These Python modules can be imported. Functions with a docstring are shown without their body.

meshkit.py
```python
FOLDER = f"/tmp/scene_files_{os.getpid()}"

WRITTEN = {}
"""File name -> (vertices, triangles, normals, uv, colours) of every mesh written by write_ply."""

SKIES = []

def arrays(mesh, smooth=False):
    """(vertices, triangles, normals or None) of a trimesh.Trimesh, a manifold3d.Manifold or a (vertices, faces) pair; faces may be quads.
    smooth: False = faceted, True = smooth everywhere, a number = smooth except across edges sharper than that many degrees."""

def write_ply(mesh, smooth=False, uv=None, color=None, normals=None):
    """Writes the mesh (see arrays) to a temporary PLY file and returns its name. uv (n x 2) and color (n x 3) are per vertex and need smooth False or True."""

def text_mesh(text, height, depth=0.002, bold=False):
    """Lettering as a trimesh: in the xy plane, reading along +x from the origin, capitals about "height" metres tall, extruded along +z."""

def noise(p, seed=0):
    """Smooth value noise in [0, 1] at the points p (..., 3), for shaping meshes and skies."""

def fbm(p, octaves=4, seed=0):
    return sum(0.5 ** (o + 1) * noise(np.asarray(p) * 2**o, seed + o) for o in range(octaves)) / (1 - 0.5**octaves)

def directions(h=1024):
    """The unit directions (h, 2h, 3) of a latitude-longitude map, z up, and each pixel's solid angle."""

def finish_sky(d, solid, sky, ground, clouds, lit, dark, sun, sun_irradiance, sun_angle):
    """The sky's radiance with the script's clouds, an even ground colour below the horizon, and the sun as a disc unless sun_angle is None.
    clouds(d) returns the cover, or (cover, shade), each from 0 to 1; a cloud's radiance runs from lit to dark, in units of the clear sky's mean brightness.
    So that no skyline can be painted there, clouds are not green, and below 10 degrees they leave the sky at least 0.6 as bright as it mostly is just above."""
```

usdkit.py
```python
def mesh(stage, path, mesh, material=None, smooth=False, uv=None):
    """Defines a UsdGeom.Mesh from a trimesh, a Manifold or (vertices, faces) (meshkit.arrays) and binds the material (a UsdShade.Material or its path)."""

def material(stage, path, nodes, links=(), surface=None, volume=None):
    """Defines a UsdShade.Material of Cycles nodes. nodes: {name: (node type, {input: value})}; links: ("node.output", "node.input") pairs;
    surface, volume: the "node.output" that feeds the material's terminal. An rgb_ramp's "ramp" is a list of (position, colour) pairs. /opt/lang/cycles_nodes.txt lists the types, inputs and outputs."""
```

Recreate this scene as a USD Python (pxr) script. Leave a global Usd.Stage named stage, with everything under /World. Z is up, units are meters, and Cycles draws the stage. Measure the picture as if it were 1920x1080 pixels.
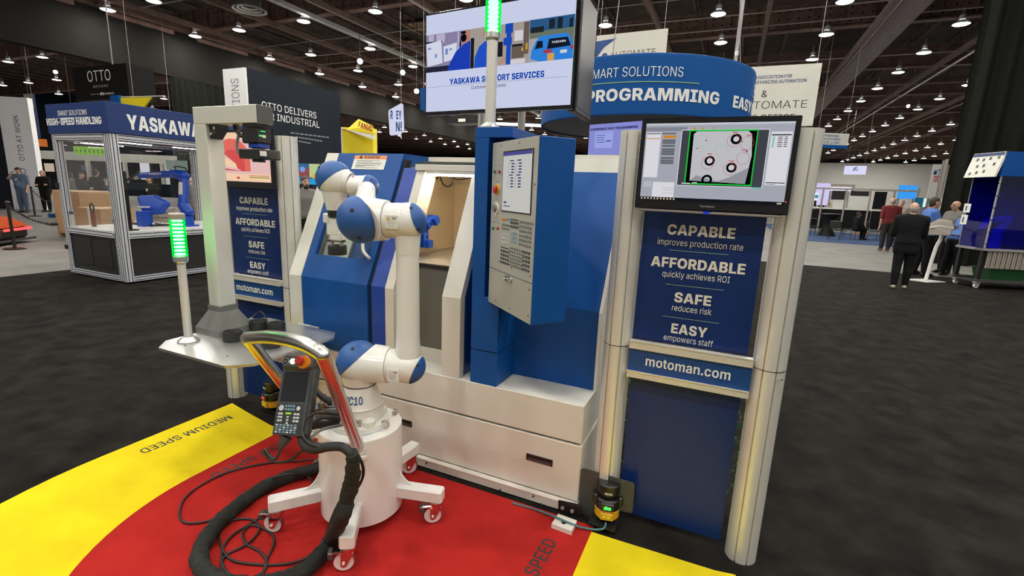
import math, random, glob
import numpy as np, trimesh, manifold3d, usdkit, meshkit
from trimesh.transformations import rotation_matrix as rotm
from shapely.geometry import Polygon, Point, box as sbox
from shapely import affinity, union_all
from pxr import Usd, UsdGeom, UsdShade, Gf, Sdf

random.seed(7)
rng = np.random.default_rng(7)
stage = Usd.Stage.CreateInMemory()
UsdGeom.SetStageUpAxis(stage, UsdGeom.Tokens.z)
UsdGeom.SetStageMetersPerUnit(stage, 1.0)
UsdGeom.Xform.Define(stage, '/World')
UsdGeom.Scope.Define(stage, '/World/Looks')

# ---------------------------------------------------------------- camera
FPX, PITCH, ROLL, YAW, EYE = 904.93, 0.2006462, 0.0406341, 0.41623, 1.68
CAM = np.array([0, 0, EYE])
_f = np.array([-math.sin(YAW) * math.cos(PITCH), math.cos(YAW) * math.cos(PITCH), -math.sin(PITCH)])
_r = np.array([math.cos(YAW), math.sin(YAW), 0])
_u = np.cross(_r, _f)
CR = math.cos(ROLL) * _r + math.sin(ROLL) * _u
CU = -math.sin(ROLL) * _r + math.cos(ROLL) * _u
cam = UsdGeom.Camera.Define(stage, '/World/camera')
cm = np.eye(4); cm[0, :3] = CR; cm[1, :3] = CU; cm[2, :3] = -_f; cm[3, :3] = CAM
cam.AddTransformOp().Set(Gf.Matrix4d(*cm.ravel().tolist()))
cam.CreateHorizontalApertureAttr(36.0)
cam.CreateVerticalApertureAttr(20.25)
cam.CreateFocalLengthAttr(36.0 * FPX / 1920)
cam.CreateClippingRangeAttr(Gf.Vec2f(0.05, 500))
cam.CreateExposureAttr(0.0)
LAMP = 185.0            # radiance of the hall's pendant lamps

# measured points: the photograph's pixel carried to a known plane of the place
def ray(x, y): return (x - 960) / FPX * CR - (y - 540) / FPX * CU + _f
def gz(x, y, z=0.0): r = ray(x, y); return CAM + r * (z - EYE) / r[2]
def gy(x, y, Y): r = ray(x, y); return CAM + r * Y / r[1]
def gx(x, y, X): r = ray(x, y); return CAM + r * X / r[0]
def gd(x, y, d): return CAM + ray(x, y) * d
def gp(x, y, p0, n): r = ray(x, y); n = np.asarray(n, float); return CAM + r * ((np.asarray(p0) - CAM) @ n) / (r @ n)
def hz(x, y, p):
    r = ray(x, y); t = (np.asarray(p, float)[:2] @ r[:2]) / (r[:2] @ r[:2]); return (CAM + t * r)[2]

# ---------------------------------------------------------------- materials
def lin(c):
    if isinstance(c, str):
        c = [int(c[i:i + 2], 16) / 255 for i in (0, 2, 4)]
        return tuple(x / 12.92 if x <= .04045 else ((x + .055) / 1.055) ** 2.4 for x in c)
    return tuple(c)
MATS = {}
def mat(name, c, rough=.5, metal=0.0, noise=0, nscale=20, bump=0, bscale=300, coat=0, spec=.5, stretch=None, trans=0, sheen=0):
    c = lin(c)
    nodes = {'p': ('principled_bsdf', dict(base_color=c, roughness=rough, metallic=metal, coat_weight=coat, specular_ior_level=spec, transmission_weight=trans, sheen_weight=sheen)),
             'tc': ('texture_coordinate', {})}
    links = []
    src = 'tc.object'
    if stretch:
        nodes['mp'] = ('mapping', dict(scale=stretch)); links.append((src, 'mp.vector')); src = 'mp.vector'
    if noise:
        nodes['n'] = ('noise_texture', dict(scale=nscale, detail=4.0, roughness=.6))
        nodes['r'] = ('rgb_ramp', dict(ramp=[(.25, tuple(x * (1 - noise) for x in c)), (.75, tuple(min(1, x * (1 + noise)) for x in c))]))
        links += [(src, 'n.vector'), ('n.fac', 'r.fac'), ('r.color', 'p.base_color')]
    if bump:
        nodes['bn'] = ('noise_texture', dict(scale=bscale, detail=3.0))
        nodes['b'] = ('bump', dict(strength=bump, distance=.004))
        links += [(src, 'bn.vector'), ('bn.fac', 'b.height'), ('b.normal', 'p.normal')]
    m = usdkit.material(stage, '/World/Looks/' + name, nodes, links, surface='p.BSDF')
    MATS[name] = m
    return m
def emat(name, c, s):
    m = usdkit.material(stage, '/World/Looks/' + name, {'e': ('emission', dict(color=lin(c), strength=s))}, [], surface='e.emission')
    MATS[name] = m
    return m
def pane(name, tint, refl=.05, rough=0.0):
    """thin see-through sheet: clear along the view, mirror-like at grazing angles, the same from both sides"""
    m = usdkit.material(stage, '/World/Looks/' + name, {
        't': ('transparent_bsdf', dict(color=lin(tint))), 'g': ('glossy_bsdf', dict(roughness=rough)),
        'w': ('layer_weight', dict(blend=.5)), 'p': ('math', dict(math_type='power', value2=4.0)), 's': ('math', dict(math_type='multiply_add', value2=.8, value3=refl, use_clamp=True)), 'm': ('mix_closure', {})},
        [('w.facing', 'p.value1'), ('p.value', 's.value1'), ('s.value', 'm.fac'), ('t.BSDF', 'm.closure1'), ('g.BSDF', 'm.closure2')], surface='m.closure')
    MATS[name] = m
    return m

mat('machine_white', (.66, .64, .58), .42, noise=.03, nscale=3)
mat('machine_pink', (.66, .62, .55), .42, noise=.03, nscale=3)
mat('robot_white', (.74, .74, .70), .22, coat=.3)
mat('cart_white', (.74, .73, .71), .3, coat=.2)
mat('blue_paint', (.0025, .068, .29), .45, noise=.04, nscale=2, spec=.28)
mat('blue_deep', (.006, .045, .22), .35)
mat('blue_vivid', (.004, .045, .34), .4)
mat('robot_blue', (.015, .085, .30), .5, noise=.05, nscale=40)
mat('robot_blue_bright', (.01, .07, .45), .35)
mat('chuck_blue', (.01, .09, .62), .4)
mat('panel_navy', (.005, .024, .125), .34, spec=.35)
mat('panel_sign_blue', (.006, .055, .215), .35)
mat('aluminium', (.74, .73, .68), .42, .42, bump=.05, bscale=60, stretch=(1, 1, .02))
mat('aluminium_plate', (.62, .63, .62), .35, .9, noise=.05, nscale=9)
mat('alu_paint', (.66, .66, .60), .4, .25)
mat('steel_brushed', (.60, .60, .53), .36, .55, bump=.12, bscale=50, stretch=(1, 1, .02))
mat('stainless', (.68, .67, .64), .27, 1.0)
mat('chrome', (.75, .74, .72), .1, 1.0)
mat('dark_steel', (.12, .12, .115), .4, .6)
mat('grey_paint', (.13, .135, .125), .55, noise=.08, nscale=25)
mat('panel_grey', (.13, .13, .115), .45)
mat('cream_interior', (.62, .52, .38), .6, noise=.03, nscale=2)
mat('bed_grey', (.42, .38, .32), .45, .3)
mat('black_plastic', (.012, .012, .012), .35)
mat('black_matte', (.012, .012, .011), .8)
mat('black_gloss', (.006, .006, .008), .08)
mat('black_rubber', (.014, .014, .014), .65, bump=.1)
mat('cable_black', (.016, .016, .016), .5)
mat('cable_grey', (.16, .17, .17), .5)
mat('cable_teal', (.06, .16, .17), .5)
mat('sleeve_black', (.011, .013, .011), .9, noise=.5, nscale=22, bump=.8, bscale=60)
mat('pendant_grey', (.045, .047, .048), .5)
mat('pendant_face', (.03, .034, .04), .4)
mat('lcd_off', (.012, .014, .02), .12)
mat('key_white', (.52, .55, .56), .5)
mat('key_blue', (.16, .30, .42), .5)
mat('key_grey', (.16, .17, .16), .5)
mat('key_dark', (.05, .055, .05), .5)
mat('red_plastic', (.42, .02, .012), .35)
mat('orange_plastic', (.65, .20, .01), .4)
mat('yellow_plastic', (.68, .36, .01), .4)
mat('green_plastic', (.01, .14, .05), .4)
mat('wheel_tread', (.30, .03, .035), .5)
mat('wheel_hub', (.72, .66, .62), .35)
mat('white_print', (.80, .80, .78), .6)
mat('cream_print', (.70, .68, .60), .6)
mat('black_print', (.02, .02, .02), .6)
mat('blue_print', (.01, .06, .22), .6)
mat('navy_print', (.03, .05, .16), .6)
mat('grey_print', (.25, .25, .27), .6)
mat('red_print', (.45, .02, .03), .6)
mat('orange_print', (.75, .26, .09), .55)
mat('green_line', (.25, .42, .28), .6)
mat('label_white', (.72, .72, .66), .5)
mat('banner_white', (.62, .61, .55), .7, noise=.04, nscale=1.5)
mat('banner_blue', (.003, .078, .30), .65, spec=.2, noise=.06, nscale=1.2)
mat('booth_blue', (.005, .028, .14), .5)
mat('sign_white', (.86, .86, .88), .6)
mat('wall_grey_white', (.72, .70, .66), .8, noise=.04, nscale=.4)
mat('dark_panel', (.008, .013, .022), .6, spec=.2)
mat('sign_black', (.007, .007, .007), .6, spec=.2)
mat('booth_black', (.012, .012, .011), .6, noise=.25, nscale=4)
mat('carpet_black', (.0125, .0108, .0093), .95, noise=.75, nscale=4.2, bump=1.0, bscale=130, spec=.1)
mat('carpet_red', (.39, .019, .016), .95, noise=.12, nscale=5, bump=.7, bscale=260, spec=.1)
mat('carpet_yellow', (.72, .575, .012), .95, noise=.08, nscale=3, bump=.6, bscale=260, spec=.1)
mat('carpet_blue', (.05, .08, .16), .95, noise=.15, nscale=3, spec=.1)
mat('aisle_grey', (.175, .168, .155), .85, noise=.22, nscale=1.3, bump=.3, bscale=60)
mat('deck_brown', (.062, .040, .032), .85, noise=.6, nscale=.9)
mat('girder_brown', (.19, .115, .092), .75, noise=.35, nscale=2)
mat('joist_brown', (.15, .092, .076), .75, noise=.3, nscale=2)
mat('pipe_grey', (.30, .28, .28), .5)
mat('duct_pinkish', (.24, .17, .16), .7, noise=.2, nscale=3)
mat('bulkhead_black', (.017, .0155, .014), .85, spec=.1, noise=.35, nscale=14)
mat('drape_black', (.012, .0135, .0105), .9, spec=.1, noise=.2, nscale=12)
mat('lamp_metal', (.5, .5, .5), .4, .6)
mat('cardboard', (.46, .28, .15), .8, noise=.12, nscale=4)
mat('orange_red', (.55, .08, .02), .45)
mat('pallet_blue', (.02, .12, .35), .6)
mat('wood', (.40, .27, .16), .7)
mat('skin', (.50, .27, .18), .5)
mat('skin_pale', (.58, .34, .24), .5)
mat('hair_dark', (.03, .02, .014), .6)
mat('hair_grey', (.28, .25, .22), .7)
mat('suit_black', (.009, .009, .010), .85, spec=.15)
mat('suit_grey', (.15, .14, .13), .8)
mat('shirt_blue', (.06, .15, .46), .75)
mat('shirt_red', (.16, .012, .016), .8)
mat('shirt_denim', (.09, .13, .20), .8)
mat('trouser_grey', (.028, .026, .025), .85, spec=.2)
mat('trouser_denim', (.06, .08, .13), .85)
mat('shoe_black', (.012, .011, .010), .5)
mat('belt_brown', (.20, .07, .03), .6)
mat('leaf_green', (.09, .30, .03), .6)
mat('green_bin', (.006, .06, .016), .5)
mat('lime', (.40, .62, .06), .6)
mat('fanuc_yellow', (.78, .62, .01), .6)
emat('lamp_glow', (1.0, .96, .88), LAMP)
usdkit.material(stage, '/World/Looks/lamp_refractor', {'t': ('translucent_bsdf', dict(color=(.06, .06, .065))), 'p': ('principled_bsdf', dict(base_color=(.20, .20, .21), roughness=.3)), 'm': ('mix_closure', dict(fac=.6))},
                [('t.BSDF', 'm.closure1'), ('p.BSDF', 'm.closure2')], surface='m.closure')
MATS['lamp_refractor'] = UsdShade.Material.Get(stage, '/World/Looks/lamp_refractor')
emat('led_warm', (1.0, .82, .54), 110)
emat('led_booth', (1.0, .78, .85), 22)
emat('led_green', (.02, 1.0, .22), 4.0)
emat('led_green_hot', (.55, 1.0, .55), 9.0)
emat('led_red', (1.0, .05, .05), 3.0)
emat('lit_green', (.1, 1.0, .15), 1.2)
emat('lit_red', (1.0, .10, .05), .9)
emat('lit_yellowgreen', (.5, .9, .05), .8)
pane('clear_panel', (.965, .97, .97), .025)
pane('blue_acrylic', (.12, .25, .88), .06)
pane('machine_glass', (.90, .92, .90), .03)
usdkit.material(stage, '/World/Looks/lens_green', {'t': ('transparent_bsdf', dict(color=(.16, .88, .26))), 'e': ('emission', dict(color=(.0, 1.0, .10), strength=.42)), 'm': ('add_closure', {})},
                [('t.BSDF', 'm.closure1'), ('e.emission', 'm.closure2')], surface='m.closure')
MATS['lens_green'] = UsdShade.Material.Get(stage, '/World/Looks/lens_green')
SCR = {}
def scr(c, s=1.0):
    """a colour shown on a lit screen"""
    k = (c, s)
    if k not in SCR:
        SCR[k] = emat('screen_%03d' % len(SCR), c, s)
    return SCR[k]

# ---------------------------------------------------------------- mesh helpers
def cat(*ms):
    l = []
    for m in ms:
        l += list(m) if isinstance(m, (list, tuple)) else [m]
    return trimesh.util.concatenate(l)
def box(x0, x1, y0, y1, z0, z1, b=0.0):
    c = np.array([(x0 + x1) / 2, (y0 + y1) / 2, (z0 + z1) / 2]); s = np.abs([x1 - x0, y1 - y0, z1 - z0])
    if b <= 0:
        m = trimesh.creation.box(s)
    else:
        b = min(b, s.min() * .49); h = s / 2; P = []
        for sx in (-1, 1):
            for sy in (-1, 1):
                for sz in (-1, 1):
                    q = np.array([sx, sy, sz])
                    for k in range(3):
                        o = h - b; o[k] = h[k]; P.append(q * o)
        m = trimesh.convex.convex_hull(np.array(P))
    m.apply_translation(c)
    return m
def frame(o, ex, ey=None, ez=None):
    ex = np.asarray(ex, float); ex = ex / np.linalg.norm(ex)
    if ey is not None:
        ey = np.asarray(ey, float); ez = np.cross(ex, ey); ez /= np.linalg.norm(ez); ey = np.cross(ez, ex)
    else:
        ez = np.asarray(ez, float); ez = ez - ex * (ez @ ex); ez /= np.linalg.norm(ez); ey = np.cross(ez, ex)
    M = np.eye(4); M[:3, 0] = ex; M[:3, 1] = ey; M[:3, 2] = ez; M[:3, 3] = o
    return M
def put(m, M):
    m = m.copy(); m.apply_transform(M); return m
def tr(x, y, z):
    M = np.eye(4); M[:3, 3] = (x, y, z); return M
def rz(deg, o=(0, 0, 0)): return rotm(math.radians(deg), [0, 0, 1], o)
def axis_frame(p0, p1):
    d = np.asarray(p1, float) - p0; d /= np.linalg.norm(d)
    a = np.array([0, 0, 1.0]) if abs(d[2]) < .9 else np.array([1.0, 0, 0])
    ex = np.cross(a, d); ex /= np.linalg.norm(ex)
    M = np.eye(4); M[:3, 0] = ex; M[:3, 1] = np.cross(d, ex); M[:3, 2] = d; M[:3, 3] = p0
    return M
def lathe(prof, n=32, M=None):
    """prof: (radius, z) pairs turned about z; open ends on the axis"""
    prof = np.asarray(prof, float); t = np.arange(n) * 2 * np.pi / n
    k = len(prof)
    v = np.stack([prof[:, None, 0] * np.cos(t), prof[:, None, 0] * np.sin(t), np.repeat(prof[:, 1:], n, 1)], -1).reshape(-1, 3)
    f = []
    for i in range(k - 1):
        for j in range(n):
            a, b = i * n + j, i * n + (j + 1) % n
            f += [(a, b, b + n), (a, b + n, a + n)]
    m = trimesh.Trimesh(v, f, process=True); m.update_faces(m.nondegenerate_faces())
    return put(m, M) if M is not None else m
def cyl(p0, p1, r, r2=None, n=24, ch=0.0):
    p0 = np.asarray(p0, float); L = np.linalg.norm(np.asarray(p1, float) - p0); r2 = r if r2 is None else r2
    pr = [(0, 0), (r - ch, 0), (r, ch), (r2, L - ch), (r2 - ch, L), (0, L)] if ch else [(0, 0), (r, 0), (r2, L), (0, L)]
    return lathe(pr, n, axis_frame(p0, p1))
def spline(P, n=8, closed=False):
    P = np.asarray(P, float); out = []
    Q = np.vstack([P[-1:], P, P[:2]]) if closed else np.vstack([2 * P[0] - P[1], P, 2 * P[-1] - P[-2]])
    for i in range(1, len(Q) - 2):
        a, b, c, d = Q[i - 1:i + 3]
        for t in np.linspace(0, 1, n, endpoint=False):
            out.append(.5 * (2 * b + (c - a) * t + (2 * a - 5 * b + 4 * c - d) * t * t + (3 * b - a - 3 * c + d) * t ** 3))
    if not closed: out.append(P[-1])
    return np.array(out)
def tube(P, r, n=10, closed=False):
    """a round bar swept along P; r may be one radius per point"""
    P = np.asarray(P, float); k = len(P); r = np.broadcast_to(r, k)
    T = np.gradient(P, axis=0) if not closed else np.roll(P, -1, 0) - np.roll(P, 1, 0)
    T /= np.maximum(np.linalg.norm(T, axis=1, keepdims=True), 1e-9)
    a = np.array([0, 0, 1.0]) if abs(T[0, 2]) < .9 else np.array([1.0, 0, 0])
    e = np.cross(a, T[0]); v = []
    t = np.arange(n) * 2 * np.pi / n
    for i in range(k):
        e = e - T[i] * (e @ T[i]); e /= np.linalg.norm(e); g = np.cross(T[i], e)
        v.append(P[i] + r[i] * (np.cos(t)[:, None] * e + np.sin(t)[:, None] * g))
    v = np.vstack(v); f = []
    for i in range(k if closed else k - 1):
        i2 = (i + 1) % k
        for j in range(n):
            a, b, c, d = i * n + j, i * n + (j + 1) % n, i2 * n + (j + 1) % n, i2 * n + j
            f += [(a, b, c), (a, c, d)]
    if not closed:
        v = np.vstack([v, P[0], P[-1]])
        for j in range(n):
            f += [(k * n, (j + 1) % n, j), (k * n + 1, (k - 1) * n + j, (k - 1) * n + (j + 1) % n)]
    return trimesh.Trimesh(v, f, process=False)
def prism(poly, h, M=None):
    if not hasattr(poly, 'exterior') and not hasattr(poly, 'geoms'): poly = Polygon(poly)
    m = cat([trimesh.creation.extrude_polygon(g, h, engine='earcut') for g in getattr(poly, 'geoms', [poly])])
    return put(m, M) if M is not None else m
def side_prism(pts_yz, x0, x1):
    """outline in the y-z plane, drawn out along x"""
    return prism(pts_yz, abs(x1 - x0), np.array([[0, 0, 1, min(x0, x1)], [1, 0, 0, 0], [0, 1, 0, 0], [0, 0, 0, 1.0]]))
def plate(M, w, h, t=.002, x=0, y=0):
    """a thin board w x h whose lower left corner is at (x, y) of the frame M, t thick along its z"""
    return put(box(x, x + w, y, y + h, 0, t), M)
_fonts = {}
def text_shape(s, wt=400, sp=0.0):
    from PIL import Image, ImageDraw, ImageFont
    if wt not in _fonts:
        f = ImageFont.truetype(glob.glob('/opt/blender-*/*/datafiles/fonts/Inter.woff2')[0], 96)
        try: f.set_variation_by_axes([14, wt])
        except Exception: pass
        _fonts[wt] = f
    f = _fonts[wt]; out = []; x = 0.0
    for ch in ([s] if not sp else s):
        adv = f.getlength(ch)
        if ch.strip():
            x0, y0, x1, y1 = f.getbbox(ch, anchor='ls')
            im = Image.new('L', (int(x1 - x0) + 8, int(y1 - y0) + 8))
            ImageDraw.Draw(im).text((4 - x0, 4 - y0), ch, 255, f, anchor='ls')
            on = np.pad(np.asarray(im) > 127, ((0, 0), (1, 1))).astype(np.int8)
            df = np.diff(on, axis=1)
            rows, st = np.nonzero(df == 1); en = np.nonzero(df == -1)[1]
            from shapely import box as bx_
            sh = union_all(bx_(st, -rows - 1, en, -rows)).buffer(.6).buffer(-.6).simplify(.7)
            out.append(affinity.translate(sh, x - (4 - x0), 4 - y0))
        x += adv + sp * 96
    s_ = union_all(out)
    return affinity.scale(s_, 1 / 70, 1 / 70, origin=(0, 0))
def text(s, h, wt=400, d=.0015, w=None, al='c', sp=0.0):
    """lettering in xy, cap height h; w: squeeze to this width; al: l, c or r"""
    sh = text_shape(s, wt, sp)
    x0, _, x1, _ = sh.bounds
    sh = affinity.translate(sh, -x0, 0)
    sx = h if w is None else w / (x1 - x0)
    sh = affinity.scale(sh, sx, h, origin=(0, 0))
    W = sh.bounds[2]
    sh = affinity.translate(sh, {'l': 0, 'c': -W / 2, 'r': -W}[al], 0)
    return prism(sh, d)

# ---------------------------------------------------------------- prims
NUM = {}
def _name(parent, name):
    k = (parent, name); NUM[k] = NUM.get(k, -1) + 1
    return parent + '/' + name + ('' if NUM[k] == 0 else '_%03d' % NUM[k])
LOC = {}
def _tag(p, label, category, group, kind):
    for k, v in (('label', label), ('category', category), ('group', group), ('kind', kind)):
        if v: p.SetCustomDataByKey(k, v)
def thing(name, label, category, loc=(0, 0, 0), rotz=0, group=None, kind=None):
    path = _name('/World', name)
    x = UsdGeom.Xform.Define(stage, path)
    x.AddTranslateOp().Set(Gf.Vec3d(*map(float, loc))); x.AddRotateZOp().Set(float(rotz))
    _tag(x.GetPrim(), label, category, group, kind)
    LOC[path] = tr(*loc) @ rz(rotz)
    return path
def _m(m): return MATS[m] if isinstance(m, str) else m
def part(parent, name, mesh, m, smooth=30, label=None, local=False, kind=None):
    path = _name(parent, name)
    top = '/'.join(path.split('/')[:3])
    if not local: mesh = put(mesh, np.linalg.inv(LOC[top])) if top in LOC else mesh
    p = usdkit.mesh(stage, path, mesh, _m(m), smooth=smooth)
    if label: p.GetPrim().SetCustomDataByKey('label', label)
    if kind: p.GetPrim().SetCustomDataByKey('kind', kind)
    return path
def single(name, label, category, mesh, m, smooth=30, group=None, kind=None):
    path = _name('/World', name)
    c = np.array([(mesh.bounds[0][0] + mesh.bounds[1][0]) / 2, (mesh.bounds[0][1] + mesh.bounds[1][1]) / 2, mesh.bounds[0][2]])
    p = usdkit.mesh(stage, path, put(mesh, tr(*-c)), _m(m), smooth=smooth)
    p.AddTranslateOp().Set(Gf.Vec3d(*c.tolist()))
    LOC[path] = tr(*c)
    _tag(p.GetPrim(), label, category, group, kind)
    return path
def structure(name, mesh, m, smooth=30):
    path = '/World/' + name
    p = usdkit.mesh(stage, path, mesh, _m(m), smooth=smooth)
    p.GetPrim().SetCustomDataByKey('kind', 'structure')
    return path
def copy_of(src, loc, rotz=0, label=None, group=None):
    was = stage.GetPrimAtPath(src).GetCustomData()
    p = thing(src.split('/')[-1].rstrip('0123456789').rstrip('_'), label or was.get('label'), was.get('category'), loc, rotz, group or was.get('group'))
    pr = stage.GetPrimAtPath(p)
    pr.GetReferences().AddInternalReference(src); pr.SetInstanceable(True)
    return p
Z3 = np.array([0, 0, 1.0]); X3 = np.array([1.0, 0, 0]); Y3 = np.array([0, 1.0, 0])

# ================================================================ light around
dome = UsdGeom.Xform  # (the hall's lamps give the light; the dome stands for the far, unseen parts of the hall)
from pxr import UsdLux
dl = UsdLux.DomeLight.Define(stage, '/World/hall_ambience')
dl.CreateColorAttr(Gf.Vec3f(1.0, .93, .84)); dl.CreateIntensityAttr(.10)

# ================================================================ the hall
structure('floor', box(-80, 45, -14, 112, -.2, -.012), 'aisle_grey', False)
structure('wall_back', box(-29, 45, 112, 112.4, -.2, 9.15), 'wall_grey_white', False)
structure('wall_left', cat(box(-28.9, -28.5, -14, 112, 7.03, 9.5), box(-28.95, -28.4, -14, 112, 6.95, 7.06)), 'bulkhead_black', False)
structure('wall_back_upper', cat(box(-29, 45, 111.5, 112, 9.15, 12), box(-80, -28.9, 111.5, 112, -.2, 12)), 'bulkhead_black', False)
structure('wall_left_far', box(-80.4, -80, -14, 112, -.2, 12), 'dark_panel', False)
ceil = '/World/ceiling'
UsdGeom.Xform.Define(stage, ceil).GetPrim().SetCustomDataByKey('kind', 'structure')
part(ceil, 'deck', box(-80, 45, -14, 112, 11.6, 11.8), 'deck_brown', False)
def girder(y):
    ms = [box(-80, 45, y - .2, y + .2, 9.62, 9.68), box(-80, 45, y - .2, y + .2, 10.72, 10.78)]
    ms.append(box(-80, 45, y - .02, y + .02, 9.68, 10.72))
    if y < 36:
        for k in range(-30, 25, 1):      # stiffeners and the rows of round holes along the web
            ms.append(box(k * 1.2 - .03, k * 1.2 + .03, y - .14, y + .14, 9.68, 10.72))
    return cat(ms)
for y in (-6.8, 1.9, 10.7, 19.5, 28.3, 37.1, 45.9, 54.7, 63.5, 72.3, 81.1, 89.9, 98.7, 107.5):
    part(ceil, 'girder', girder(y), 'girder_brown', False)
    if 10 < y < 30:
        part(ceil, 'girder_holes', cat([cyl((x, y - .026, z), (x, y + .026, z), .045, n=8) for x in np.arange(-28, 16, .42) for z in (9.9, 10.2, 10.5)]), 'black_matte', False, kind='stuff')
def joist(x, deep):
    ms = [box(x - .05, x + .05, -14, 111, 10.95, 11.02), box(x - .05, x + .05, -14, 111, 11.5, 11.57)]
    if deep:
        for k in range(70):
            y0 = -5 + k * .75
            ms.append(tube([(x, y0, 10.98), (x, y0 + .375, 11.53), (x, y0 + .75, 10.98)], .018, 4))
    return cat(ms)
for k, x in enumerate(np.arange(-76, 44, 2.285)):
    part(ceil, 'joist', joist(x, -29 < x < 18), 'joist_brown', False)
for x in np.arange(-27, 20, 4.57):
    part(ceil, 'purlin', box(x - .09, x + .09, -14, 111, 9.35, 9.6), 'joist_brown', False)
for (x, z, r) in ((-12.9, 9.05, .055), (-8.4, 9.3, .02), (-17.7, 9.3, .022), (9.6, 9.0, .05), (4.9, 9.25, .02), (14.5, 9.2, .025)):
    part(ceil, 'conduit', cyl((x, -14, z), (x, 111, z), r, n=8), 'pipe_grey')
for (y, z, r) in ((15.6, 9.5, .035), (24.6, 9.45, .03), (22.0, 9.4, .02), (33.2, 9.45, .03), (26.6, 9.5, .03), (41.0, 9.45, .03), (50, 9.45, .03)):
    part(ceil, 'crossing_pipe', cyl((-28, y, z), (40, y, z), r, n=8), 'pipe_grey')
q_ = gz(640, 57, 9.05)[0]
part(ceil, 'light_track', box(q_ - .13, q_ + .13, -14, 111, 9.03, 9.2), 'lamp_metal', False)
part(ceil, 'duct', box(4.7, 6.1, 20.4, 72, 9.42, 9.6), 'duct_pinkish', False)
part(ceil, 'duct_rack', cat([box(4.7, 4.8, 16, 20.4, 9.42, 9.6), box(6.0, 6.1, 16, 20.4, 9.42, 9.6)] + [box(4.7, 6.1, y, y + .3, 9.45, 9.55) for y in (16.2, 17.3, 18.4, 19.5)]), 'duct_pinkish', False)
part(ceil, 'fascia_rail', box(-28.5, -28.2, -14, 80, 9.35, 9.75), 'girder_brown', False)
for y0 in np.arange(10, 78, 4.38):
    part(ceil, 'fascia_bracket', cat(box(-28.45, -27.9, y0, y0 + .12, 9.35, 9.5), box(-28.45, -28.3, y0 + .5, y0 + 3.6, 9.1, 9.3)), 'girder_brown', False)
# warm roof panels glimpsed between the joists
for (x, y) in ((-19, 26.5), (-15, 31), (-22, 29.5), (-9, 24.5), (-24, 33), (-13, 20.8), (-5.5, 20.5)):
    part(ceil, 'deck_panel', cat([box(x - .9, x + .9, y + k * .34, y + k * .34 + .28, 11.35, 11.42) for k in range(6)]), 'wood', False)

# drapes
def drape(p0, p1, z0, z1, amp=.12, per=.42, n=10):
    p0 = np.array(p0, float); p1 = np.array(p1, float); L = np.linalg.norm(p1 - p0); d = (p1 - p0) / L; nn = np.array([-d[1], d[0]])
    s = np.linspace(0, L, int(L / per * n)); rr = np.random.default_rng(3)
    ph = 2 * np.pi * s / per + 1.2 * np.sin(s * 1.7) + .7 * np.sin(s * .61 + 1)
    lv = np.linspace(z0, z1, 7); V = []
    for q, z in enumerate(lv):
        a = amp * (1 - .35 * q / 6) * (.75 + .25 * np.sin(s * 2.3 + q * .4))
        w = a * np.sin(ph + .15 * math.sin(q * 1.3))
        V.append(np.column_stack([p0[0] + d[0] * s + nn[0] * w, p0[1] + d[1] * s + nn[1] * w, np.full_like(s, z)]))
    k = len(s); V = np.vstack(V); F = []
    for q in range(6):
        i = np.arange(k - 1) + q * k
        F += [np.column_stack([i, i + 1, i + 1 + k]), np.column_stack([i, i + 1 + k, i + k])]
    m = trimesh.Trimesh(V, np.vstack(F), process=False)
    b = m.copy(); b.vertices[:, :2] += nn * .02; b.invert()
    return cat(m, b)
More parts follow.
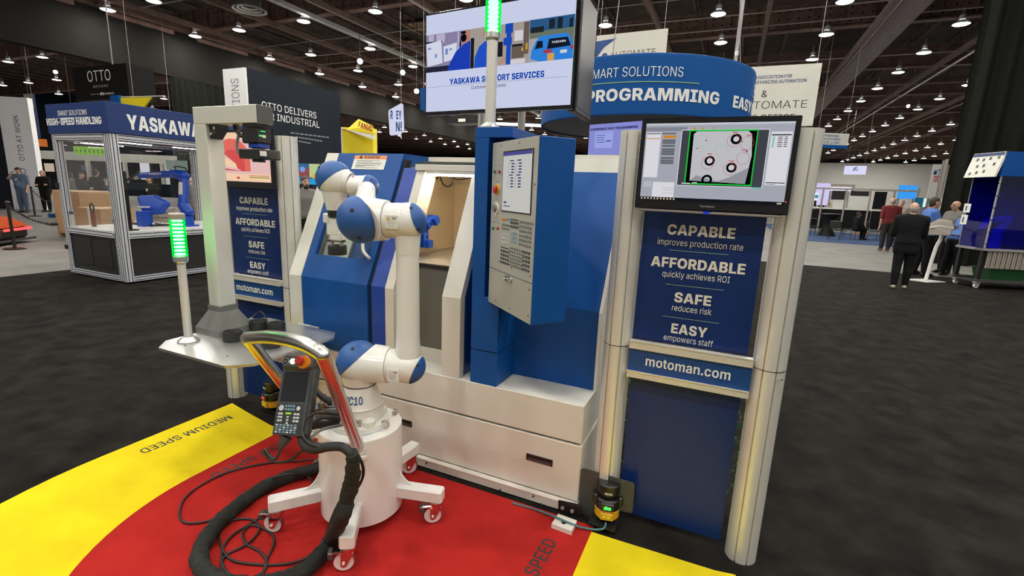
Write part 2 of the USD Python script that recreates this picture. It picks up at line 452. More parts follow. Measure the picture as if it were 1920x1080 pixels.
single('stage_drape', 'tall pleated black drape from ceiling to floor behind the blue enclosure', 'curtain', drape((gy(1792, 273, 18.6)[0], 18.6), (16.5, 19.6), -.012, 9.9, .16, .55), 'drape_black', True)
single('bulkhead_drape', 'black pleated drape hanging under the black bulkhead, left', 'curtain', drape((-28.4, 17.6), (-28.4, 23.5), -.012, 6.95, .1, .4), 'drape_black', True)

# ---------------------------------------------------------------- carpets
single('black_carpet', 'black exhibition carpet spread over the whole booth floor', 'carpet', box(-10.45, 16, -5, 15.1, -.012, 0), 'carpet_black', False)
single('blue_carpet', 'blue carpet under the bare frame booths in the far right', 'carpet', box(2.2, 12, 24.7, 40, -.012, -.004), 'carpet_blue', False)
def halfoval(cx, cy, R, yt, n=48):
    t = np.linspace(np.pi, 2 * np.pi, n)
    return Polygon([(cx - R, yt)] + [(cx + R * math.cos(a), cy + R * math.sin(a)) for a in t] + [(cx + R, yt)])
yel = halfoval(-1.54, 1.42, 1.75, 2.20); red = halfoval(-1.54, 1.55, 1.085, 2.20)
yp = Polygon([(-3.29, 2.27)] + list(yel.exterior.coords)[1:-2] + [(.21, 2.17), (.12, 2.155), (-.4, 2.145), (-2.5, 2.155), (-2.75, 2.165), (-3.05, 2.22)])
t_ = thing('yellow_carpet', 'yellow half-oval carpet band printed MEDIUM SPEED around the red carpet', 'carpet', (-1.54, 1.4, 0))
part(t_, 'pile', prism(yp.difference(red), .006, tr(0, 0, 0)), 'carpet_yellow', False)
r_ = thing('red_carpet', 'red half-oval carpet printed LOW SPEED under the robot cart', 'carpet', (-1.54, 1.5, 0))
redp = red.intersection(sbox(-4, -5, 2, 2.155)).union(sbox(-2.45, -.5, 2.0, 2.19).intersection(red))
part(r_, 'pile', prism(redp, .006), 'carpet_red', False)
def ground_text(s, p0, p1, h, wt=400):
    """lettering on the carpet running from p0 to p1; it stands to the left of that line"""
    p0 = np.array([*p0, .0062]); p1 = np.array([*p1, .0062]); L = np.linalg.norm(p1 - p0)
    return put(text(s, h, max(wt, 560), .0008, w=L, al='l'), frame(p0, p1 - p0, ez=Z3))
part(t_, 'lettering', ground_text('MEDIUM SPEED', (-3.135, 2.12), (-3.175, 1.56), .07), 'black_print', False, label='black MEDIUM SPEED print')
part(r_, 'lettering', ground_text('LOW SPEED', (-2.515, 2.06), (-2.555, 1.585), .068), 'black_print', False, label='black LOW SPEED print')
part(r_, 'lettering', ground_text('LOW SPEED', (-.60, 1.535), (-.585, 1.995), .068), 'black_print', False, label='black LOW SPEED print')

# ---------------------------------------------------------------- hall lamps
def make_lamp(loc, label):
    t = thing('pendant_lamp', label, 'lamp', loc, group='high-bay pendant lamps of the hall')
    part(t, 'lens', lathe([(0, -.045), (.12, -.041), (.23, -.026), (.285, 0), (.28, .012), (0, .012)], 20), 'lamp_glow', True, local=True)
    part(t, 'refractor', lathe([(.293, .0), (.28, .035), (.20, .10), (.12, .16), (.11, .165), (.19, .098), (.27, .03), (.286, .005), (.293, 0)], 20), 'lamp_refractor', True, local=True)
    part(t, 'ballast', cat(lathe([(0, .15), (.10, .15), (.11, .19), (.11, .34), (.06, .40), (0, .40)], 14), cyl((0, 0, .40), (0, 0, .66), .018, n=6)), 'lamp_metal', 30, local=True)
    return t
LX = [-27.1, -23.7, -19.3, -15.1, -10.6, -6.1, -1.45, 2.9, 7.6, 12.15, 17.0, 21.6, 26.2]
LY = [-7.7, -3.3, 1.1, 5.5, 9.9, 14.3, 18.3, 22.9, 26.9, 31.2, 35.3, 39.7, 44.2, 48.6, 53.1, 57.6, 62.2, 66.5, 70.6, 75, 79.4, 83.8, 88.2, 92.6, 97, 101.4, 105.8]
def pix(p):
    d = np.asarray(p, float) - CAM; z = d @ _f
    return 960 + FPX * (d @ CR) / z, 540 - FPX * (d @ CU) / z, z
lamp0 = None
lamp_label = 'white high-bay pendant lamp hanging under the dark steel roof'
spots = []
for x in LX + [-33.6 - 4.5 * k for k in range(7)]:
    for y in LY:
        px_, py_, z = pix((x, y, 9))
        seen = z > 0 and -60 < px_ < 1980 and -40 < py_ < 330
        if x < -28.5:
            if x < -61 or (y > 40 and x < -50) or (y > 76 and (px_ < 640 or px_ > 890)): continue
            ok = seen and pix((x, y, 9))[1] > np.interp(px_, [0, 355, 890], [60, 130, 250])
        else:
            ok = (seen and not (px_ > 1815 and y > 20) and not (y > 76 and (x < 7 or px_ < 1545)) and not (x > -12 and x < 3 and y > 34)) or (math.hypot(x + 1, y - 2) < 17.5)
        if ok: spots.append((x, y))
for (x, y) in spots:
    if lamp0 is None: lamp0 = make_lamp((x, y, 9), lamp_label)
    else: copy_of(lamp0, (x, y, 9))
print('lamps', len(spots), sum(p[0] < -28.5 for p in spots), sum(p[1] > 76 for p in spots))
# round air diffuser in the roof
v = gz(468, 20, 9.2)
t_ = thing('air_diffuser', 'large round ring-shaped air diffuser in the roof above the left displays', 'vent', v)
for i, (ra, zz) in enumerate(((.72, 0), (.54, .05), (.36, .1), (.18, .15))):
    part(t_, 'ring', lathe([(ra, 0), (ra, .03), (ra - .09, .06), (ra - .10, .05), (ra - .03, 0), (ra, 0)], 32, tr(0, 0, zz)), 'lamp_metal', 30, local=True)
part(t_, 'duct_neck', cyl((0, 0, .15), (0, 0, 1.5), .5, n=24), 'dark_steel', 30, local=True)

# ================================================================ the machine
TH = math.radians(25); S_, C_ = math.sin(TH), math.cos(TH)
ZK = 1.075; ZT = 1.88
def sl(z, y0=2.27): return y0 + max(0, z - ZK) * math.tan(TH)
mc = thing('machining_centre', 'large blue and white machine enclosure with open doorway behind the robot arm', 'machine', (-1.6, 2.27, 0))
part(mc, 'base_panel', box(-2.62, -.573, 2.27, 2.62, .392, .604, .003), 'machine_white', False)
part(mc, 'base_core', box(-2.60, -.585, 2.29, 3.34, .05, .6), 'black_matte', False)
part(mc, 'base_panel', box(-2.62, -.568, 2.268, 2.9, .058, .380, .003), 'machine_pink', False)
part(mc, 'plinth_rail', cat(box(-2.62, -.565, 2.232, 2.3, .006, .052, .002), box(-2.62, -.565, 2.228, 2.262, .052, .06, .001)), 'machine_pink', False)
for (x, y) in ((938, 918), (1000, 930), (1015, 945), (800, 868)):
    p = gy(x, y, 2.232); part(mc, 'rail_bolt', cyl(p, p + [0, -.004, 0], .006, n=8), 'dark_steel')
for x0 in (-.873, -1.79):
    part(mc, 'finger_slot', cat(box(x0, x0 + .152, 2.262, 2.27, .226, .262), ), 'black_plastic', False)
    part(mc, 'slot_lip', box(x0 + .008, x0 + .144, 2.2605, 2.264, .229, .243), 'key_dark', False)
def profile(yo, z0, z1, dep, x0, x1):
    a = [(2.27 + yo, z0), (2.27 + yo, ZK), (sl(z1) + yo, z1)]
    b = [(y + dep, z) for y, z in a[::-1]]
    return side_prism(a + b, x0, x1)
part(mc, 'side_frame', profile(0, .604, ZT, .25, -2.618, -2.513), 'machine_white', False)
# sliding door with window
part(mc, 'door_lower_panel', box(-2.508, -1.968, 2.27, 2.30, .612, ZK - .001, .002), 'blue_paint', False)
Lsl = (ZT - ZK) / C_
dfr = frame((-2.508, 2.27, ZK), X3, (0, S_, C_))
win = (.055, .49, .158, .53)
part(mc, 'door_slanted_panel', put(prism(Polygon([(0, 0), (.54, 0), (.54, Lsl), (0, Lsl)], [[(win[0], win[2]), (win[1], win[2]), (win[1] - .0, win[3]), (win[0], win[3])]]), .03), dfr @ tr(0, 0, -.03)), 'blue_paint', False)
part(mc, 'door_window', put(box(win[0], win[1], win[2], win[3], -.024, -.018), dfr), 'machine_glass', False, label='clear window in the blue door')
part(mc, 'door_return', cat(profile(.03, .612, ZT, .22, -1.985, -1.968), side_prism([(sl(1.80), 1.79), (sl(ZT), ZT), (3.0, ZT), (2.98, 1.79)], -1.985, -1.967), box(-2.508, -1.968, sl(ZT), 3.0, ZT - .012, ZT)), 'blue_paint', False)
part(mc, 'inner_liner', put(box(.06, .27, .12, .56, -.075, -.065), dfr), 'label_white', False, label='white panel behind the door window')
part(mc, 'inner_liner', put(box(.27, .50, .12, .56, -.095, -.085), dfr), 'blue_paint', False)
n_ = np.array([0, -C_, S_])
hp = [gp(x, y, np.array([0, 2.27, ZK]) + n_ * q, n_) for x, y, q in ((679, 446, 0), (680, 452, .035), (681, 470, .035), (690, 482, .035), (693, 485, 0))]
part(mc, 'door_handle', tube(spline(hp, 5), .010, 10), 'machine_white', True, label='white bent door handle')
part(mc, 'gap_seal', profile(.02, .612, 1.84, .05, -1.966, -1.945), 'black_matte', False)
part(mc, 'fixed_panel', profile(.012, .606, 1.79, .05, -1.945, -1.838), 'blue_vivid', False)
part(mc, 'door_jamb', profile(.006, .606, 1.79, .14, -1.837, -1.775), 'machine_pink', False)
part(mc, 'door_jamb', profile(.006, .606, 1.83, .05, -1.436, -1.316), 'machine_white', False)
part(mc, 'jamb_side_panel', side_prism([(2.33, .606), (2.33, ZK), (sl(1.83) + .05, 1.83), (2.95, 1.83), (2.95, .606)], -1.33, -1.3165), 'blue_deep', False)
# work space
SY = 2.44; sill = gy(812, 496, SY)[2]
r_ = ray(815, 459); BY = (sill - EYE) / r_[2] * r_[1]
part(mc, 'front_apron', box(-1.80, -1.40, SY, SY + .02, .68, sill - .012), 'panel_grey', False)
part(mc, 'sill_trim', cat(box(-1.80, -1.40, SY - .006, SY + .03, sill - .012, sill - .004), box(-1.80, -1.40, SY - .012, SY, sill - .022, sill - .017)), 'black_plastic', False)
part(mc, 'threshold', box(-1.80, -1.40, SY - .02, SY, .604, .69), 'machine_pink', False)
part(mc, 'work_bed', box(-1.98, -1.32, SY + .02, BY, sill - .03, sill - .004), 'bed_grey', False)
part(mc, 'chamber_lining', cat(box(-2.0, -1.32, BY, BY + .02, sill - .05, 1.80), side_prism([(2.62, sill), (2.70, 1.80), (BY, 1.80), (BY, sill)], -1.99, -1.98), side_prism([(2.50, sill), (2.70, 1.80), (BY, 1.80), (BY, sill)], -1.345, -1.332), box(-2.0, -1.32, 2.70, BY, 1.79, 1.80)), 'cream_interior', False)
part(mc, 'header_rail', box(-1.84, -1.25, 2.585, 2.64, 1.775, 1.812, .003), 'machine_white', False)
part(mc, 'header_channel', cat(box(-1.86, -1.25, 2.615, 2.70, 1.812, 1.822), box(-1.84, -1.25, 2.66, 2.70, 1.822, 1.834)), 'dark_steel', False)
part(mc, 'roof_cap', cat(box(-1.968, -.566, 2.92, 3.34, 1.81, ZT), box(-1.6, -.566, 3.0, 3.34, ZT, ZT + .03), box(-2.6, -.58, 3.328, 3.34, .604, ZT)), 'machine_white', False)
part(mc, 'light_strip_housing', box(-1.76, -1.24, 2.588, 2.63, 1.7585, 1.7745), 'machine_white', False)
for k in range(6):
    x = -1.745 + k * .084
    part(mc, 'light_strip', box(x, x + .070, 2.592, 2.614, 1.744, 1.758), 'led_warm', False, label='lit warm LED strip')
part(mc, 'chamber_cable', cat(tube(spline([gy(x, y, 2.9) for x, y in ((795, 333), (802, 338), (815, 336), (822, 332))]), .006, 6), tube(spline([gy(x, y, 2.9) for x, y in ((825, 331), (831, 345), (840, 350), (848, 344), (849, 334))]), .005, 6), tube(spline([gy(x, y, 2.9) for x, y in ((849, 334), (862, 337), (885, 333))]), .005, 6)), 'cable_black')
gl = gy(870, 309, 2.655)
part(mc, 'status_light', box(gl[0] - .02, gl[0] + .02, 2.653, 2.662, gl[2] - .005, gl[2] + .005), 'lit_green', False, label='small green light above the doorway')
# right bay
part(mc, 'bay_lower_panel', box(-1.32, -.585, 2.50, 2.53, .604, 1.05), 'blue_paint', False)
part(mc, 'bay_slanted_panel', side_prism([(2.50, 1.051), (2.86, 1.80), (2.9, 1.80), (2.53, 1.051)], -1.32, -.585), 'blue_paint', False)
part(mc, 'bay_top_panel', side_prism([(2.86, 1.80), (2.885, ZT + .0), (2.95, ZT), (2.95, 1.80)], -1.32, -.57), 'machine_white', False)
part(mc, 'end_plate', side_prism([(2.49, .604), (2.49, 1.05), (2.86, 1.8), (2.885, ZT), (3.34, ZT), (3.34, .604)], -.584, -.566), 'machine_white', False)
# chuck
cc = gy(788, 428, 2.72)
ck = cat(cyl(cc + [-.10, 0, 0], cc + [-.0, 0, 0], .105, n=32, ch=.006), cyl(cc, cc + [.02, 0, 0], .07, n=24))
part(mc, 'chuck', ck, 'chuck_blue', label='bright blue lathe chuck')
for a in (62, 182, 302):
    M = np.eye(4); M[:3, 3] = cc; R = M @ rotm(math.radians(a), X3)
    part(mc, 'chuck_jaw', cat(put(box(0, .05, -.028, .028, .03, .125, .004), R), put(box(.05, .085, -.028, .028, .075, .125, .004), R)), 'chuck_blue', False)
    part(mc, 'jaw_screw', put(cyl((.05, 0, .055), (.054, 0, .055), .009, n=10), R), 'black_plastic')
part(mc, 'chuck_stand', box(cc[0] - .08, cc[0] - .03, cc[1] - .02, cc[1] + .02, sill - .01, cc[2] - .09), 'black_plastic', False)
# warning label on the door
A_, B_, Cq = [gp(x, y, (0, 2.27, ZK), (0, -C_, S_)) for x, y in ((659, 317), (720, 317), (663, 292))]
lw = np.linalg.norm(B_ - A_); lh = np.linalg.norm(Cq - A_)
lf = frame(A_, X3, (0, S_, C_)) @ tr(0, 0, .001)
lb = part(mc, 'warning_label', put(box(0, lw, 0, lh, 0, .0015), lf), 'label_white', False, label='white WARNING label with orange heading')
part(lb, 'label_heading', put(box(0, lw, lh * .74, lh, .0015, .0025), lf), 'orange_print', False)
part(lb, 'lettering', put(text('WARNING', lh * .16, 800, .0005, sp=.12), lf @ tr(lw * .55, lh * .79, .0026)), 'black_print', False)
part(lb, 'warning_triangle', put(prism([(0, 0), (.03, 0), (.015, .026)], .0006), lf @ tr(lw * .15, lh * .775, .0026)), 'black_print', False)
part(lb, 'small_print', cat([put(box(lw * .10, lw * (.10 + q), lh * y, lh * (y + .03), .0015, .0022), lf) for y, q in ((.62, .72), (.56, .5), (.45, .8), (.40, .75), (.29, .78), (.24, .6), (.19, .3), (.10, .7))]), 'grey_print', False)

# ================================================================ control pillar and cabinet
cp = thing('control_pillar', 'tall blue control pillar standing on the machine base beside the doorway', 'pillar', (-1.16, 2.39, .604))
part(cp, 'lower_block', box(-1.242, -1.076, 2.272, 2.52, .605, .796, .002), 'blue_paint', False)
part(cp, 'joint_gap', box(-1.236, -1.082, 2.278, 2.51, .795, .803), 'black_matte', False)
part(cp, 'pillar_body', cat(box(-1.242, -1.076, 2.27, 2.52, .802, 1.105, .002), box(-1.242, -1.165, 2.27, 2.52, 1.105, 1.935), box(-1.165, -1.06, 2.40, 2.52, 1.105, 1.935)), 'blue_paint', False)
part(cp, 'pillar_head', cat(box(-1.242, -1.035, 2.27, 2.60, 1.935, 1.985, .002)), 'blue_paint', False)
part(cp, 'recess_lining', box(-1.164, -1.06, 2.394, 2.399, 1.108, 1.93), 'black_plastic', False)
part(cp, 'hinge_arm', cyl((-1.09, 2.34, 1.2), (-1.09, 2.34, 1.93), .018), 'dark_steel')
cb = thing('control_cabinet', 'blue control cabinet with stainless keypad face hinged on the blue pillar', 'control panel', (-.95, 2.1, 1.087))
cf = frame((-1.131, 2.25, 1.087), (.767, -.642, 0), Z3)
CW, CH = .478, .820
part(cb, 'cabinet_box', put(box(0, CW, 0, CH, -.185, -.004, .004), cf), 'blue_paint', False)
fz = .0
def cl(x, y):
    p = gp(x, y, cf[:3, 3], cf[:3, 2]); q = np.linalg.inv(cf) @ np.append(p, 1); return q[0], q[1]
dv = (cl(917.5, 501.5)[1] + cl(999, 532)[1]) / 2
part(cb, 'face_plate', put(box(.002, CW - .002, dv + .002, CH - .002, -.004, 0), cf), 'steel_brushed', False)
part(cb, 'lower_cover', put(box(.002, CW - .002, .004, dv - .002, -.004, 0), cf), 'steel_brushed', False)
x0, y1 = cl(945.8, 286.7); x1, _ = cl(1000, 281); _, y0 = cl(943, 394)
sc_ = part(cb, 'screen_bezel', put(box(x0 - .006, x1 + .006, y0 - .006, y1 + .006, 0, .003), cf), 'black_plastic', False)
part(sc_, 'screen', put(box(x0, x1, y0, y1, .003, .004), cf), scr('D3D2CD', .8), False, label='lit white screen')
part(sc_, 'title_bar', put(box(x0, x1, y1 - .016, y1, .004, .0045), cf), scr('5A58A0', .7), False)
rows = []
for (cx, cy) in ((.3, .80), (.56, .80), (.28, .56), (.55, .56)):
    X = x0 + (x1 - x0) * cx; Y = y0 + (y1 - y0) * cy
    rows.append(put(box(X - .012, X + .028, Y + .012, Y + .017, .004, .0045), cf))
    rows.append(put(box(X - .024, X - .0225, Y - .045, Y + .012, .004, .0045), cf))
    for k in range(4): rows.append(put(box(X + .004, X + .034, Y - .002 - k * .013, Y + .004 - k * .013, .004, .0045), cf))
rows.append(put(box(x0 + .02, x0 + .05, y0 + .035, y0 + .043, .004, .0045), cf)); rows.append(put(box(x0 + .02, x0 + .09, y0 + .02, y0 + .024, .004, .0045), cf))
part(sc_, 'screen_readout', cat(rows), scr('4A5590', .6), False)
for (x, y, m, r) in ((928.5, 322, 'green_plastic', .008), (937.5, 322, 'red_plastic', .008), (926, 428, 'green_plastic', .008), (934.5, 428.5, 'red_plastic', .008)):
    a = cl(x, y); part(cb, 'push_button', put(cyl((a[0], a[1], 0), (a[0], a[1], .008), r, ch=.002, n=16), cf), m)
a = cl(932.3, 355.5)
es = part(cb, 'emergency_stop', put(cyl((a[0], a[1], 0), (a[0], a[1], .006), .026, n=28), cf), 'yellow_plastic', label='red emergency stop on a yellow ring')
part(es, 'stop_knob', put(lathe([(0, .020), (.012, .020), (.0185, .016), (.0185, .010), (.012, .008), (.012, .004)], 24, tr(a[0], a[1], 0)), cf), 'red_plastic')
a = cl(931, 390)
jw = part(cb, 'jog_dial', put(cat(cyl((a[0], a[1], 0), (a[0], a[1], .006), .030, n=28, ch=.002), put(box(-.006, .006, -.045, -.02, 0, .006, .002), tr(a[0], a[1], 0))), cf), 'label_white', label='round jog dial with grey centre')
part(jw, 'dial_knob', put(cyl((a[0], a[1], .006), (a[0], a[1], .018), .020, .017, n=24, ch=.002), cf), 'key_grey')
tl = []
for (x, y, w) in ((929, 310, .026), (937.5, 309.5, .024), (932.5, 340, .034), (931.5, 373.5, .03), (926, 415.5, .024), (934.5, 417, .026)):
    a = cl(x, y); tl.append(put(box(a[0] - w / 2, a[0] + w / 2, a[1] - .002, a[1] + .002, 0, .001), cf))
part(cb, 'caption_marks', cat(tl), 'grey_print', False)
def keygrid(pa, pb, nx, ny, m, kw=.62, kh=.62):
    """a block of keys between two opposite corner pixels"""
    (ax, ay), (bx_, by) = cl(*pa), cl(*pb)
    for i in range(nx):
        for j in range(ny):
            X = ax + (bx_ - ax) * (i + .5) / nx; Y = ay + (by - ay) * (j + .5) / ny
            w = abs(bx_ - ax) / nx * kw / 2; h = abs(by - ay) / ny * kh / 2
            part(cb, 'key', put(box(X - w, X + w, Y - h, Y + h, 0, .003, .001), cf), m, False)
keygrid((941, 407.5), (948.5, 415), 1, 1, 'orange_plastic', .8, .8)
keygrid((948.8, 407.5), (956.5, 416), 2, 1, 'key_blue')
keygrid((941, 417.5), (955.3, 434), 4, 2, 'key_grey')
keygrid((957, 413), (972.5, 431), 4, 2, 'key_dark')
keygrid((974, 411.5), (996, 468), 5, 6, 'key_grey')
keygrid((940.5, 434.5), (954.8, 461), 4, 3, 'key_white', .45)
keygrid((958.5, 433), (969.5, 460), 3, 3, 'key_blue', .45)
keygrid((939, 465.5), (954, 499.5), 4, 4, 'key_dark')
keygrid((955, 461), (979, 508), 6, 6, 'key_grey')
keygrid((980.3, 468), (993, 513), 3, 5, 'key_dark')
for (pa, pb) in (((957, 410.5), (972.5, 412.8)), ((939.5, 462.3), (954, 465))):
    (ax, ay), (bx_, by) = cl(*pa), cl(*pb)
    part(cb, 'caption_bar', put(box(ax, bx_, ay - .004, ay + .001, 0, .001), cf), 'black_print', False)
a = cl(953.5, 522.5)
part(cb, 'oval_pull', put(cat(tube([(a[0] + .036 * math.cos(t), a[1] + .016 * math.sin(t), .004) for t in np.linspace(0, 2 * np.pi, 24, endpoint=False)], .0045, 6, True), box(a[0] - .02, a[0] + .02, a[1] - .002, a[1] + .008, 0, .006, .002)), cf), 'chrome', label='oval chrome pull handle')
for (u_, v_) in ((.1, CH - .02), (.3, CH - .02), (CW - .02, .04), (CW - .02, .16), (CW - .02, dv - .03), (CW - .02, dv + .03), (.27, dv + .04), (.13, dv + .05), (.1, .03), (.27, .03), (CW - .015, .45), (CW - .015, .62)):
    part(cb, 'face_screw', put(cyl((u_, v_, 0), (u_, v_, .002), .004, n=8), cf), 'dark_steel')

# ================================================================ kiosks
def post_shape(R=.068, ng=8):
    c = Point(0, 0).buffer(R, 24)
    for k in range(ng):
        a = 2 * np.pi * (k + .5) / ng
        g = affinity.rotate(sbox(R - .012, -.0035, R + .01, .0035), a, origin=(0, 0), use_radians=True)
        c = c.difference(g)
    return c
POST = post_shape()
def kiosk(x, y, labels):
    """two fluted posts 0.67 m apart, rails and printed panels; x, y: axis of the left post"""
    t = thing('sign_stand', labels[0], 'sign', (x + .335, y, 0))
    for k in (0, 1):
        p = part(t, 'post', prism(POST, 1.963, tr(x + .67 * k, y, 0)), 'aluminium', 20)
        part(p, 'post_joint', prism(Point(0, 0).buffer(.0684, 16).difference(Point(0, 0).buffer(.064, 16)), .003, tr(x + .67 * k, y, .955 if k else .957)), 'black_plastic', False)
    L, R = x + .066, x + .604
    for z0, z1 in ((.957, .995), (.812, .845)):
        part(t, 'cross_rail', cat(box(L, R, y - .062, y - .02, z0, z1, .002), box(L, R, y - .066, y - .058, z1 - .002, z1 + .003)), 'aluminium', False)
    up = part(t, 'text_panel', box(L + .004, R - .025, y + .0, y + .008, .995, 1.63), 'panel_navy', False, label='dark blue panel with white slogans')
    cx = (L + R) / 2 - .012; F = frame((cx, y - .0005, 0), X3, Z3)
    tx, th, ln = [], [], []
    for s, z, h, w in (('CAPABLE', 1.508, .047, .285), ('AFFORDABLE', 1.356, .047, .402), ('SAFE', 1.197, .047, .160), ('EASY', 1.047, .047, .158)):
        tx.append(put(text(s, h, 850, .001, w=w), F @ tr(0, z, 0)))
    for s, z, h, w in (('improves production rate', 1.460, .030, .362), ('quickly achieves ROI', 1.312, .030, .290), ('reduces risk', 1.156, .030, .172), ('empowers staff', 1.008, .030, .218)):
        th.append(put(text(s, h * .95, 430, .001, w=w), F @ tr(0, z, 0)))
    for z in (1.436, 1.276, 1.122):
        ln.append(put(box(-.125, .125, z, z + .002, 0, .001), F))
    for q in tx: part(up, 'slogan_lettering', q, 'cream_print', False)
    for q in th: part(up, 'caption_lettering', q, 'cream_print', False)
    for q in ln: part(up, 'divider_line', q, 'green_line', False)
    ur = part(t, 'address_panel', box(L + .001, R - .001, y - .05, y - .03, .845, .957), 'panel_sign_blue', False, label='mid blue strip with white web address')
    part(ur, 'lettering', put(text('motoman.com', .047, 650, .001, w=.372), frame((cx + .012, y - .051, .882), X3, Z3)), 'white_print', False)
    part(t, 'lower_panel', box(L + .013, R - .027, y + .0, y + .008, .045, .812), 'panel_navy', False)
    for k, z in ((1, .965), (1, .93), (0, .965)):
        part(t, 'clamp_screw', cyl((x + .67 * k + .046, y - .060, z), (x + .67 * k + .05, y - .066, z), .004, n=8), 'chrome')
    return t
KX, KY = -.440, 2.325
kiosk(KX, KY, ['aluminium post sign stand with blue slogan panel at the right end of the machine'])
LX_, LY_ = -3.40, 2.40
kiosk(LX_, LY_, ['aluminium post sign stand with blue slogan panel behind the octagonal table, left'])

def monitor(name, label, M, w, h, graphics, bez=(.015, .015, .018, .03), dep=.05, stand=True):
    """M: frame at the lower left front corner of the casing, z towards the viewer; bez: left right top bottom"""
    t = thing(name, label, 'monitor', M[:3, 3] + M[:3, 0] * w / 2)
    part(t, 'casing', cat(put(box(0, w, 0, h, -.025, 0, .004), M), put(box(w * .2, w * .8, h * .15, h * .85, -dep, -.02, .01), M)), 'black_gloss', False)
    S = M @ tr(bez[0], bez[3], .0008); sw, sh = w - bez[0] - bez[1], h - bez[2] - bez[3]
    s = part(t, 'screen', put(box(0, sw, 0, sh, 0, .0006), S), graphics[0], False, label='lit screen')
    z = .0007
    for nm, m, shape in graphics[1:]:
        part(s, nm, put(prism(affinity.scale(shape, sw, sh, origin=(0, 0)), .0003), S @ tr(0, 0, z)), m, False, kind='stuff' if hasattr(shape, 'geoms') else None); z += .00035
    return t, S, sw, sh
def R4(x0, y0, x1, y1): return sbox(x0, 1 - y1, x1, 1 - y0)     # fractions from the top left
def ring(cx, cy, r, w, asp): 
    a = Point(0, 0).buffer(r, 12).difference(Point(0, 0).buffer(r - w, 12)); return affinity.translate(affinity.scale(a, 1, asp, origin=(0, 0)), cx, 1 - cy)
def disc(cx, cy, r, asp): return affinity.translate(affinity.scale(Point(0, 0).buffer(r, 12), 1, asp, origin=(0, 0)), cx, 1 - cy)
U = union_all
asp = 1.75
vis = [scr('A9ACB8', .9),
  ('title_bar', scr('C9CBD6', .9), R4(0, 0, 1, .025)),
  ('tool_strip', scr('8E909C', .8), R4(0, .05, .30, .10)),
  ('tree_pane', scr('DCDAE0', .95), R4(.01, .115, .115, .70)),
  ('tool_icons', scr('D08A30', .9), U([R4(.345, .055, .36, .085), R4(.40, .055, .41, .085), R4(.48, .055, .49, .08), R4(.135, .155, .225, .19), R4(.012, .19, .11, .2)])),
  ('list_rows', scr('6F727C', .8), U([R4(.125, .12, .225, .14)] + [R4(.13, y, .225, y + .028) for y in (.205, .235, .275, .32, .35, .38, .43, .465, .495)] + [R4(.012, .125, .11, .137)])),
  ('image_frame', scr('D6D7DE', .9), R4(.262, .085, .85, .80)),
  ('image_field', scr('4B4E57', .7), R4(.268, .095, .844, .79)),
  ('image_dark', scr('0E1012', .4), R4(.325, .10, .77, .77)),
  ('plate_image', scr('BEBEC4', .95), Polygon([(.355, .27), (.35, .86), (.37, .893), (.715, .893), (.74, .85), (.755, .60), (.735, .245)])),
  ('plate_shade', scr('9A9CA2', .85), Polygon([(.355, .27), (.40, .34), (.47, .30), (.55, .27), (.62, .32), (.70, .40), (.748, .45), (.735, .245)])),
  ('green_border', scr('18C43A', 1.0), R4(.318, .09, .778, .778).difference(R4(.327, .105, .770, .762))),
  ('part_image', scr('111214', .4), U([ring(.48, .475, .035, .016, asp), ring(.632, .555, .035, .016, asp), ring(.64, .205, .036, .018, asp), ring(.475, .715, .037, .016, asp).intersection(R4(0, 0, 1, .76)), disc(.44, .22, .004, asp), disc(.385, .32, .004, asp), disc(.72, .355, .005, asp), disc(.68, .235, .004, asp)])),
  ('part_centre', scr('CDCDD2', .95), U([disc(.48, .475, .02, asp), disc(.632, .555, .02, asp), disc(.64, .205, .019, asp)])),
  ('red_marks', scr('C24A50', .9), U([ring(.468, .505, .044, .0022, asp), ring(.622, .575, .044, .0022, asp), ring(.625, .225, .044, .0022, asp), ring(.715, .255, .045, .0022, asp), ring(.70, .44, .043, .0022, asp), R4(.46, .385, .49, .395), R4(.61, .47, .645, .48), R4(.705, .155, .74, .165), R4(.685, .335, .72, .345), R4(.613, .12, .645, .13)])),
  ('green_marks', scr('8AC79A', .9), U([ring(.41, .225, .043, .002, asp), ring(.55, .345, .043, .002, asp)])),
  ('result_pane', scr('DAD9E0', .95), U([R4(.86, .12, .99, .76), R4(.09, .76, .16, .98), R4(.16, .76, .25, .98)])),
  ('result_rows', scr('43454D', .7), U([R4(.865, .15, .985, .165)] + [R4(.905, y, .935, y + .008) for y in np.arange(.18, .31, .022)] + [R4(.945, y, .965, y + .008) for y in np.arange(.18, .31, .022)] + [R4(.865, .725, .985, .735), R4(.87, .745, .925, .75)])),
  ('result_lights', scr('4FC79A', .9), U([R4(.872, y, .885, y + .014) for y in np.arange(.18, .31, .022)] + [R4(.78, .79, .842, .803)])),
  ('lower_buttons', scr('C6C8D0', .9), U([R4(.02, .76, .08, .775), R4(.02, .785, .08, .80), R4(.02, .81, .08, .825), R4(.30, .76, .36, .775), R4(.375, .75, .41, .765), R4(.165, .83, .245, .84), R4(.165, .86, .245, .87), R4(.165, .90, .245, .91)])),
  ('task_bar', scr('20222C', .5), R4(0, .96, 1, 1)),
  ('task_icons', scr('C8B8A0', .9), U([R4(x, .968, x + .012, .992) for x in np.arange(.01, .27, .024)] + [R4(.955, .97, .985, .99)])),
]
mM = frame((-.386, 2.215, 1.632), (.9996, .0, 0), Z3)
pa, pb, pc = gy(1190, 385, 2.2), gy(1477, 404, 2.2), gy(1209, 222, 2.2)
mM = frame((pa[0], 2.2, pb[2]), (1, 0, 0), Z3); mw = pb[0] - pa[0]; mh = pc[2] - pb[2]
mt, S, sw, sh = monitor('inspection_monitor', 'black monitor with camera inspection software screen on the right sign stand', mM, mw, mh, vis, (.02, .02, .022, .038))
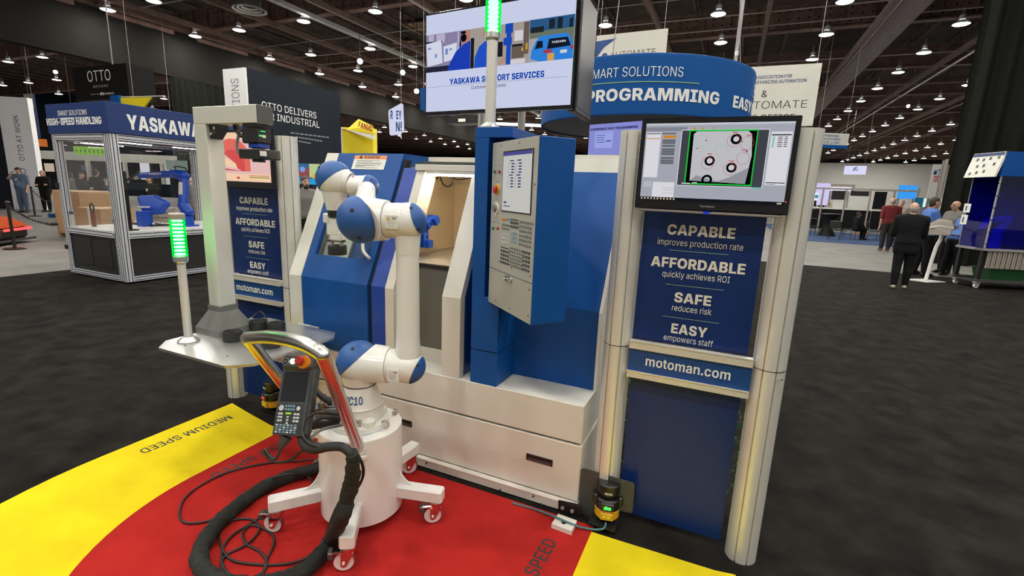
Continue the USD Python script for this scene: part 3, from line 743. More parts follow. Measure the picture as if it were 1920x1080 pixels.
part(mt, 'maker_lettering', put(text('ViewSonic', .0085, 600, .0006), mM @ tr(mw / 2, .016, 0)), 'grey_print', False)
part(mt, 'power_mark', put(prism([(-.018, .0), (.018, .0), (0, -.014)], .004), mM @ tr(mw / 2, -.001, -.006)), emat('mark_blue', '2440C8', .8), False)
part(mt, 'power_light', put(box(-.002, .002, 0, .004, 0, .001), mM @ tr(mw - .014, .05, 0)), 'led_red', False)
part(mt, 'base_strip', put(box(.02, mw - .02, -.012, 0, -.02, -.004, .003), mM), 'pipe_grey', False)
part(mt, 'wall_arm', put(box(mw * .45, mw * .55, mh * .3, mh * .6, -.14, -.04), mM), 'black_plastic', False)
asp2 = 1.6
pl_, pr_, pt_ = gy(405, 352, 2.3), gy(513, 356, 2.3), gy(397, 250, 2.3)
lM = frame((pl_[0] - .006, 2.3, pr_[2] + .0), X3, Z3); lw_ = pr_[0] - pl_[0] + .012; lh_ = pt_[2] - pr_[2]
def pie(cx, cy, r0, r1, a0, a1, asp):
    t = np.radians(np.linspace(a0, a1, 30)); o = [(r1 * math.cos(a), r1 * math.sin(a)) for a in t]; i = [(r0 * math.cos(a), r0 * math.sin(a)) for a in t[::-1]]
    return affinity.translate(affinity.scale(Polygon(o + i), 1, asp, origin=(0, 0)), cx, 1 - cy)
zone = [scr('F1C9A8', 1.0),
  ('map_field', scr('E2B9B4', 1.0), R4(.0, .13, 1, .84)),
  ('beam_shape', scr('F0CDA8', 1.0), Polygon([(0, .62), (.40, .36), (.42, .33), (.41, .29), (.38, .275), (0, .36)])),
  ('warning_zone', scr('DE6A60', 1.0), Polygon([(.10, .66), (.14, .76), (.21, .84), (.30, .875), (.40, .87), (.50, .82), (.58, .73), (.64, .62), (.66, .48), (.66, .21), (.50, .21), (.42, .30), (.40, .37), (.20, .56)])),
  ('protective_zone', scr('D2524F', 1.0), Polygon([(.19, .57), (.25, .63), (.32, .66), (.40, .65), (.48, .60), (.53, .52), (.56, .42), (.565, .22), (.50, .21), (.42, .28), (.42, .33), (.40, .37)])),
  ('lower_zone', scr('C95550', 1.0), Polygon([(.09, .28), (.38, .235), (.50, .21), (.09, .23)])),
  ('legend_marks', scr('C03A2C', .9), U([R4(.41, .905, .455, .945), R4(.63, .87, .98, .88)])),
  ('legend_bar', scr('7C9A3C', .9), R4(.63, .90, .98, .918))]
mt2, *_ = monitor('zone_monitor', 'black monitor with pink safety zone screen on the left sign stand', lM, lw_, lh_ + .02, zone, (.012, .022, .016, .045))

# ================================================================ octagonal table, arch, parts on it
TZ = .77
tb = thing('octagonal_table', 'silver octagonal metal table beside the robot cart, left', 'table', (-2.45, 1.85, 0))
poly = [(-2.73, 1.495), (-2.196, 1.49), (-2.10, 1.585), (-2.09, 2.112), (-2.155, 2.19), (-2.76, 2.21), (-2.835, 2.12), (-2.82, 1.585)]
part(tb, 'table_top', prism(poly, .014, tr(0, 0, TZ - .014)), 'aluminium_plate', False)
part(tb, 'support_bracket', cat(box(-2.5, -2.42, 1.7, 2.26, TZ - .06, TZ - .014), side_prism([(1.8, TZ - .06), (2.262, TZ - .06), (2.262, .42)], -2.475, -2.445), box(-2.55, -2.37, 2.255, 2.268, .40, TZ - .02)), 'alu_paint', False)
for (x, y) in ((426, 668), (347, 648), (585, 618), (583, 631), (466, 606), (640, 640)):
    p = gz(x, y, TZ)
    if p[0] < -2.1: part(tb, 'plate_screw', cyl(p, p + [0, 0, .0015], .006, n=8), 'dark_steel')
tw = gz(354, 640, TZ)
def light_tower(name, label, base, zl0, zl1, ztop, r=.037, pr=.021):
    t = thing(name, label, 'signal light', base)
    b = np.asarray(base, float)
    part(t, 'base_flange', lathe([(0, 0), (.055, 0), (.055, .008), (.03, .028), (pr, .03)], 28, tr(*b)), 'aluminium_plate')
    for a in range(4): 
        q = b + [.042 * math.cos(a * 1.57 + .6), .042 * math.sin(a * 1.57 + .6), .008]
        part(t, 'flange_screw', cyl(q, q + [0, 0, .007], .006, n=8), 'dark_steel')
    part(t, 'pole', cyl(b + [0, 0, .028], (b[0], b[1], zl0 - .03), pr, n=24), 'aluminium')
    part(t, 'lower_collar', lathe([(pr, 0), (.03, .0), (.036, .01), (.036, .035), (.03, .038)], 28, tr(b[0], b[1], zl0 - .036)), 'aluminium_plate')
    n = max(6, int(round((zl1 - zl0) / .0205)))
    part(t, 'green_lens', lathe([(r, zl0), (r, zl1)], 28, tr(b[0], b[1], 0)), 'lens_green')
    for k in range(n):
        z = zl0 + (zl1 - zl0) * (k + .5) / n
        part(t, 'led_ring', lathe([(0, z - .0042), (r * .66, z - .0042), (r * .70, z), (r * .66, z + .0042), (0, z + .0042)], 24, tr(b[0], b[1], 0)), 'led_green_hot', label='glowing green ring')
    part(t, 'cap', lathe([(r, zl1), (r + .002, zl1 + .004), (r + .002, ztop - .006), (r - .004, ztop), (0, ztop)], 28, tr(b[0], b[1], 0)), 'bed_grey')
    return t
light_tower('light_tower', 'green lit signal light on a silver pole standing on the octagonal table', (tw[0], tw[1], TZ), 1.255, 1.455, 1.487)
ar = thing('camera_arch', 'light grey square-tube camera gantry with pyramid foot on the octagonal table', 'gantry', (-2.70, 1.87, TZ))
AX, AY = -2.755, 1.872
def frus(z0, z1, a, b, o): 
    P = [(sx * a, sy * a, z0) for sx in (-1, 1) for sy in (-1, 1)] + [(sx * b, sy * b, z1) for sx in (-1, 1) for sy in (-1, 1)]
    return trimesh.convex.convex_hull(np.array(P) + [o[0], o[1], 0])
part(ar, 'pyramid_foot', cat(frus(TZ, TZ + .035, .108, .108, (AX + .03, AY)), frus(TZ + .035, .905, .108, .056, (AX + .03, AY)), frus(.905, .935, .056, .056, (AX + .03, AY))), 'grey_paint', False, label='dark grey pyramid foot')
ax = AX + .03
part(ar, 'upright', box(ax - .05, ax + .05, AY - .05, AY + .05, .935, 1.9645, .003), 'alu_paint', False)
part(ar, 'beam', box(ax - .05, -2.275, AY - .05, AY + .05, 1.965, 2.056, .003), 'alu_paint', False)
part(ar, 'beam_end_cap', box(-2.275, -2.270, AY - .048, AY + .048, 1.967, 2.054), 'dark_steel', False)
part(ar, 'corner_bracket', prism([(0, 0), (.075, 0), (.075, .02), (.02, .075), (0, .075)], .06, np.array([[1, 0, 0, ax + .05], [0, 0, 1, AY - .03], [0, -1, 0, 1.965], [0, 0, 0, 1.0]])), 'black_plastic', False)
for q in ((.05, -.02), (.02, -.05)): part(ar, 'bracket_bolt', cyl((ax + .05 + q[0], AY - .032, 1.965 + q[1]), (ax + .05 + q[0], AY - .038, 1.965 + q[1]), .009, n=8), 'chrome')
cv = thing('vision_camera', 'black industrial camera with flat ring light hanging under the grey gantry', 'camera', (-2.38, AY, 1.75))
vx = gy(481, 230, AY)[0]
part(cv, 'camera_mount', box(vx - .06, vx + .045, AY - .04, AY + .04, 1.945, 1.965, .003), 'black_plastic', False)
part(cv, 'camera_body', box(vx - .065, vx + .05, AY - .045, AY + .045, 1.865, 1.942, .006), 'black_plastic', False)
part(cv, 'blue_spacer', box(vx - .03, vx + .045, AY - .035, AY + .035, 1.842, 1.865, .003), 'blue_vivid', False)
part(cv, 'lens_barrel', cyl((vx + .0, AY, 1.77), (vx + .0, AY, 1.845), .032), 'black_gloss')
part(cv, 'ring_light', box(vx - .062, vx + .085, AY - .07, AY + .07, 1.785, 1.835, .004), 'black_plastic', False)
part(cv, 'status_leds', cat(box(vx + .0505, vx + .0515, AY - .02, AY + .01, 1.925, 1.93), box(vx + .0505, vx + .0515, AY - .03, AY - .01, 1.90, 1.908)), 'lit_green', False)
part(cv, 'data_plate', cat(box(vx + .0855, vx + .086, AY - .06, AY - .02, 1.80, 1.825), box(vx + .0505, vx + .051, AY - .01, AY + .01, 1.895, 1.91)), 'label_white', False)
part(cv, 'connector', cat(cyl((vx - .10, AY, 1.905), (vx - .065, AY, 1.905), .014, n=14), cyl((vx - .09, AY - .02, 1.81), (vx - .06, AY - .02, 1.81), .009, n=12)), 'brass' if 'brass' in MATS else 'yellow_plastic')
part(cv, 'camera_cable', tube(spline([(vx - .09, AY - .02, 1.81), (vx - .13, AY - .02, 1.82), (vx - .15, AY - .01, 1.86), (vx - .14, AY, 1.93), (vx - .15, AY, 1.965)]), .008, 8), 'cable_grey')
part(cv, 'camera_cable', tube(spline([(vx - .10, AY, 1.905), (vx - .13, AY, 1.91), (vx - .16, AY, 1.94), (vx - .17, AY, 1.965)]), .011, 8), 'cable_black')
where = ['leftmost black rubber ring on the octagonal table, nearest the pyramid foot', 'black rubber ring at the back of the octagonal table with a cable over it', 'rear right black rubber ring on the octagonal table', 'front right black rubber ring, half hidden behind the steel cart handle']
for (x, y), lb_ in zip(((437, 638), (485, 617), (519, 621), (508, 650)), where):
    c = gz(x, y, TZ + .0)
    single('workpiece_ring', lb_, 'ring', lathe([(.031, 0), (.049, 0), (.051, .003), (.051, .05), (.047, .056), (.042, .056), (.038, .05), (.038, .046), (.031, .042), (.031, 0)], 32, tr(c[0], c[1], TZ)), 'black_rubber', 40, group='black workpiece rings')
c0, c1 = gz(466, 603, TZ + .03), gz(500, 600, TZ + .06)
ac = thing('sensor_cable', 'thin black cable with grey plug lying behind the rings on the octagonal table', 'cable', (-2.75, 2.05, TZ))
part(ac, 'wire', tube(spline([(-2.80, 2.12, TZ + .01), c0, gz(478, 590, TZ + .05), gz(490, 585, TZ + .06), c1, gz(503, 612, TZ + .02), (-2.56, 2.10, TZ + .006)]), .005, 8), 'cable_black')
part(ac, 'plug', cyl(gz(462, 604, TZ + .03), gz(472, 598, TZ + .035), .012, n=12), 'cable_grey')

# ================================================================ robot cart and arm
BX, BY_ = -1.575, 1.75
def mf(m): 
    return manifold3d.Manifold(manifold3d.Mesh(np.asarray(m.vertices, np.float32), np.asarray(m.faces, np.uint32)))
def tm(m):
    q = m.to_mesh(); return trimesh.Trimesh(q.vert_properties[:, :3], q.tri_verts, process=False)
ct = thing('robot_cart', 'white five-legged pedestal cart on locking castors carrying the robot arm', 'cart', (BX, BY_, 0))
part(ct, 'pedestal', lathe([(0, .055), (.20, .055), (.203, .058), (.203, .497), (.2, .503), (.0, .503)], 56, tr(BX, BY_, 0)), 'cart_white', 30)
angs = [230.6 + 72 * k for k in range(5)]
def out(a, r, z): return np.array([BX + r * math.cos(math.radians(a)), BY_ + r * math.sin(math.radians(a)), z])
for a in angs:
    M = frame(out(a, 0, 0), out(a, 1, 0) - out(a, 0, 0), ez=Z3)
    lg = part(ct, 'leg', put(box(.17, .435, -.033, .033, .128, .196, .008), M), 'cart_white', False)
    g = [(.19, .19)] + [(.19 + .11 * (1 - math.sin(t)) , .19 + .14 * (1 - math.cos(t))) for t in np.linspace(np.pi / 2, 0, 8)][::-1]
    web = Polygon([(.195, .195), (.195, .33)] + [(.195 + .10 * (1 - math.cos(t)), .195 + .135 * (1 - math.sin(t))) for t in np.linspace(.05, np.pi / 2, 8)])
    part(lg, 'gusset', prism(web, .01, M @ np.array([[1, 0, 0, 0], [0, 0, -1, .005], [0, 1, 0, 0], [0, 0, 0, 1.0]])), 'cart_white', False)
    # castor: top plate, fork, wheel, brake pedal
    q = out(a, .40, 0); w = math.radians(200 if a < 300 or a > 500 else 215)
    D = np.array([math.cos(w), math.sin(w), 0]); W = np.array([-D[1], D[0], 0])
    wc = q + D * .018 + Z3 * .055
    Fm = frame(q, D, ez=Z3)
    c_ = part(ct, 'castor', put(cat(cyl((0, 0, .112), (0, 0, .128), .034, n=24), cyl((0, 0, .096), (0, 0, .112), .029, n=24), *[prism([(-.026, .10), (.03, .10), (.03, .04), (.018, .032), (.006, .04), (-.018, .085)], .004, np.array([[1, 0, 0, 0], [0, 0, 1, s], [0, 1, 0, 0], [0, 0, 0, 1.0]])) for s in (-.022, .018)]), Fm), 'chrome', 30)
    WM = frame(wc, D, ez=W)
    part(c_, 'wheel_tread', put(lathe([(.041, -.013), (.046, -.012), (.049, -.006), (.049, .006), (.046, .012), (.041, .013)], 32), WM), 'wheel_tread', 40)
    part(c_, 'wheel_hub', put(cat(lathe([(.0, -.011), (.018, -.013), (.022, -.011), (.033, -.011), (.0425, -.0132), (.0425, .0132), (.033, .011), (.022, .011), (.018, .013), (0, .011)], 32), cyl((0, 0, -.027), (0, 0, .027), .006, n=12)), WM), 'wheel_hub', 30)
    part(c_, 'brake_lever', put(cat(box(-.05, .005, -.02, .02, .098, .112, .004)), frame(q, -D, ez=Z3) @ tr(-.02, 0, 0)), 'chrome', False)
    part(c_, 'brake_pedal', put(box(-.085, -.06, -.022, .022, .074, .11, .005), frame(q, D, ez=Z3) @ tr(.14, 0, 0) if False else frame(q, -D, ez=Z3) @ tr(0.0, 0, 0)), 'dark_steel', False)
# steel push handle
def hp_(x, y, z=None):
    return None
b1, b2 = gz(674, 842, .47), gz(597, 800, .47)
ztop = .985
t2 = gz(455, 633, ztop); t1c = gz(612, 668, .93)
hn = np.cross(t2 - b2, b1 - b2); hn /= np.linalg.norm(hn)
def onp(x, y): return gp(x, y, b2, hn)
HR = .0268
P_top = [onp(x, y) for x, y in ((463, 634), (500, 632), (537, 636), (568, 644), (590, 654), (606, 666))]
hb = part(ct, 'push_handle', tube(spline(P_top, 6), HR, 20), 'stainless', True, label='polished steel push handle')
e1 = P_top[-1]; e0 = P_top[0]
part(hb, 'handle_leg', tube([e1 + (e1 - b1) * .012, e1 * .5 + b1 * .5, b1], HR, 20), 'stainless', True)
part(hb, 'handle_leg', tube([e0 + (e0 - b2) * .012, e0 * .5 + b2 * .5, b2], HR, 20), 'stainless', True)
for e in (e1, e0): part(hb, 'handle_corner', trimesh.creation.icosphere(3, HR * 1.005).apply_translation(e), 'stainless', True)
for b in (b1, b2):
    dirc = np.array([BX, BY_, b[2]]) - b; dirc[2] = 0; dl_ = np.linalg.norm(dirc); dirc /= dl_
    M = frame(b + [0, 0, -.02], dirc, ez=Z3)
    part(ct, 'handle_bracket', put(cat(box(-.03, max(.05, dl_ - .19), -.034, .034, -.03, .0, .006), box(-.028, .02, -.03, .03, 0, .04, .008)), M), 'cart_white', False)
    part(ct, 'bracket_screw', put(cyl((-.034, .0, -.015), (-.03, .0, -.015), .008, n=10), M), 'dark_steel')

u = np.array([math.cos(math.radians(17)), math.sin(math.radians(17)), 0]); w = np.array([-u[1], u[0], 0])
B0 = np.array([BX, BY_, 0])
rb = thing('industrial_robot', 'white and blue six-axis robot arm holding a gripper over the machine door', 'robot', (BX, BY_, .503))
part(rb, 'base_casting', cat(lathe([(0, .503), (.135, .503), (.138, .507), (.136, .53), (.118, .545), (.108, .62), (0, .62)], 48, tr(BX, BY_, 0)),
     *[put(box(.06, .135, -.03, .03, .503, .575, .014), frame((BX, BY_, 0), (math.cos(a), math.sin(a), 0), ez=Z3)) for a in np.radians((17 + 45, 17 + 135, 17 + 225, 17 + 315))]), 'robot_white', 30)
part(rb, 'base_cone', lathe([(.114, .615), (.107, .625), (.082, .705), (.080, .716), (0, .716)], 48, tr(BX, BY_, 0)), 'robot_white', 30)
part(rb, 'base_seam', lathe([(.0815, .716), (.0815, .7195), (0, .7195)], 48, tr(BX, BY_, 0)), 'black_matte', 30)
# HC10 lettering wrapped round the cone, towards the viewer's left
tmh = text('HC10', .036, 640, .0016, w=.092)
tmh = tmh.subdivide_to_size(.008)
V = tmh.vertices.copy(); a0 = math.radians(292)
ang = a0 + V[:, 0] / .098; zz = .645 + V[:, 1]; rr = np.interp(zz, [.625, .705], [.107, .082]) + .0004 + V[:, 2]
tmh.vertices = np.column_stack([BX + rr * np.cos(ang), BY_ + rr * np.sin(ang), zz])
part(rb, 'lettering', tmh, 'blue_print', False, label='blue model lettering')
for (x, y) in ((693, 801), (699, 797), (738, 776), (741, 770), (668, 797), (742, 775)):
    p = gz(x, y, .51); part(rb, 'base_bolt', cyl(p - [0, 0, .004], p + [0, 0, .014], .008, n=6), 'bed_grey')
ep = gz(722, 802, .506)
part(rb, 'lifting_eye', tube([ep + [.018 * math.cos(t) * .9, .018 * math.cos(t) * .4, .02 + .018 * math.sin(t)] for t in np.linspace(0, 2 * np.pi, 20, endpoint=False)], .0055, 8, True), 'bed_grey', True)
pf = frame(out(302, .118, .555), (math.cos(math.radians(32)), math.sin(math.radians(32)), 0), (0, 0, 1))
part(rb, 'rating_plate', put(box(-.026, .026, -.022, .022, 0, .003), pf), 'bed_grey', False, label='grey rating plate')
part(rb, 'rating_print', cat([put(box(-.02, .02 - (k % 3) * .008, -.016 + k * .007, -.014 + k * .007, .003, .0035), pf) for k in range(5)]), 'key_dark', False)
# connector block facing the handle
cM = frame(out(222, .115, .585), (math.cos(math.radians(312)), math.sin(math.radians(312)), 0), Z3)
cbk = part(rb, 'connector_plate', put(box(-.055, .075, -.055, .05, 0, .012, .004), cM), 'bed_grey', False)
for (x, y, r) in ((-.03, .02, .018), (.02, .025, .012), (.02, -.005, .010), (.05, .02, .009), (.05, -.01, .009), (-.03, -.025, .012), (.02, -.035, .009), (.052, -.038, .007)):
    part(cbk, 'socket', put(cyl((x, y, .012), (x, y, .035), r, n=14, ch=.002), cM), 'bed_grey')
hp0 = gd(631, 771, 2.14); hF = frame(hp0, CR, CU)
hc2 = part(rb, 'heavy_connector', put(cat(box(-.055, .03, -.028, .022, -.03, .02, .01), box(-.03, .045, .005, .045, -.05, .0, .012), cyl((-.05, -.01, -.0), (-.09, -.02, .0), .016, n=14)), hF), 'key_grey', False, label='grey multi-pin connector')
part(hc2, 'locking_lever', put(tube([(-.045, .02, .022), (.02, .03, .03), (.04, .0, .022)], .004, 6), hF), 'chrome')
hc = part(rb, 'heavy_connector', put(cat(box(-.075, -.005, -.008, .045, .02, .075, .01), box(-.07, -.01, -.03, .02, .07, .115, .012)), cM), 'dark_steel', False, label='grey multi-pin connector')
part(hc, 'locking_lever', put(tube([(-.08, .0, .03), (-.08, .05, .05), (0, .05, .05), (0, .0, .03)], .004, 6), cM), 'chrome')

def joint(name, p, d1, L1, r1, d2, L2, r2, R, cut=.10, screws=True, nrm_=None, tp=1.2):
    """an elbow housing with stubs along d1 and d2 and a blue domed cap on its outer corner"""
    p = np.asarray(p, float); d1 = d1 / np.linalg.norm(d1); d2 = d2 / np.linalg.norm(d2)
    n = -(d1 + d2) if nrm_ is None else np.asarray(nrm_, float); n = n / np.linalg.norm(n)
    sp = trimesh.creation.icosphere(4, R).apply_translation(p)
    c1 = mf(cyl(p, p + d1 * L1, min(R * .97, r1 * tp), r1, n=48)); c2 = mf(cyl(p, p + d2 * L2, min(R * .97, r2 * tp), r2, n=48))
    body = mf(sp) + c1 + c2
    cp_ = p + n * R * cut
    white = body.trim_by_plane((-n).tolist(), float(-n @ cp_))
    dome = mf(trimesh.creation.icosphere(4, R * 1.03).apply_translation(p)).trim_by_plane(n.tolist(), float(n @ (cp_ + n * .0012)))
    j = part(rb, 'joint_housing', tm(white), 'robot_white', 30)
    k = part(j, 'joint_cap', tm(dome), 'robot_blue', 30, label='blue domed joint cap')
    if screws:
        a = np.cross(n, Z3); a /= np.linalg.norm(a); b = np.cross(n, a)
        ms = []
        for q in range(4):
            t = q * np.pi / 2 + np.pi / 4
            v = (a * math.cos(t) + b * math.sin(t)) * .80 + n * .6; v /= np.linalg.norm(v)
            c = p + v * R * 1.03
            ms.append(cyl(c - v * .01, c + v * .0012, R * .085, n=12))
        part(rb, 'cap_screw', cat(ms), 'black_matte', 30, kind='stuff')
    return j
T2 = B0 + Z3 * .824
joint('j1', T2, -Z3, .105, .079, u, .155, .088, .104, .10)
part(rb, 'joint_seam', cyl(T2 + u * .1535, T2 + u * .1565, .0785, n=48), 'black_matte')
E2 = B0 + u * .248 + Z3 * .824
joint('j2', E2, -u, .092, .080, Z3, .17, .054, .082, .52, True, u - Z3 * .38)
part(rb, 'lower_link', cyl(E2 + Z3 * .10, E2 + Z3 * .62, .056, .051, n=40), 'robot_white')
E3 = B0 + u * .248 + Z3 * 1.52
joint('j3', E3, -Z3, .15, .053, -u, .094, .080, .085, .55, True, u + Z3 * .34)
part(rb, 'joint_seam', cyl(E3 - u * .093, E3 - u * .0965, .0785, n=48), 'black_matte')
T3 = B0 + u * .03 + Z3 * 1.52
W4 = gp(689, 350, B0 + w * .43, w)
f = W4 - T3; fl = np.linalg.norm(f); f /= fl
joint('j4', T3, u, .122, .092, f, .16, .056, .108, .02, True, None, 1.45)
part(rb, 'forearm', cyl(T3 + f * .08, T3 + f * (fl - .03), .060, .043, n=40), 'robot_white')
W5 = gp(627, 336, B0 + w * .43, w); W5xy = W5[:2]
u2 = (W4 - W5) * [1, 1, 0]; u2 /= np.linalg.norm(u2)
Lw = float(np.linalg.norm(W4 - W5)) / 2
joint('j5', W4, -f, .10, .046, -u2, Lw - .001, .056, .062, .0, True, u2)
u2b = W4 - W5; u2b /= np.linalg.norm(u2b)
part(rb, 'joint_seam', cyl(W5 + u2b * (Lw - .001), W5 + u2b * (Lw + .001), .0545, n=40), 'grey_print')
zf = hz(622, 394, W5xy)
joint('j6', W5, u2b, Lw - .001, .056, -Z3, W5[2] - zf, .046, .096, -.06, False, None, 1.8)
cn = -(u2b - Z3); cn /= np.linalg.norm(cn)
sd = np.cross(cn, w); 
part(rb, 'cap_groove', put(box(-.005, .005, -.035, .035, 0, .004, .002), frame(W5 + (cn * .92 - w * .39) / np.linalg.norm(cn * .92 - w * .39) * .097, sd + .3 * cn, ez=cn * .92 - w * .39)), 'black_matte', False)
part(rb, 'red_mark', put(box(-.004, .004, -.008, .008, 0, .0015), frame(W4 - u2 * .066 + (Z3 * .85 - w * .5) * .0575, u2, ez=Z3 * .85 - w * .5)), 'red_plastic', False)
# labels on the housings
def plate_on(o, ex, ez, wd, ht): return put(box(-wd / 2, wd / 2, -ht / 2, ht / 2, 0, .001), frame(o, ex, ez=ez))
for (c, nm, zc, tri) in ((E3, 'axis_label', 1.52, True), (E2, 'axis_label', .824, False)):
    o = c - u * .045 - w * .0815 + Z3 * (-.0 if tri else -.02)
    F_ = frame(o, u, ez=-w)
    lb = part(rb, nm, put(box(-.028, .028, -.03, .03, -.004, .0012, .0005), F_), 'label_white', False, label='small white caution label')
    q = [put(box(-.02, .02 - .01 * (k % 2), -.024 + k * .009, -.0225 + k * .009, .0012, .0018), F_) for k in range(4)] + [put(box(.004, .02, .012, .02, .0012, .0018), F_)]
    part(lb, 'label_print', cat(q), 'grey_print', False)
    if tri: part(lb, 'warning_triangle', put(prism([(-.022, .008), (-.006, .008), (-.014, .022)], .0008), F_ @ tr(0, 0, .0012)), 'yellow_plastic', False)
    else: part(lb, 'dial_print', put(cat(prism(Point(0, 0).buffer(.016, 12).difference(Point(0, 0).buffer(.014, 12)), .0006), box(-.001, .001, -.008, .008, 0, .0006)), F_ @ tr(-.004, .002, .0012)), 'grey_print', False)
# gripper
gr_ = part(rb, 'gripper', cyl((W5xy[0], W5xy[1], zf - .035), (W5xy[0], W5xy[1], zf), .043, n=32), 'black_plastic', label='white electric gripper with black wrist ring')
G = lambda x, y: hz(x, y, W5xy)
part(gr_, 'gripper_module', put(box(-.062, -.02, -.03, .03, G(622, 418), G(622, 400), .006), frame((W5xy[0], W5xy[1], 0), u, ez=Z3)), 'robot_white', False)
za, zb = G(628, 452), zf - .035
part(gr_, 'gripper_body', cat(put(box(-.045, .03, -.03, .03, za + .03, zb, .01), frame((W5xy[0], W5xy[1], 0), u, ez=Z3)), put(box(-.03, .045, -.028, .028, za, za + .06, .01), frame((W5xy[0], W5xy[1], 0), u, ez=Z3))), 'robot_white', False)
zc_, zd = G(630, 462), G(630, 477)
for s in (-.034, .022):
    part(gr_, 'finger', put(box(s, s + .014, -.012, .012, zc_ - .005, za + .005, .003), frame((W5xy[0] , W5xy[1], 0), u, ez=Z3)), 'bed_grey', False)
part(gr_, 'finger_joint', put(box(-.05, .05, -.014, .014, za - .004, za + .006, .003), frame((W5xy[0], W5xy[1], 0), u, ez=Z3)), 'black_plastic', False)
single('workpiece_ring', 'black rubber ring held in the robot gripper', 'ring', lathe([(.031, 0), (.049, 0), (.051, .003), (.051, .048), (.047, .053), (.035, .053), (.031, .05), (.031, 0)], 32, tr(W5xy[0] + .005, W5xy[1], zd)), 'black_rubber', 40, group='black workpiece rings')

# ================================================================ teach pendant
pc_ = gd(551, 741, 1.98)
az = math.atan2(-pc_[1], -pc_[0]) - math.radians(44)        # towards the camera, turned to the left
nrm = np.array([math.cos(az) * .90, math.sin(az) * .90, .43]); nrm /= np.linalg.norm(nrm)
ex_ = np.cross(Z3, nrm); ex_ /= np.linalg.norm(ex_)
Rr = rotm(math.radians(8), nrm)[:3, :3]
ex_ = Rr @ ex_
pM = frame(pc_, ex_, ez=nrm)
pd = thing('teach_pendant', 'dark grey handheld robot teach pendant with red stop button on the cart handle', 'remote control', pc_)
PW, PH = .150, .325
def pbox(*a): return put(box(*a), pM)
part(pd, 'housing', pbox(-PW / 2, PW / 2, -PH / 2, PH / 2, -.06, -.004, .014), 'pendant_grey', False)
part(pd, 'front_frame', put(prism(sbox(-PW / 2 + .002, -PH / 2 + .004, PW / 2 - .002, PH / 2 - .003).buffer(.0), .008, tr(0, 0, -.006)), pM), 'pendant_grey', False)
part(pd, 'top_hood', pbox(-PW / 2, PW / 2, PH / 2 - .06, PH / 2 + .008, -.05, .016, .012), 'pendant_grey', False)
part(pd, 'rear_hook', pbox(-.02, .065, PH / 2 - .03, PH / 2 + .035, -.085, -.03, .01), 'pendant_grey', False)
part(pd, 'hook_cover', pbox(-.03, .05, PH / 2 - .005, PH / 2 + .03, -.055, -.01, .008), 'grey_paint', False)
part(pd, 'screen', pbox(-PW / 2 + .014, PW / 2 - .016, -.025, PH / 2 - .068, .002, .004, .0005), 'lcd_off', False, label='dark glossy pendant screen')
part(pd, 'keypad', pbox(-PW / 2 + .008, PW / 2 - .018, -PH / 2 + .008, -.035, .002, .0035, .0005), 'pendant_face', False)
tz = .016
part(pd, 'key_switch', put(cat(lathe([(.013, 0), (.016, 0), (.016, .006), (.013, .006)], 20, tr(-.052, PH / 2 - .028, tz - .002)), box(-.058, -.046, PH / 2 - .031, PH / 2 - .025, tz, tz + .008, .001)), pM), 'key_grey')
part(pd, 'start_lamp', put(cyl((-.018, PH / 2 - .026, tz - .002), (-.018, PH / 2 - .026, tz + .006), .0115, n=20, ch=.002), pM), 'led_green_hot', label='lit green start button')
part(pd, 'hold_button', put(cyl((.006, PH / 2 - .027, tz - .002), (.006, PH / 2 - .027, tz + .004), .008, n=16, ch=.002), pM), 'key_white')
es2 = part(pd, 'emergency_stop', put(lathe([(0, .038), (.016, .037), (.0195, .031), (.019, .022), (.012, .016), (.012, 0)], 28, tr(.036, PH / 2 - .026, tz)), pM), 'red_plastic', 40, label='red emergency stop button')
part(es2, 'yellow_guard', put(cat(cyl((.042, PH / 2 - .03, tz - .004), (.042, PH / 2 - .03, tz + .012), .027, n=28), ), pM), 'orange_plastic')
def key(x, y, w_, h_, m): part(pd, 'key', put(box(x - w_ / 2, x + w_ / 2, y - h_ / 2, y + h_ / 2, .003, .0065, .0015), pM), m, False)
y0_ = -.035
part(pd, 'jog_pad', put(cyl((-.047, y0_ - .017, .003), (-.047, y0_ - .017, .0065), .012, n=20, ch=.001), pM), 'key_white')
part(pd, 'jog_pad', put(cyl((.036, y0_ - .017, .003), (.036, y0_ - .017, .0065), .009, n=20, ch=.001), pM), 'key_white')
for j in range(2):
    for i in range(4): key(-.024 + i * .0125, y0_ - .009 - j * .013, .010, .009, 'key_blue')
part(pd, 'lit_key', pbox(-.022, .004, y0_ - .041, y0_ - .034, .003, .0065, .001), 'lit_yellowgreen', False, label='lit green key')
for j in range(3):
    key(-.053, y0_ - .040 - j * .0135, .011, .009, 'key_white'); key(-.041, y0_ - .040 - j * .0135, .011, .009, 'key_white')
    key(.024, y0_ - .040 - j * .0135, .013, .009, 'key_white'); key(.039, y0_ - .040 - j * .0135, .013, .009, 'key_white')
    key(-.009, y0_ - .052 - j * .012, .011, .008, 'key_white')
for j in range(4):
    for i in range(6): key(-.055 + i * .0178, y0_ - .084 - j * .0128 * .72, .013, .0068, 'key_blue' if (i + j) % 3 else 'key_white')
part(pd, 'cable_boot', put(cat(cyl((-.03, -PH / 2 - .002, -.03), (-.045, -PH / 2 - .045, -.025), .026, .013, n=18)), pM), 'pendant_grey')
part(pd, 'side_switch', cat(pbox(PW / 2 - .002, PW / 2 + .004, -.06, -.01, -.045, -.02, .003)), 'black_plastic', False)
part(pd, 'hanger_hook', pbox(.0, .05, PH / 2 - .02, PH / 2 + .012, -.125, -.07, .006), 'dark_steel', False)

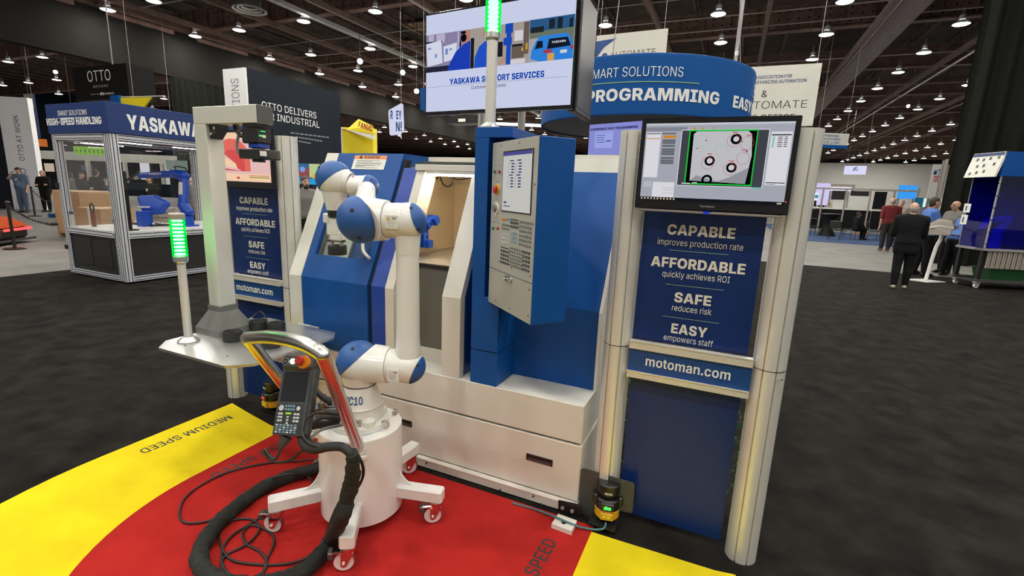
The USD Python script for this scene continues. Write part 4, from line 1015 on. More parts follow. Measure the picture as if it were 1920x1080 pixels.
# ================================================================ cables
def gcable(name, label, P, r, m, n=8, cat_='cable', k=8):
    return single(name, label, cat_, tube(spline(P, k), r, n), m, True)
G0 = lambda x, y, z=.014: gz(x, y, z)
wp = lambda v: np.array(pM @ np.append(v, 1))[:3]
gcable('pendant_cable', 'thin black cable running down from the pendant and looping to the cart', [wp((-.04, -PH / 2 - .03, -.027)), wp((-.06, -PH / 2 - .09, -.02)), gd(496, 842, 1.98), gd(502, 858, 1.98), gd(522, 867, 1.97), gd(545, 862, 1.95), gd(565, 846, 1.93), gd(590, 833, 1.93), gd(625, 833, 1.90), gd(655, 840, 1.88), gd(672, 855, 1.88), gd(681, 880, 1.92), gd(676, 905, 1.96), gd(655, 930, 1.95), gd(632, 950, 1.96), G0(617, 985, .075), G0(612, 1005, .07), G0(598, 1025, .05), G0(570, 1048, .02), G0(530, 1058), G0(480, 1058), G0(435, 1050), G0(415, 1025), G0(412, 1000), G0(425, 980), G0(450, 973), G0(475, 975), G0(487, 990), G0(475, 1010), G0(455, 1025), G0(425, 1040), G0(415, 1060), G0(425, 1090)], .0055, 'cable_black')
gcable('floor_cable', 'thin black cable making a wide loop over the red carpet left of the cart', [G0(615, 864, .20), G0(598, 862, .1), G0(565, 864, .03), G0(520, 866), G0(470, 874), G0(420, 888), G0(380, 908), G0(350, 930), G0(337, 955), G0(340, 975), G0(358, 981), G0(395, 975), G0(432, 955), G0(460, 935), G0(490, 910, .045), G0(520, 893, .085), G0(550, 889, .08), G0(575, 893, .03), G0(590, 906)], .0055, 'cable_black')
gcable('floor_cable', 'thin black cable coiled in circles on the red carpet in front of the cart', [G0(505, 962), G0(485, 972), G0(465, 985), G0(440, 1000), G0(422, 1020), G0(415, 1045), G0(425, 1072), G0(455, 1085), G0(490, 1075), G0(500, 1055), G0(488, 1035), G0(462, 1020), G0(455, 1000), G0(470, 985), G0(492, 990), G0(512, 1005), G0(512, 1025), G0(500, 1050), G0(490, 1090)], .0055, 'cable_black')
sl_p = [G0(612, 872, .12), G0(590, 880, .06), G0(560, 888, .036), G0(525, 900, .036), G0(485, 920, .036), G0(450, 945, .036), G0(415, 975, .036), G0(388, 1008, .036), G0(374, 1040, .036), G0(380, 1068, .036), G0(410, 1090, .036), G0(470, 1098, .036), G0(530, 1088, .036), G0(570, 1070, .036), G0(600, 1042, .036), G0(622, 1010, .04), gd(640, 970, 1.97), gd(651, 935, 1.94), gd(660, 900, 1.91), gd(663, 870, 1.87), gd(660, 850, 1.85)]
q = spline(sl_p, 10); nn = len(q)
rad = .037 + .0018 * np.sin(np.arange(nn) * .55) + .0016 * np.sin(np.arange(nn) * 1.7 + 1)
rad[-45:] *= np.linspace(1, .62, 45); rad[:20] *= np.linspace(.6, 1, 20)
sm = tube(q, rad, 20)
sm.vertices += (meshkit.fbm(sm.vertices * 30, 3)[:, None] - .5) * .014
sm.vertices[:, 2] = np.maximum(sm.vertices[:, 2], .0075)
sv = single('cable_sleeve', 'thick black fabric cable sleeve lying in a loop on the red carpet', 'cable', sm, 'sleeve_black', True)
gcable('hose', 'smooth black corrugated hose curving from the connectors into the fabric sleeve', [gd(661, 862, 1.86), gd(655, 848, 1.85), gd(640, 838, 1.86), gd(615, 838, 1.87), gd(590, 843, 1.89), gd(572, 836, 1.92), gd(566, 820, 1.95), gd(570, 805, 1.98), gd(590, 797, 2.02), gd(615, 795, 2.1), gd(632, 790, 2.16)], .0175, 'black_rubber', 12)
gcable('connector_cable', 'black cable looping from the robot base connectors past the handle, upper', [gd(648, 778, 2.16), gd(625, 776, 2.06), gd(600, 774, 2.0), gd(580, 780, 1.96), gd(569, 795, 1.93), gd(568, 815, 1.91), gd(580, 830, 1.88), gd(600, 838, 1.87)], .006, 'cable_black')
gcable('connector_cable', 'black cable looping from the robot base connectors past the handle, middle', [gd(650, 786, 2.16), gd(625, 784, 2.06), gd(600, 785, 2.02), gd(584, 795, 1.98), gd(576, 812, 1.95), gd(584, 828, 1.91), gd(605, 836, 1.89)], .0068, 'cable_black')
gcable('connector_cable', 'grey cable looping from the robot base connectors below the black ones', [gd(648, 796, 2.16), gd(625, 800, 2.06), gd(603, 806, 2.0), gd(588, 816, 1.97), gd(584, 825, 1.94), gd(596, 832, 1.91), gd(640, 832, 1.88), gd(660, 845, 1.86)], .0065, 'cable_grey')
gcable('supply_hose', 'thick black hose hanging from behind the pendant to the robot base', [gd(570, 712, 2.16), gd(585, 727, 2.14), gd(605, 745, 2.14), gd(622, 757, 2.16), gd(631, 768, 2.2)], .013, 'cable_black', 10)
gcable('earth_wire', 'thin black wire hanging at the right side of the cart handle foot', [gd(672, 852, 1.88), gd(681, 872, 1.9), gd(682, 890, 1.93), gd(676, 907, 1.96), gd(668, 920, 1.97)], .004, 'cable_black', 6)

# ================================================================ safety scanners
def scanner(base, yawd, label, disp):
    b = np.asarray(base, float); t = thing('safety_scanner', label, 'sensor', b, group=None)
    M = tr(*b) @ rz(yawd) @ np.diag([1.13, 1.13, 1.08, 1.0])
    part(t, 'foot', put(lathe([(0, 0), (.03, 0), (.045, .01), (.05, .02), (0, .02)], 32), M), 'black_plastic')
    part(t, 'yellow_band', put(cat(lathe([(0, .018), (.053, .018), (.056, .022), (.056, .062), (.053, .066), (0, .066)], 36), box(-.03, .03, -.063, -.04, .022, .06, .005)), M), 'yellow_plastic')
    part(t, 'control_body', put(cat(lathe([(0, .066), (.056, .066), (.057, .07), (.057, .112), (.05, .118), (0, .118)], 36), box(-.033, .033, -.064, -.04, .07, .112, .006), box(.045, .066, -.03, .03, .085, .13, .005), box(-.066, -.045, -.03, .03, .085, .13, .005)), M), 'black_plastic')
    part(t, 'scan_window', put(lathe([(0, .116), (.040, .116), (.044, .145), (0, .145)], 32), M), 'black_gloss')
    part(t, 'top_cap', put(lathe([(0, .140), (.050, .140), (.052, .145), (.052, .188), (.047, .194), (0, .194)], 36), M), 'black_plastic')
    part(t, 'lettering', put(text('SICK', .0095, 800, .0008), M @ np.array([[1, 0, 0, 0], [0, 0, -1, -.0525], [0, 1, 0, .152], [0, 0, 0, 1.0]])), 'white_print', False)
    F_ = M @ np.array([[1, 0, 0, 0], [0, 0, -1, -.0645], [0, 1, 0, 0], [0, 0, 0, 1.0]])
    part(t, 'display', put(cat(box(-.016, .016, .082, .097, 0, .001), box(-.008, -.002, .097, .101, 0, .001)), F_), disp, False, label='small lit display')
    part(t, 'status_lamps', put(cat(box(-.014, -.006, .04, .048, 0, .001), box(.004, .012, .038, .046, 0, .001)), F_), 'lit_yellowgreen', False)
    return t
sp = gz(1131, 985, 0); 
scanner((sp[0] + .005, sp[1] + .035, .03), 12, 'black and yellow safety laser scanner at the foot of the right sign stand', 'lit_green')
sb = thing('scanner_bracket', 'dark flat bracket plate behind the right safety scanner', 'bracket', (-.4, 2.245, .0))
def flat_poly(px_, Y, th): 
    P = [gy(x, y, Y) for x, y in px_]
    return prism([(p[0], p[2]) for p in P], th, np.array([[1, 0, 0, 0], [0, 0, -1, Y + th], [0, 1, 0, 0], [0, 0, 0, 1.0]]))
part(sb, 'back_plate', flat_poly([(1090, 880), (1094, 878), (1188, 906), (1190, 912), (1186, 960), (1182, 962), (1150, 955), (1120, 975), (1105, 972), (1085, 960)], 2.262, .005), 'key_dark', False)
part(sb, 'fixing_plate', flat_poly([(1047, 938), (1090, 947), (1090, 970), (1105, 972), (1090, 978), (1047, 962)], 2.222, .005), 'black_plastic', False)
part(sb, 'shelf', box(sp[0] - .07, sp[0] + .07, 2.17, 2.266, .022, .029), 'black_plastic', False)
for (x, y) in ((1055, 952), (1073, 958)):
    p = gy(x, y, 2.222); part(sb, 'hex_bolt', cyl(p, p + [0, -.007, 0], .010, n=6), 'bed_grey')
lf_ = thing('levelling_foot', 'white square levelling foot under the right corner of the machine', 'foot', (-.56, 2.1, 0))
fp = [gz(x, y, .03)[:2] for x, y in ((1034, 982), (1047, 963), (1082, 976), (1072, 996))]
part(lf_, 'foot_plate', prism(Polygon(fp), .026, tr(0, 0, .004)), 'machine_white', False)
p = gz(1057, 980, .031); part(lf_, 'bolt_hole', cyl(p - [0, 0, .002], p + [0, 0, .0006], .011, n=14), 'black_matte')
gcable('scanner_cable', 'teal grey cable running along the machine foot to the right safety scanner', [G0(960, 943, .01), G0(1000, 954, .012), G0(1030, 965, .02), G0(1050, 973, .04), G0(1078, 985, .03), G0(1100, 991, .015), G0(1120, 993, .02), G0(1133, 990, .03), gy(1136, 980, 2.2)], .0055, 'cable_teal')
s2 = gz(501, 775, 0)
scanner((s2[0] + .01, s2[1] + .05, .03), -14, 'black and yellow safety laser scanner beside the left sign stand', 'lit_red')
sb2 = thing('scanner_bracket', 'dark flat bracket plate behind the left safety scanner', 'bracket', (s2[0], s2[1] + .1, 0))
part(sb2, 'back_plate', box(s2[0] - .03, s2[0] + .14, s2[1] + .115, s2[1] + .12, .06, .30), 'key_dark', False)
part(sb2, 'shelf', box(s2[0] - .06, s2[0] + .12, s2[1], s2[1] + .118, .0, .029), 'black_plastic', False)
s3 = thing('cable_box', 'small black junction box on the machine base behind the teach pendant', 'box', gy(577, 795, 2.2))
p = gy(577, 793, 2.2)
part(s3, 'box_body', box(p[0] - .05, p[0] + .02, 2.21, 2.26, p[2] - .05, p[2] + .04, .006), 'black_plastic', False)
part(s3, 'socket', cyl((p[0] - .015, 2.21, p[2]), (p[0] - .015, 2.20, p[2]), .014, n=16), 'dark_steel')
# foliage glimpsed behind the navy panel
pl = thing('potted_plant', 'leafy green plant standing behind the lower navy panel of the right stand', 'plant', (-.11, 2.55, 0))
part(pl, 'pot', lathe([(0, 0), (.09, 0), (.12, .22), (.11, .22), (.1, .2), (0, .2)], 24, tr(-.11, 2.55, 0)), 'grey_paint')
rg = np.random.default_rng(5); lv_ = []
for k in range(700):
    c = np.array([-.11 + rg.normal(0, .20), 2.53 + rg.normal(0, .05), rg.uniform(.2, .78)])
    d = rg.normal(size=3); d /= np.linalg.norm(d); e = np.cross(d, rg.normal(size=3)); e /= np.linalg.norm(e); n0 = np.cross(d, e)
    L = rg.uniform(.02, .035)
    if c[1] < 2.42: c[1] = 2.42
    if abs(c[0] + .11) > .26: c[0] = -.11 + math.copysign(.26, c[0] + .11) * rg.uniform(.85, 1.12)
    v = np.array([c, c + d * L * .5 + e * L * .3, c + d * L, c + d * L * .5 - e * L * .3, c + d * L * .5 + n0 * .003])
    lv_.append(trimesh.Trimesh(v, [(0, 1, 4), (1, 2, 4), (2, 3, 4), (3, 0, 4), (0, 4, 1), (1, 4, 2), (2, 4, 3), (3, 4, 0)], process=False))
part(pl, 'foliage', cat(lv_), 'leaf_green', False, kind='stuff')
part(pl, 'stem', cat([cyl((-.11, 2.55, .2), (-.11 + .2 * math.cos(a), 2.53 + .04 * math.sin(a), .65), .004, n=5) for a in np.linspace(0, 6, 9)]), 'wood', kind='stuff')

# ================================================================ overhead television, poles, tower
tvd = np.array([.9965, -.084, 0.0]); tvO = np.array([-2.135, 3.01, 2.165])
pL_, pR_ = gp(796, 217, tvO, (-tvd[1], tvd[0], 0)), gp(1073, 205, tvO, (-tvd[1], tvd[0], 0))
pT_ = gp(781, 29, tvO, (-tvd[1], tvd[0], 0))
tw_ = np.linalg.norm((pR_ - pL_)[:2]); thh = pT_[2] - pL_[2]
tM = frame(pL_, tvd, Z3)
def car(cx, cy, s):
    q = lambda P: affinity.translate(affinity.scale(Polygon(P), s, s * 1.75, origin=(0, 0)), cx, 1 - cy)
    return q
Q = car(.765, .57, .235)
tvg = [scr('C6CCE6', 1.0),
  ('picture_office', scr('8C84A8', .9), R4(.0, .20, .335, .585)),
  ('office_wall', scr('B9AFCB', .95), U([R4(.02, .205, .06, .30), R4(.08, .205, .145, .29), R4(.24, .203, .25, .40)])),
  ('desk_dark', scr('33304A', .6), U([R4(.0, .53, .18, .585), R4(.0, .27, .125, .29)])),
  ('office_monitor', scr('CFD3E4', 1.0), U([Polygon([(.0, .71), (.118, .735), (.13, .50), (.012, .475)]), Polygon([(.135, .665), (.235, .69), (.235, .53), (.14, .505)])])),
  ('monitor_content', scr('7C93C8', .9), U([R4(.015, .33, .04, .35), R4(.07, .40, .085, .44), R4(.15, .36, .17, .42), R4(.18, .36, .20, .38)])),
  ('caller_skin', scr('B98474', .9), Polygon([(.275, .68), (.27, .74), (.275, .79), (.335, .80), (.335, .70), (.30, .66)])),
  ('caller_shirt', scr('1E3FB6', .9), Polygon([(.165, .415), (.19, .50), (.23, .60), (.29, .665), (.335, .69), (.335, .415)])),
  ('headset', scr('15131F', .4), U([disc(.285, .275, .022, 1.75), R4(.265, .21, .30, .235), R4(.258, .30, .266, .36)])),
  ('picture_workshop', scr('A89E98', .9), R4(.338, .20, .73, .585)),
  ('shelf_dark', scr('2A2A30', .5), U([R4(.338, .29, .362, .585), R4(.47, .36, .56, .50), R4(.62, .40, .69, .43)])),
  ('workbench', scr('6F625A', .8), U([R4(.62, .42, .70, .53), R4(.695, .205, .728, .50)])),
  ('white_cabinet', scr('D2CFD6', .95), U([R4(.635, .275, .69, .37), R4(.60, .54, .71, .583)])),
  ('engineer_shirt', scr('2450C2', .95), Polygon([(.365, .415), (.37, .52), (.40, .62), (.44, .665), (.48, .655), (.50, .56), (.49, .415)])),
  ('engineer_skin', scr('B98F78', .9), U([disc(.44, .255, .022, 1.75), Polygon([(.525, .43), (.56, .47), (.60, .53), (.615, .50), (.58, .44)])])),
  ('blue_robot', scr('1C49B8', .95), U([R4(.575, .20, .625, .29), R4(.565, .33, .62, .40), R4(.585, .29, .615, .583)])),
  ('yellow_tool', scr('D8A92C', .95), U([R4(.712, .40, .722, .46), R4(.685, .44, .695, .47)])),
  ('picture_van', scr('6F7A6A', .85), R4(.732, .20, 1, .585)),
  ('van_sky', scr('2C5A8A', .9), R4(.732, .20, 1, .31)),
  ('tree_line', scr('27303A', .6), U([R4(.74, .27, .82, .32), R4(.85, .215, .885, .30), R4(.90, .21, .93, .31), R4(.97, .23, .99, .31)])),
  ('van_road', scr('A7A8AE', .9), R4(.732, .37, .80, .585)),
  ('van_body', scr('2E7ED6', 1.0), Polygon([(.745, .445), (.75, .52), (.775, .60), (.80, .645), (.96, .645), (.985, .60), (1, .50), (1, .415), (.80, .415)])),
  ('van_glass', scr('1E2738', .5), U([Polygon([(.77, .53), (.785, .60), (.815, .60), (.82, .54)]), Polygon([(.845, .52), (.855, .61), (.965, .61), (.985, .53)])])),
  ('van_lamp', scr('B23A4C', .9), U([R4(.825, .485, .875, .515), R4(.985, .47, 1, .50)])),
  ('van_plate', scr('CDD2DA', .95), R4(.925, .50, .965, .53)),
  ('bollard', scr('D9A04A', .95), R4(.85, .52, .89, .585)),
  ('rule_line', scr('7F86A0', .9), R4(.02, .742, .98, .745)),
]
tv, S, sw, sh = monitor('presentation_television', 'large flat television on poles showing a support services slide', tM, tw_, thh, tvg, (.014, .014, .014, .024), .07)
part(tv, 'slide_lettering', put(text('YASKAWA SUPPORT SERVICES', sh * .058, 800, .0006, w=sw * .645), S @ tr(sw * .515, sh * .268, .002 + len(tvg) * .00035)), scr('0A3CA8', .9), False)
part(tv, 'slide_lettering', put(text('Customer Care Center', sh * .034, 400, .0006, w=sw * .245), S @ tr(sw * .475, sh * .205, .002 + len(tvg) * .00035)), scr('50546A', .8), False)
part(tv, 'slide_lettering', put(text('YASKAWA', sh * .02, 800, .0006), S @ tr(sw * .915, sh * .565, .002 + len(tvg) * .00035)), scr('D5DBE8', .9), False)
tt2 = thing('side_television', 'dark television seen almost edge-on at the right of the presentation television', 'monitor', (-.95, 3.4, 2.1))
A2, B2 = np.array([-.955, 3.02, 2.17]), gd(1108, 212, 3.36); B2[2] = 2.17
d2 = B2 - A2; L2 = np.linalg.norm(d2)
M2 = frame(A2, d2, Z3)
part(tt2, 'casing', put(cat(box(0, L2, 0, .70, -.05, .0, .006)), M2), 'black_plastic', False)
part(tt2, 'screen', put(box(.02, L2 - .02, .03, .68, .0, .002), M2), 'black_plastic', False)
part(tt2, 'back_cover', put(box(.08, L2 - .08, .1, .6, -.10, -.05, .02), M2), 'dark_steel', False)
for (px0, nm) in ((903, 'left'), (978, 'right')):
    q = gy(px0, 228, 3.43)
    st = thing('display_pole', 'round silver pole carrying the television, %s one of the two' % nm, 'pole', (q[0], 3.43, 0))
    part(st, 'tube', cyl((q[0], 3.43, 0), (q[0], 3.43, 2.9), .027, n=20), 'aluminium')
    part(st, 'base_plate', box(q[0] - .2, q[0] + .2, 3.36, 3.58, .0, .012), 'aluminium_plate', False)
    part(st, 'mount_bar', box(q[0] - .04, q[0] + .04, 3.07, 3.405, 2.3, 2.7), 'black_plastic', False)
lt = gy(917, 241, 2.33)
light_tower('light_tower', 'green lit signal light on a pole on top of the blue control pillar', (lt[0], 2.34, 1.985), 2.445, 2.68, 2.71, .04, .0275)

# ================================================================ round hanging banner
rc = gd(1207, 165, 6.4); R_ = 1.33
tocam = -rc[:2] / np.linalg.norm(rc[:2]); a_c = math.atan2(tocam[1], tocam[0])
fr = rc[:2] + tocam * R_
zb_, zt_ = hz(1215, 214, fr), hz(1215, 99, fr)
rbn = thing('round_banner', 'large round blue fabric hanging banner lettered EASY PROGRAMMING', 'banner', (rc[0], rc[1], zb_))
part(rbn, 'fabric', lathe([(R_ - .015, zb_), (R_, zb_), (R_ + .006, zb_ + .02), (R_ + .008, zt_ - .03), (R_, zt_), (R_ - .02, zt_), (R_ - .02, zb_)], 96, tr(rc[0], rc[1], 0)), 'banner_blue', 40)
part(rbn, 'underside', cyl((rc[0], rc[1], zb_ + .01), (rc[0], rc[1], zb_ + .02), R_ - .016, n=64), 'booth_blue')
part(rbn, 'frame_ring', tube([(rc[0] + (R_ - .03) * math.cos(t), rc[1] + (R_ - .03) * math.sin(t), zt_ - .01) for t in np.linspace(0, 2 * np.pi, 48, endpoint=False)], .02, 6, True), 'pipe_grey')
for a in (.4, 2.5, 4.6): part(rbn, 'hanging_cable', cyl((rc[0] + R_ * .95 * math.cos(a), rc[1] + R_ * .95 * math.sin(a), zt_ - .02), (rc[0] + .2 * math.cos(a), rc[1] + .2 * math.sin(a), 10.95), .006, n=5), 'pipe_grey')
def wrap(s, h, wt, phi_end, arc, z, al='r', d=.003):
    """lettering bent round the banner; angles in degrees to the right of the line to the viewer"""
    m = text(s, h, wt, d, w=math.radians(arc) * R_, al='l').subdivide_to_size(.12)
    V = m.vertices; ang = a_c + np.radians(phi_end - arc) + V[:, 0] / R_; rr = R_ + .0085 + V[:, 2]
    m.vertices = np.column_stack([rc[0] + rr * np.cos(ang), rc[1] + rr * np.sin(ang), z + V[:, 1]])
    return m
Hh = zt_ - zb_
for ph in (37, 136, -73):
    part(rbn, 'lettering', wrap('SMART SOLUTIONS', Hh * .155, 350, ph - 20, 45, zb_ + Hh * .625), 'white_print', False)
    part(rbn, 'rule_line', wrap('-', .002, 400, ph - 14, 70, zb_ + Hh * .53) if False else lathe([(R_ + .009, zb_ + Hh * .525), (R_ + .011, zb_ + Hh * .535), (R_ + .009, zb_ + Hh * .545)], 24, np.eye(4)) if False else cat([put(box(-.012, .012, 0, Hh * .016, 0, .003), frame((rc[0] + (R_ + .009) * math.cos(t), rc[1] + (R_ + .009) * math.sin(t), zb_ + Hh * .525), (-math.sin(t), math.cos(t), 0), Z3)) for t in np.arange(a_c + math.radians(ph - 68), a_c + math.radians(ph - 12), .018)]), 'green_line', False)
    part(rbn, 'lettering', wrap('EASY PROGRAMMING', Hh * .205, 850, ph, 89, zb_ + Hh * .225), 'white_print', False)
# touch screen below it
def sign(name, label, category, TL, TR_, by, d, m, th=.03, dr=None, group=None):
    """a flat hanging or standing board: top corners in the photograph at distance d along the view, bottom at pixel height by under the left corner"""
    a = gd(*TL, d)
    if dr is None:
        rr = ray(*TR_); dr = (a[2] - EYE) / rr[2] if abs(rr[2]) > .03 else d
    b = gd(*TR_, dr); b[2] = a[2]
    zb = hz(by[0], by[1], a)
    t = thing(name, label, category, ((a[0] + b[0]) / 2, (a[1] + b[1]) / 2, zb), group=group)
    M = frame((a[0], a[1], zb), (b - a) * [1, 1, 0], Z3); W = np.linalg.norm((b - a)[:2]); H = a[2] - zb
    part(t, 'board', put(box(0, W, 0, H, -th, 0), M), m, False)
    return t, M, W, H
def hang(t, M, W, H, xs=(.1, .9), ztop=11.6, r=.008):
    for x in xs:
        p = (M @ np.array([W * x, H, -.01, 1]))[:3]
        part(t, 'hanging_cable', cyl(p, (p[0], p[1], ztop), r, n=5), 'pipe_grey')
def letter(t, M, s, x, y, h, wt, m, w=None, al='c', sp=0, d=.002, vert=False):
    F_ = M @ tr(x, y, .0005)
    if vert: F_ = F_ @ rotm(math.pi / 2, Z3)
    part(t, 'lettering', put(text(s, h, wt, d, w=w, al=al, sp=sp), F_), m, False)
e1_, M, W, H = sign('demo_screen', 'lavender lit screen headed EXPERIENCE EASY PROGRAMMING under the round banner', 'screen', (1106, 234), (1212, 226), (1109, 291), 5.6, scr('8C90D8', .9), .04)
letter(e1_, M, 'EXPERIENCE EASY PROGRAMMING', W * .45, H * .80, H * .075, 750, scr('20246A', .5), w=W * .84)
part(e1_, 'screen_window', put(cat(box(W * .12, W * .45, H * .72, H * .76, 0, .003), box(W * .12, W * .45, H * .22, H * .70, 0, .002)), M), scr('9AA4E2', 1.0), False)
part(e1_, 'screen_rows', put(cat([box(W * .15, W * .3, H * y, H * (y + .02), .002, .003) for y in (.62, .55, .48, .40)] + [box(W * .33, W * .42, H * .42, H * .46, .002, .003)]), M), scr('5058A8', .7), False)
part(e1_, 'stand', put(cat(box(W * .4, W * .6, -M[2, 3], 0, -.08, -.03)), M), 'pipe_grey', False)
part(e1_, 'back_casing', put(box(-.01, W + .01, -.01, H + .01, -.06, -.041, .003), M), 'black_plastic', False)

# ================================================================ hanging banners in the hall
t, M, W, H = sign('hanging_banner', 'white hanging banner with a blue corner above the round blue banner', 'banner', (1119, 67), (1253, 53), (1119, 150), 14, 'banner_white', .02)
part(t, 'corner_flash', put(prism([(0, H * .46), (0, H * .87), (W * .30, H * .90), (W * .12, H * .72)], .002), M), emat('x_unused', '000000', 0) if False else 'blue_print', False)
letter(t, M, 'AUTOMATE', W * .54, H * .47, H * .13, 300, 'black_print', w=W * .64)
part(t, 'round_emblem', put(prism(Point(W * .14, H * .52).buffer(W * .045, 12).difference(Polygon([(W * .12, H * .47), (W * .19, H * .56), (W * .2, H * .5), (W * .15, H * .46)])), .002), M), 'blue_print', False)
hang(t, M, W, H, (.05, .95))
t, M, W, H = sign('hanging_banner', 'white hanging banner lettered SALES OFFICE right of the round blue banner', 'banner', (1366, 128), (1542, 118), (1372, 238), 13, 'banner_white', .02)
letter(t, M, 'ASSOCIATION FOR', W * .31, H * .795, H * .052, 650, 'navy_print', w=W * .40, al='l')
letter(t, M, 'ADVANCING AUTOMATION', W * .31, H * .715, H * .052, 650, 'navy_print', w=W * .555, al='l')
letter(t, M, '&', W * .44, H * .49, H * .11, 500, 'black_print')
letter(t, M, 'AUTOMATE', W * .91, H * .30, H * .125, 280, 'black_print', w=W * .78, al='r')
letter(t, M, 'SALES OFFICE', W * .80, H * .10, H * .10, 500, 'black_print', w=W * .72, al='r')
part(t, 'round_emblem', put(prism(Point(W * .24, H * .76).buffer(W * .05, 12), .002), M), 'navy_print', False)
hang(t, M, W, H, (.05, .95))
p = gd(1381, 105, 14); sgp = thing('drop_pipe', 'grey pipe dropping from the roof behind the round banner', 'pipe', (p[0], p[1], p[2] - .2))
part(sgp, 'tube', cyl((p[0], p[1], p[2] - .2), (p[0], p[1], 10.95), .045, n=10), 'pipe_grey')
part(sgp, 'coupling', cyl((p[0], p[1], p[2]), (p[0], p[1], p[2] + .12), .06, n=10), 'lamp_metal')
t, M, W, H = sign('hanging_banner', 'small white hanging booth sign with blue lettering and blue lower band, far right', 'banner', (1528, 248), (1593, 251), (1529, 270), 24, 'banner_white', .05)
part(t, 'blue_band', put(box(0, W, -.16, .0, -.05, .002), M), 'banner_blue', False)
letter(t, M, 'HIROSE', W * .30, H * .68, H * .18, 700, 'blue_print', w=W * .4, al='l')
letter(t, M, 'ELECTRIC', W * .30, H * .39, H * .18, 700, 'blue_print', w=W * .46, al='l')
letter(t, M, 'CO.,LTD.', W * .30, H * .10, H * .18, 700, 'blue_print', w=W * .46, al='l')
letter(t, M, '5', W * .18, H * .18, H * .62, 850, 'blue_print', w=W * .14)
hang(t, M, W, H, (.1, .9))
t, M, W, H = sign('hanging_banner', 'lit white box sign hanging in front of the far grey wall', 'sign', (1584, 311), (1625, 311), (1584, 327), 40, scr('D9D8F6', 1.0), .3)
letter(t, M, 'Ai', W * .55, H * .42, H * .34, 500, 'navy_print')
part(t, 'swoosh', put(tube(spline([(W * .42, H * .4, .01), (W * .47, H * .75, .01), (W * .6, H * .85, .01)]), .03, 5), M), 'navy_print', False)
hang(t, M, W, H, (.1, .9))

# left part of the hall
t, M, W, H = sign('hanging_sign', 'black hanging box sign with white lettering, upper left', 'sign', (135, 128), (236, 118), (141, 189), 18, 'sign_black', .9)
letter(t, M, 'OTTO', W * .49, H * .55, H * .32, 420, 'white_print', w=W * .43)
letter(t, M, 'MOTORS', W * .50, H * .36, H * .075, 650, 'bed_grey', w=W * .28, sp=.12)
letter(t, M, 'CLEARPATH', W * .64, H * .14, H * .055, 500, 'white_print', w=W * .18)
part(t, 'rule_line', put(box(W * .30, W * .46, H * .165, H * .175, 0, .003), M), 'white_print', False)
part(t, 'square_emblem', put(prism(sbox(W * .48, H * .12, W * .54, H * .21).difference(sbox(W * .50, H * .10, W * .525, H * .16)), .003), M), 'white_print', False)
hang(t, M, W, H, (.76,), 11.6, .02)
pb0 = gz(52, 396); dd = float((pb0 - CAM) @ _f)
t, M, W, H = sign('sign_pillar', 'tall white booth pillar with upright lettering ending AT WORK at the left edge', 'pillar', (-8, 180), (50, 183), (28, 392), dd, 'sign_white', .25)
letter(t, M, 'OTTO AT WORK', W * .62, H * .445, W * .17, 380, 'navy_print', w=H * .40, al='l', vert=True)
part(t, 'round_logo', put(prism(Point(W * .5, H * .35).buffer(W * .10, 12).difference(Point(W * .5, H * .35).buffer(W * .08, 12)), .004), M), 'navy_print', False)
part(t, 'dark_side_panel', put(box(-2.6, -.02, 0, H, -.3, -.05), M), 'dark_panel', False)
p = gd(52, 178, 24); q_ = gd(66, 178, 24)
t, M, W, H = sign('hanging_banner', 'narrow white and blue vertical banner behind the tall white pillar', 'banner', (44, 177), (60, 176), (52, 258), 24, 'booth_blue', .1)
part(t, 'white_head', put(box(0, W, H * .68, H, 0, .01), M), 'banner_white', False)
part(t, 'round_emblem', put(prism(Point(W * .5, H * .82).buffer(W * .22, 12), .004), M @ tr(0, 0, .01)), 'blue_print', False)
letter(t, M, 'BOOTH', W * .62, H * .15, W * .22, 500, 'white_print', w=H * .3, al='l', vert=True) if False else None
hang(t, M, W, H, (.5,))
# dark OTTO DELIVERS wall
A0 = gx(462, 127, -15.0); zT = A0[2]
y0_, y1_ = A0[1], gx(637, 172, -15.0)[1]
xl = gy(420, 127, y0_)[0]
ow = thing('display_wall', 'tall dark navy display wall with white headline ending FOR INDUSTRIAL and white end face', 'wall', ((xl - 15) / 2, (y0_ + y1_) / 2, -.012))
part(ow, 'navy_face', box(-15.06, -15.0, y0_, y1_, -.012, zT), 'dark_panel', False)
part(ow, 'white_end', box(xl, -15.0, y0_ - .06, y0_, -.012, zT), 'sign_white', False)
part(ow, 'core', box(xl, -15.06, y0_, y1_, -.012, zT - .02), 'sign_black', False)
oM = frame((-14.999, y0_, 0), Y3, Z3)
def ol(x, y): p = gx(x, y, -15.0); return p[1] - y0_, p[2]
for s, pa, pb, h, wt, m in (('OTTO DELIVERS', (491, 203), (593, 217), .42, 450, 'white_print'), ('FOR INDUSTRIAL', (487, 221), (599, 236), .42, 450, 'white_print')):
    a, b = ol(*pa), ol(*pb); letter(ow, oM, s, a[0], a[1], (ol(pa[0], pa[1] - 13.5)[1] - a[1]), wt, m, w=b[0] - a[0], al='l')
a, b = ol(486, 230), ol(512, 233)
part(ow, 'rule_line', put(box(a[0], b[0], a[1], a[1] + .03, 0, .004), oM), 'white_print', False)
sp_ = []
for (pa, pb) in (((545, 250), (618, 259)), ((555, 258), (605, 266)), ((560, 266), (583, 270))):
    a, b = ol(*pa), ol(*pb); n = 9
    for k in range(n):
        xx = a[0] + (b[0] - a[0]) * k / n; sp_.append(put(box(xx, xx + (b[0] - a[0]) / n * .8, a[1] + (b[1] - a[1]) * k / n, a[1] + .045 + (b[1] - a[1]) * k / n, 0, .004), oM))
part(ow, 'small_print', cat(sp_), 'grey_print', False)
eM = frame((xl, y0_ - .0605, 0), X3, Z3); ew = -15.0 - xl
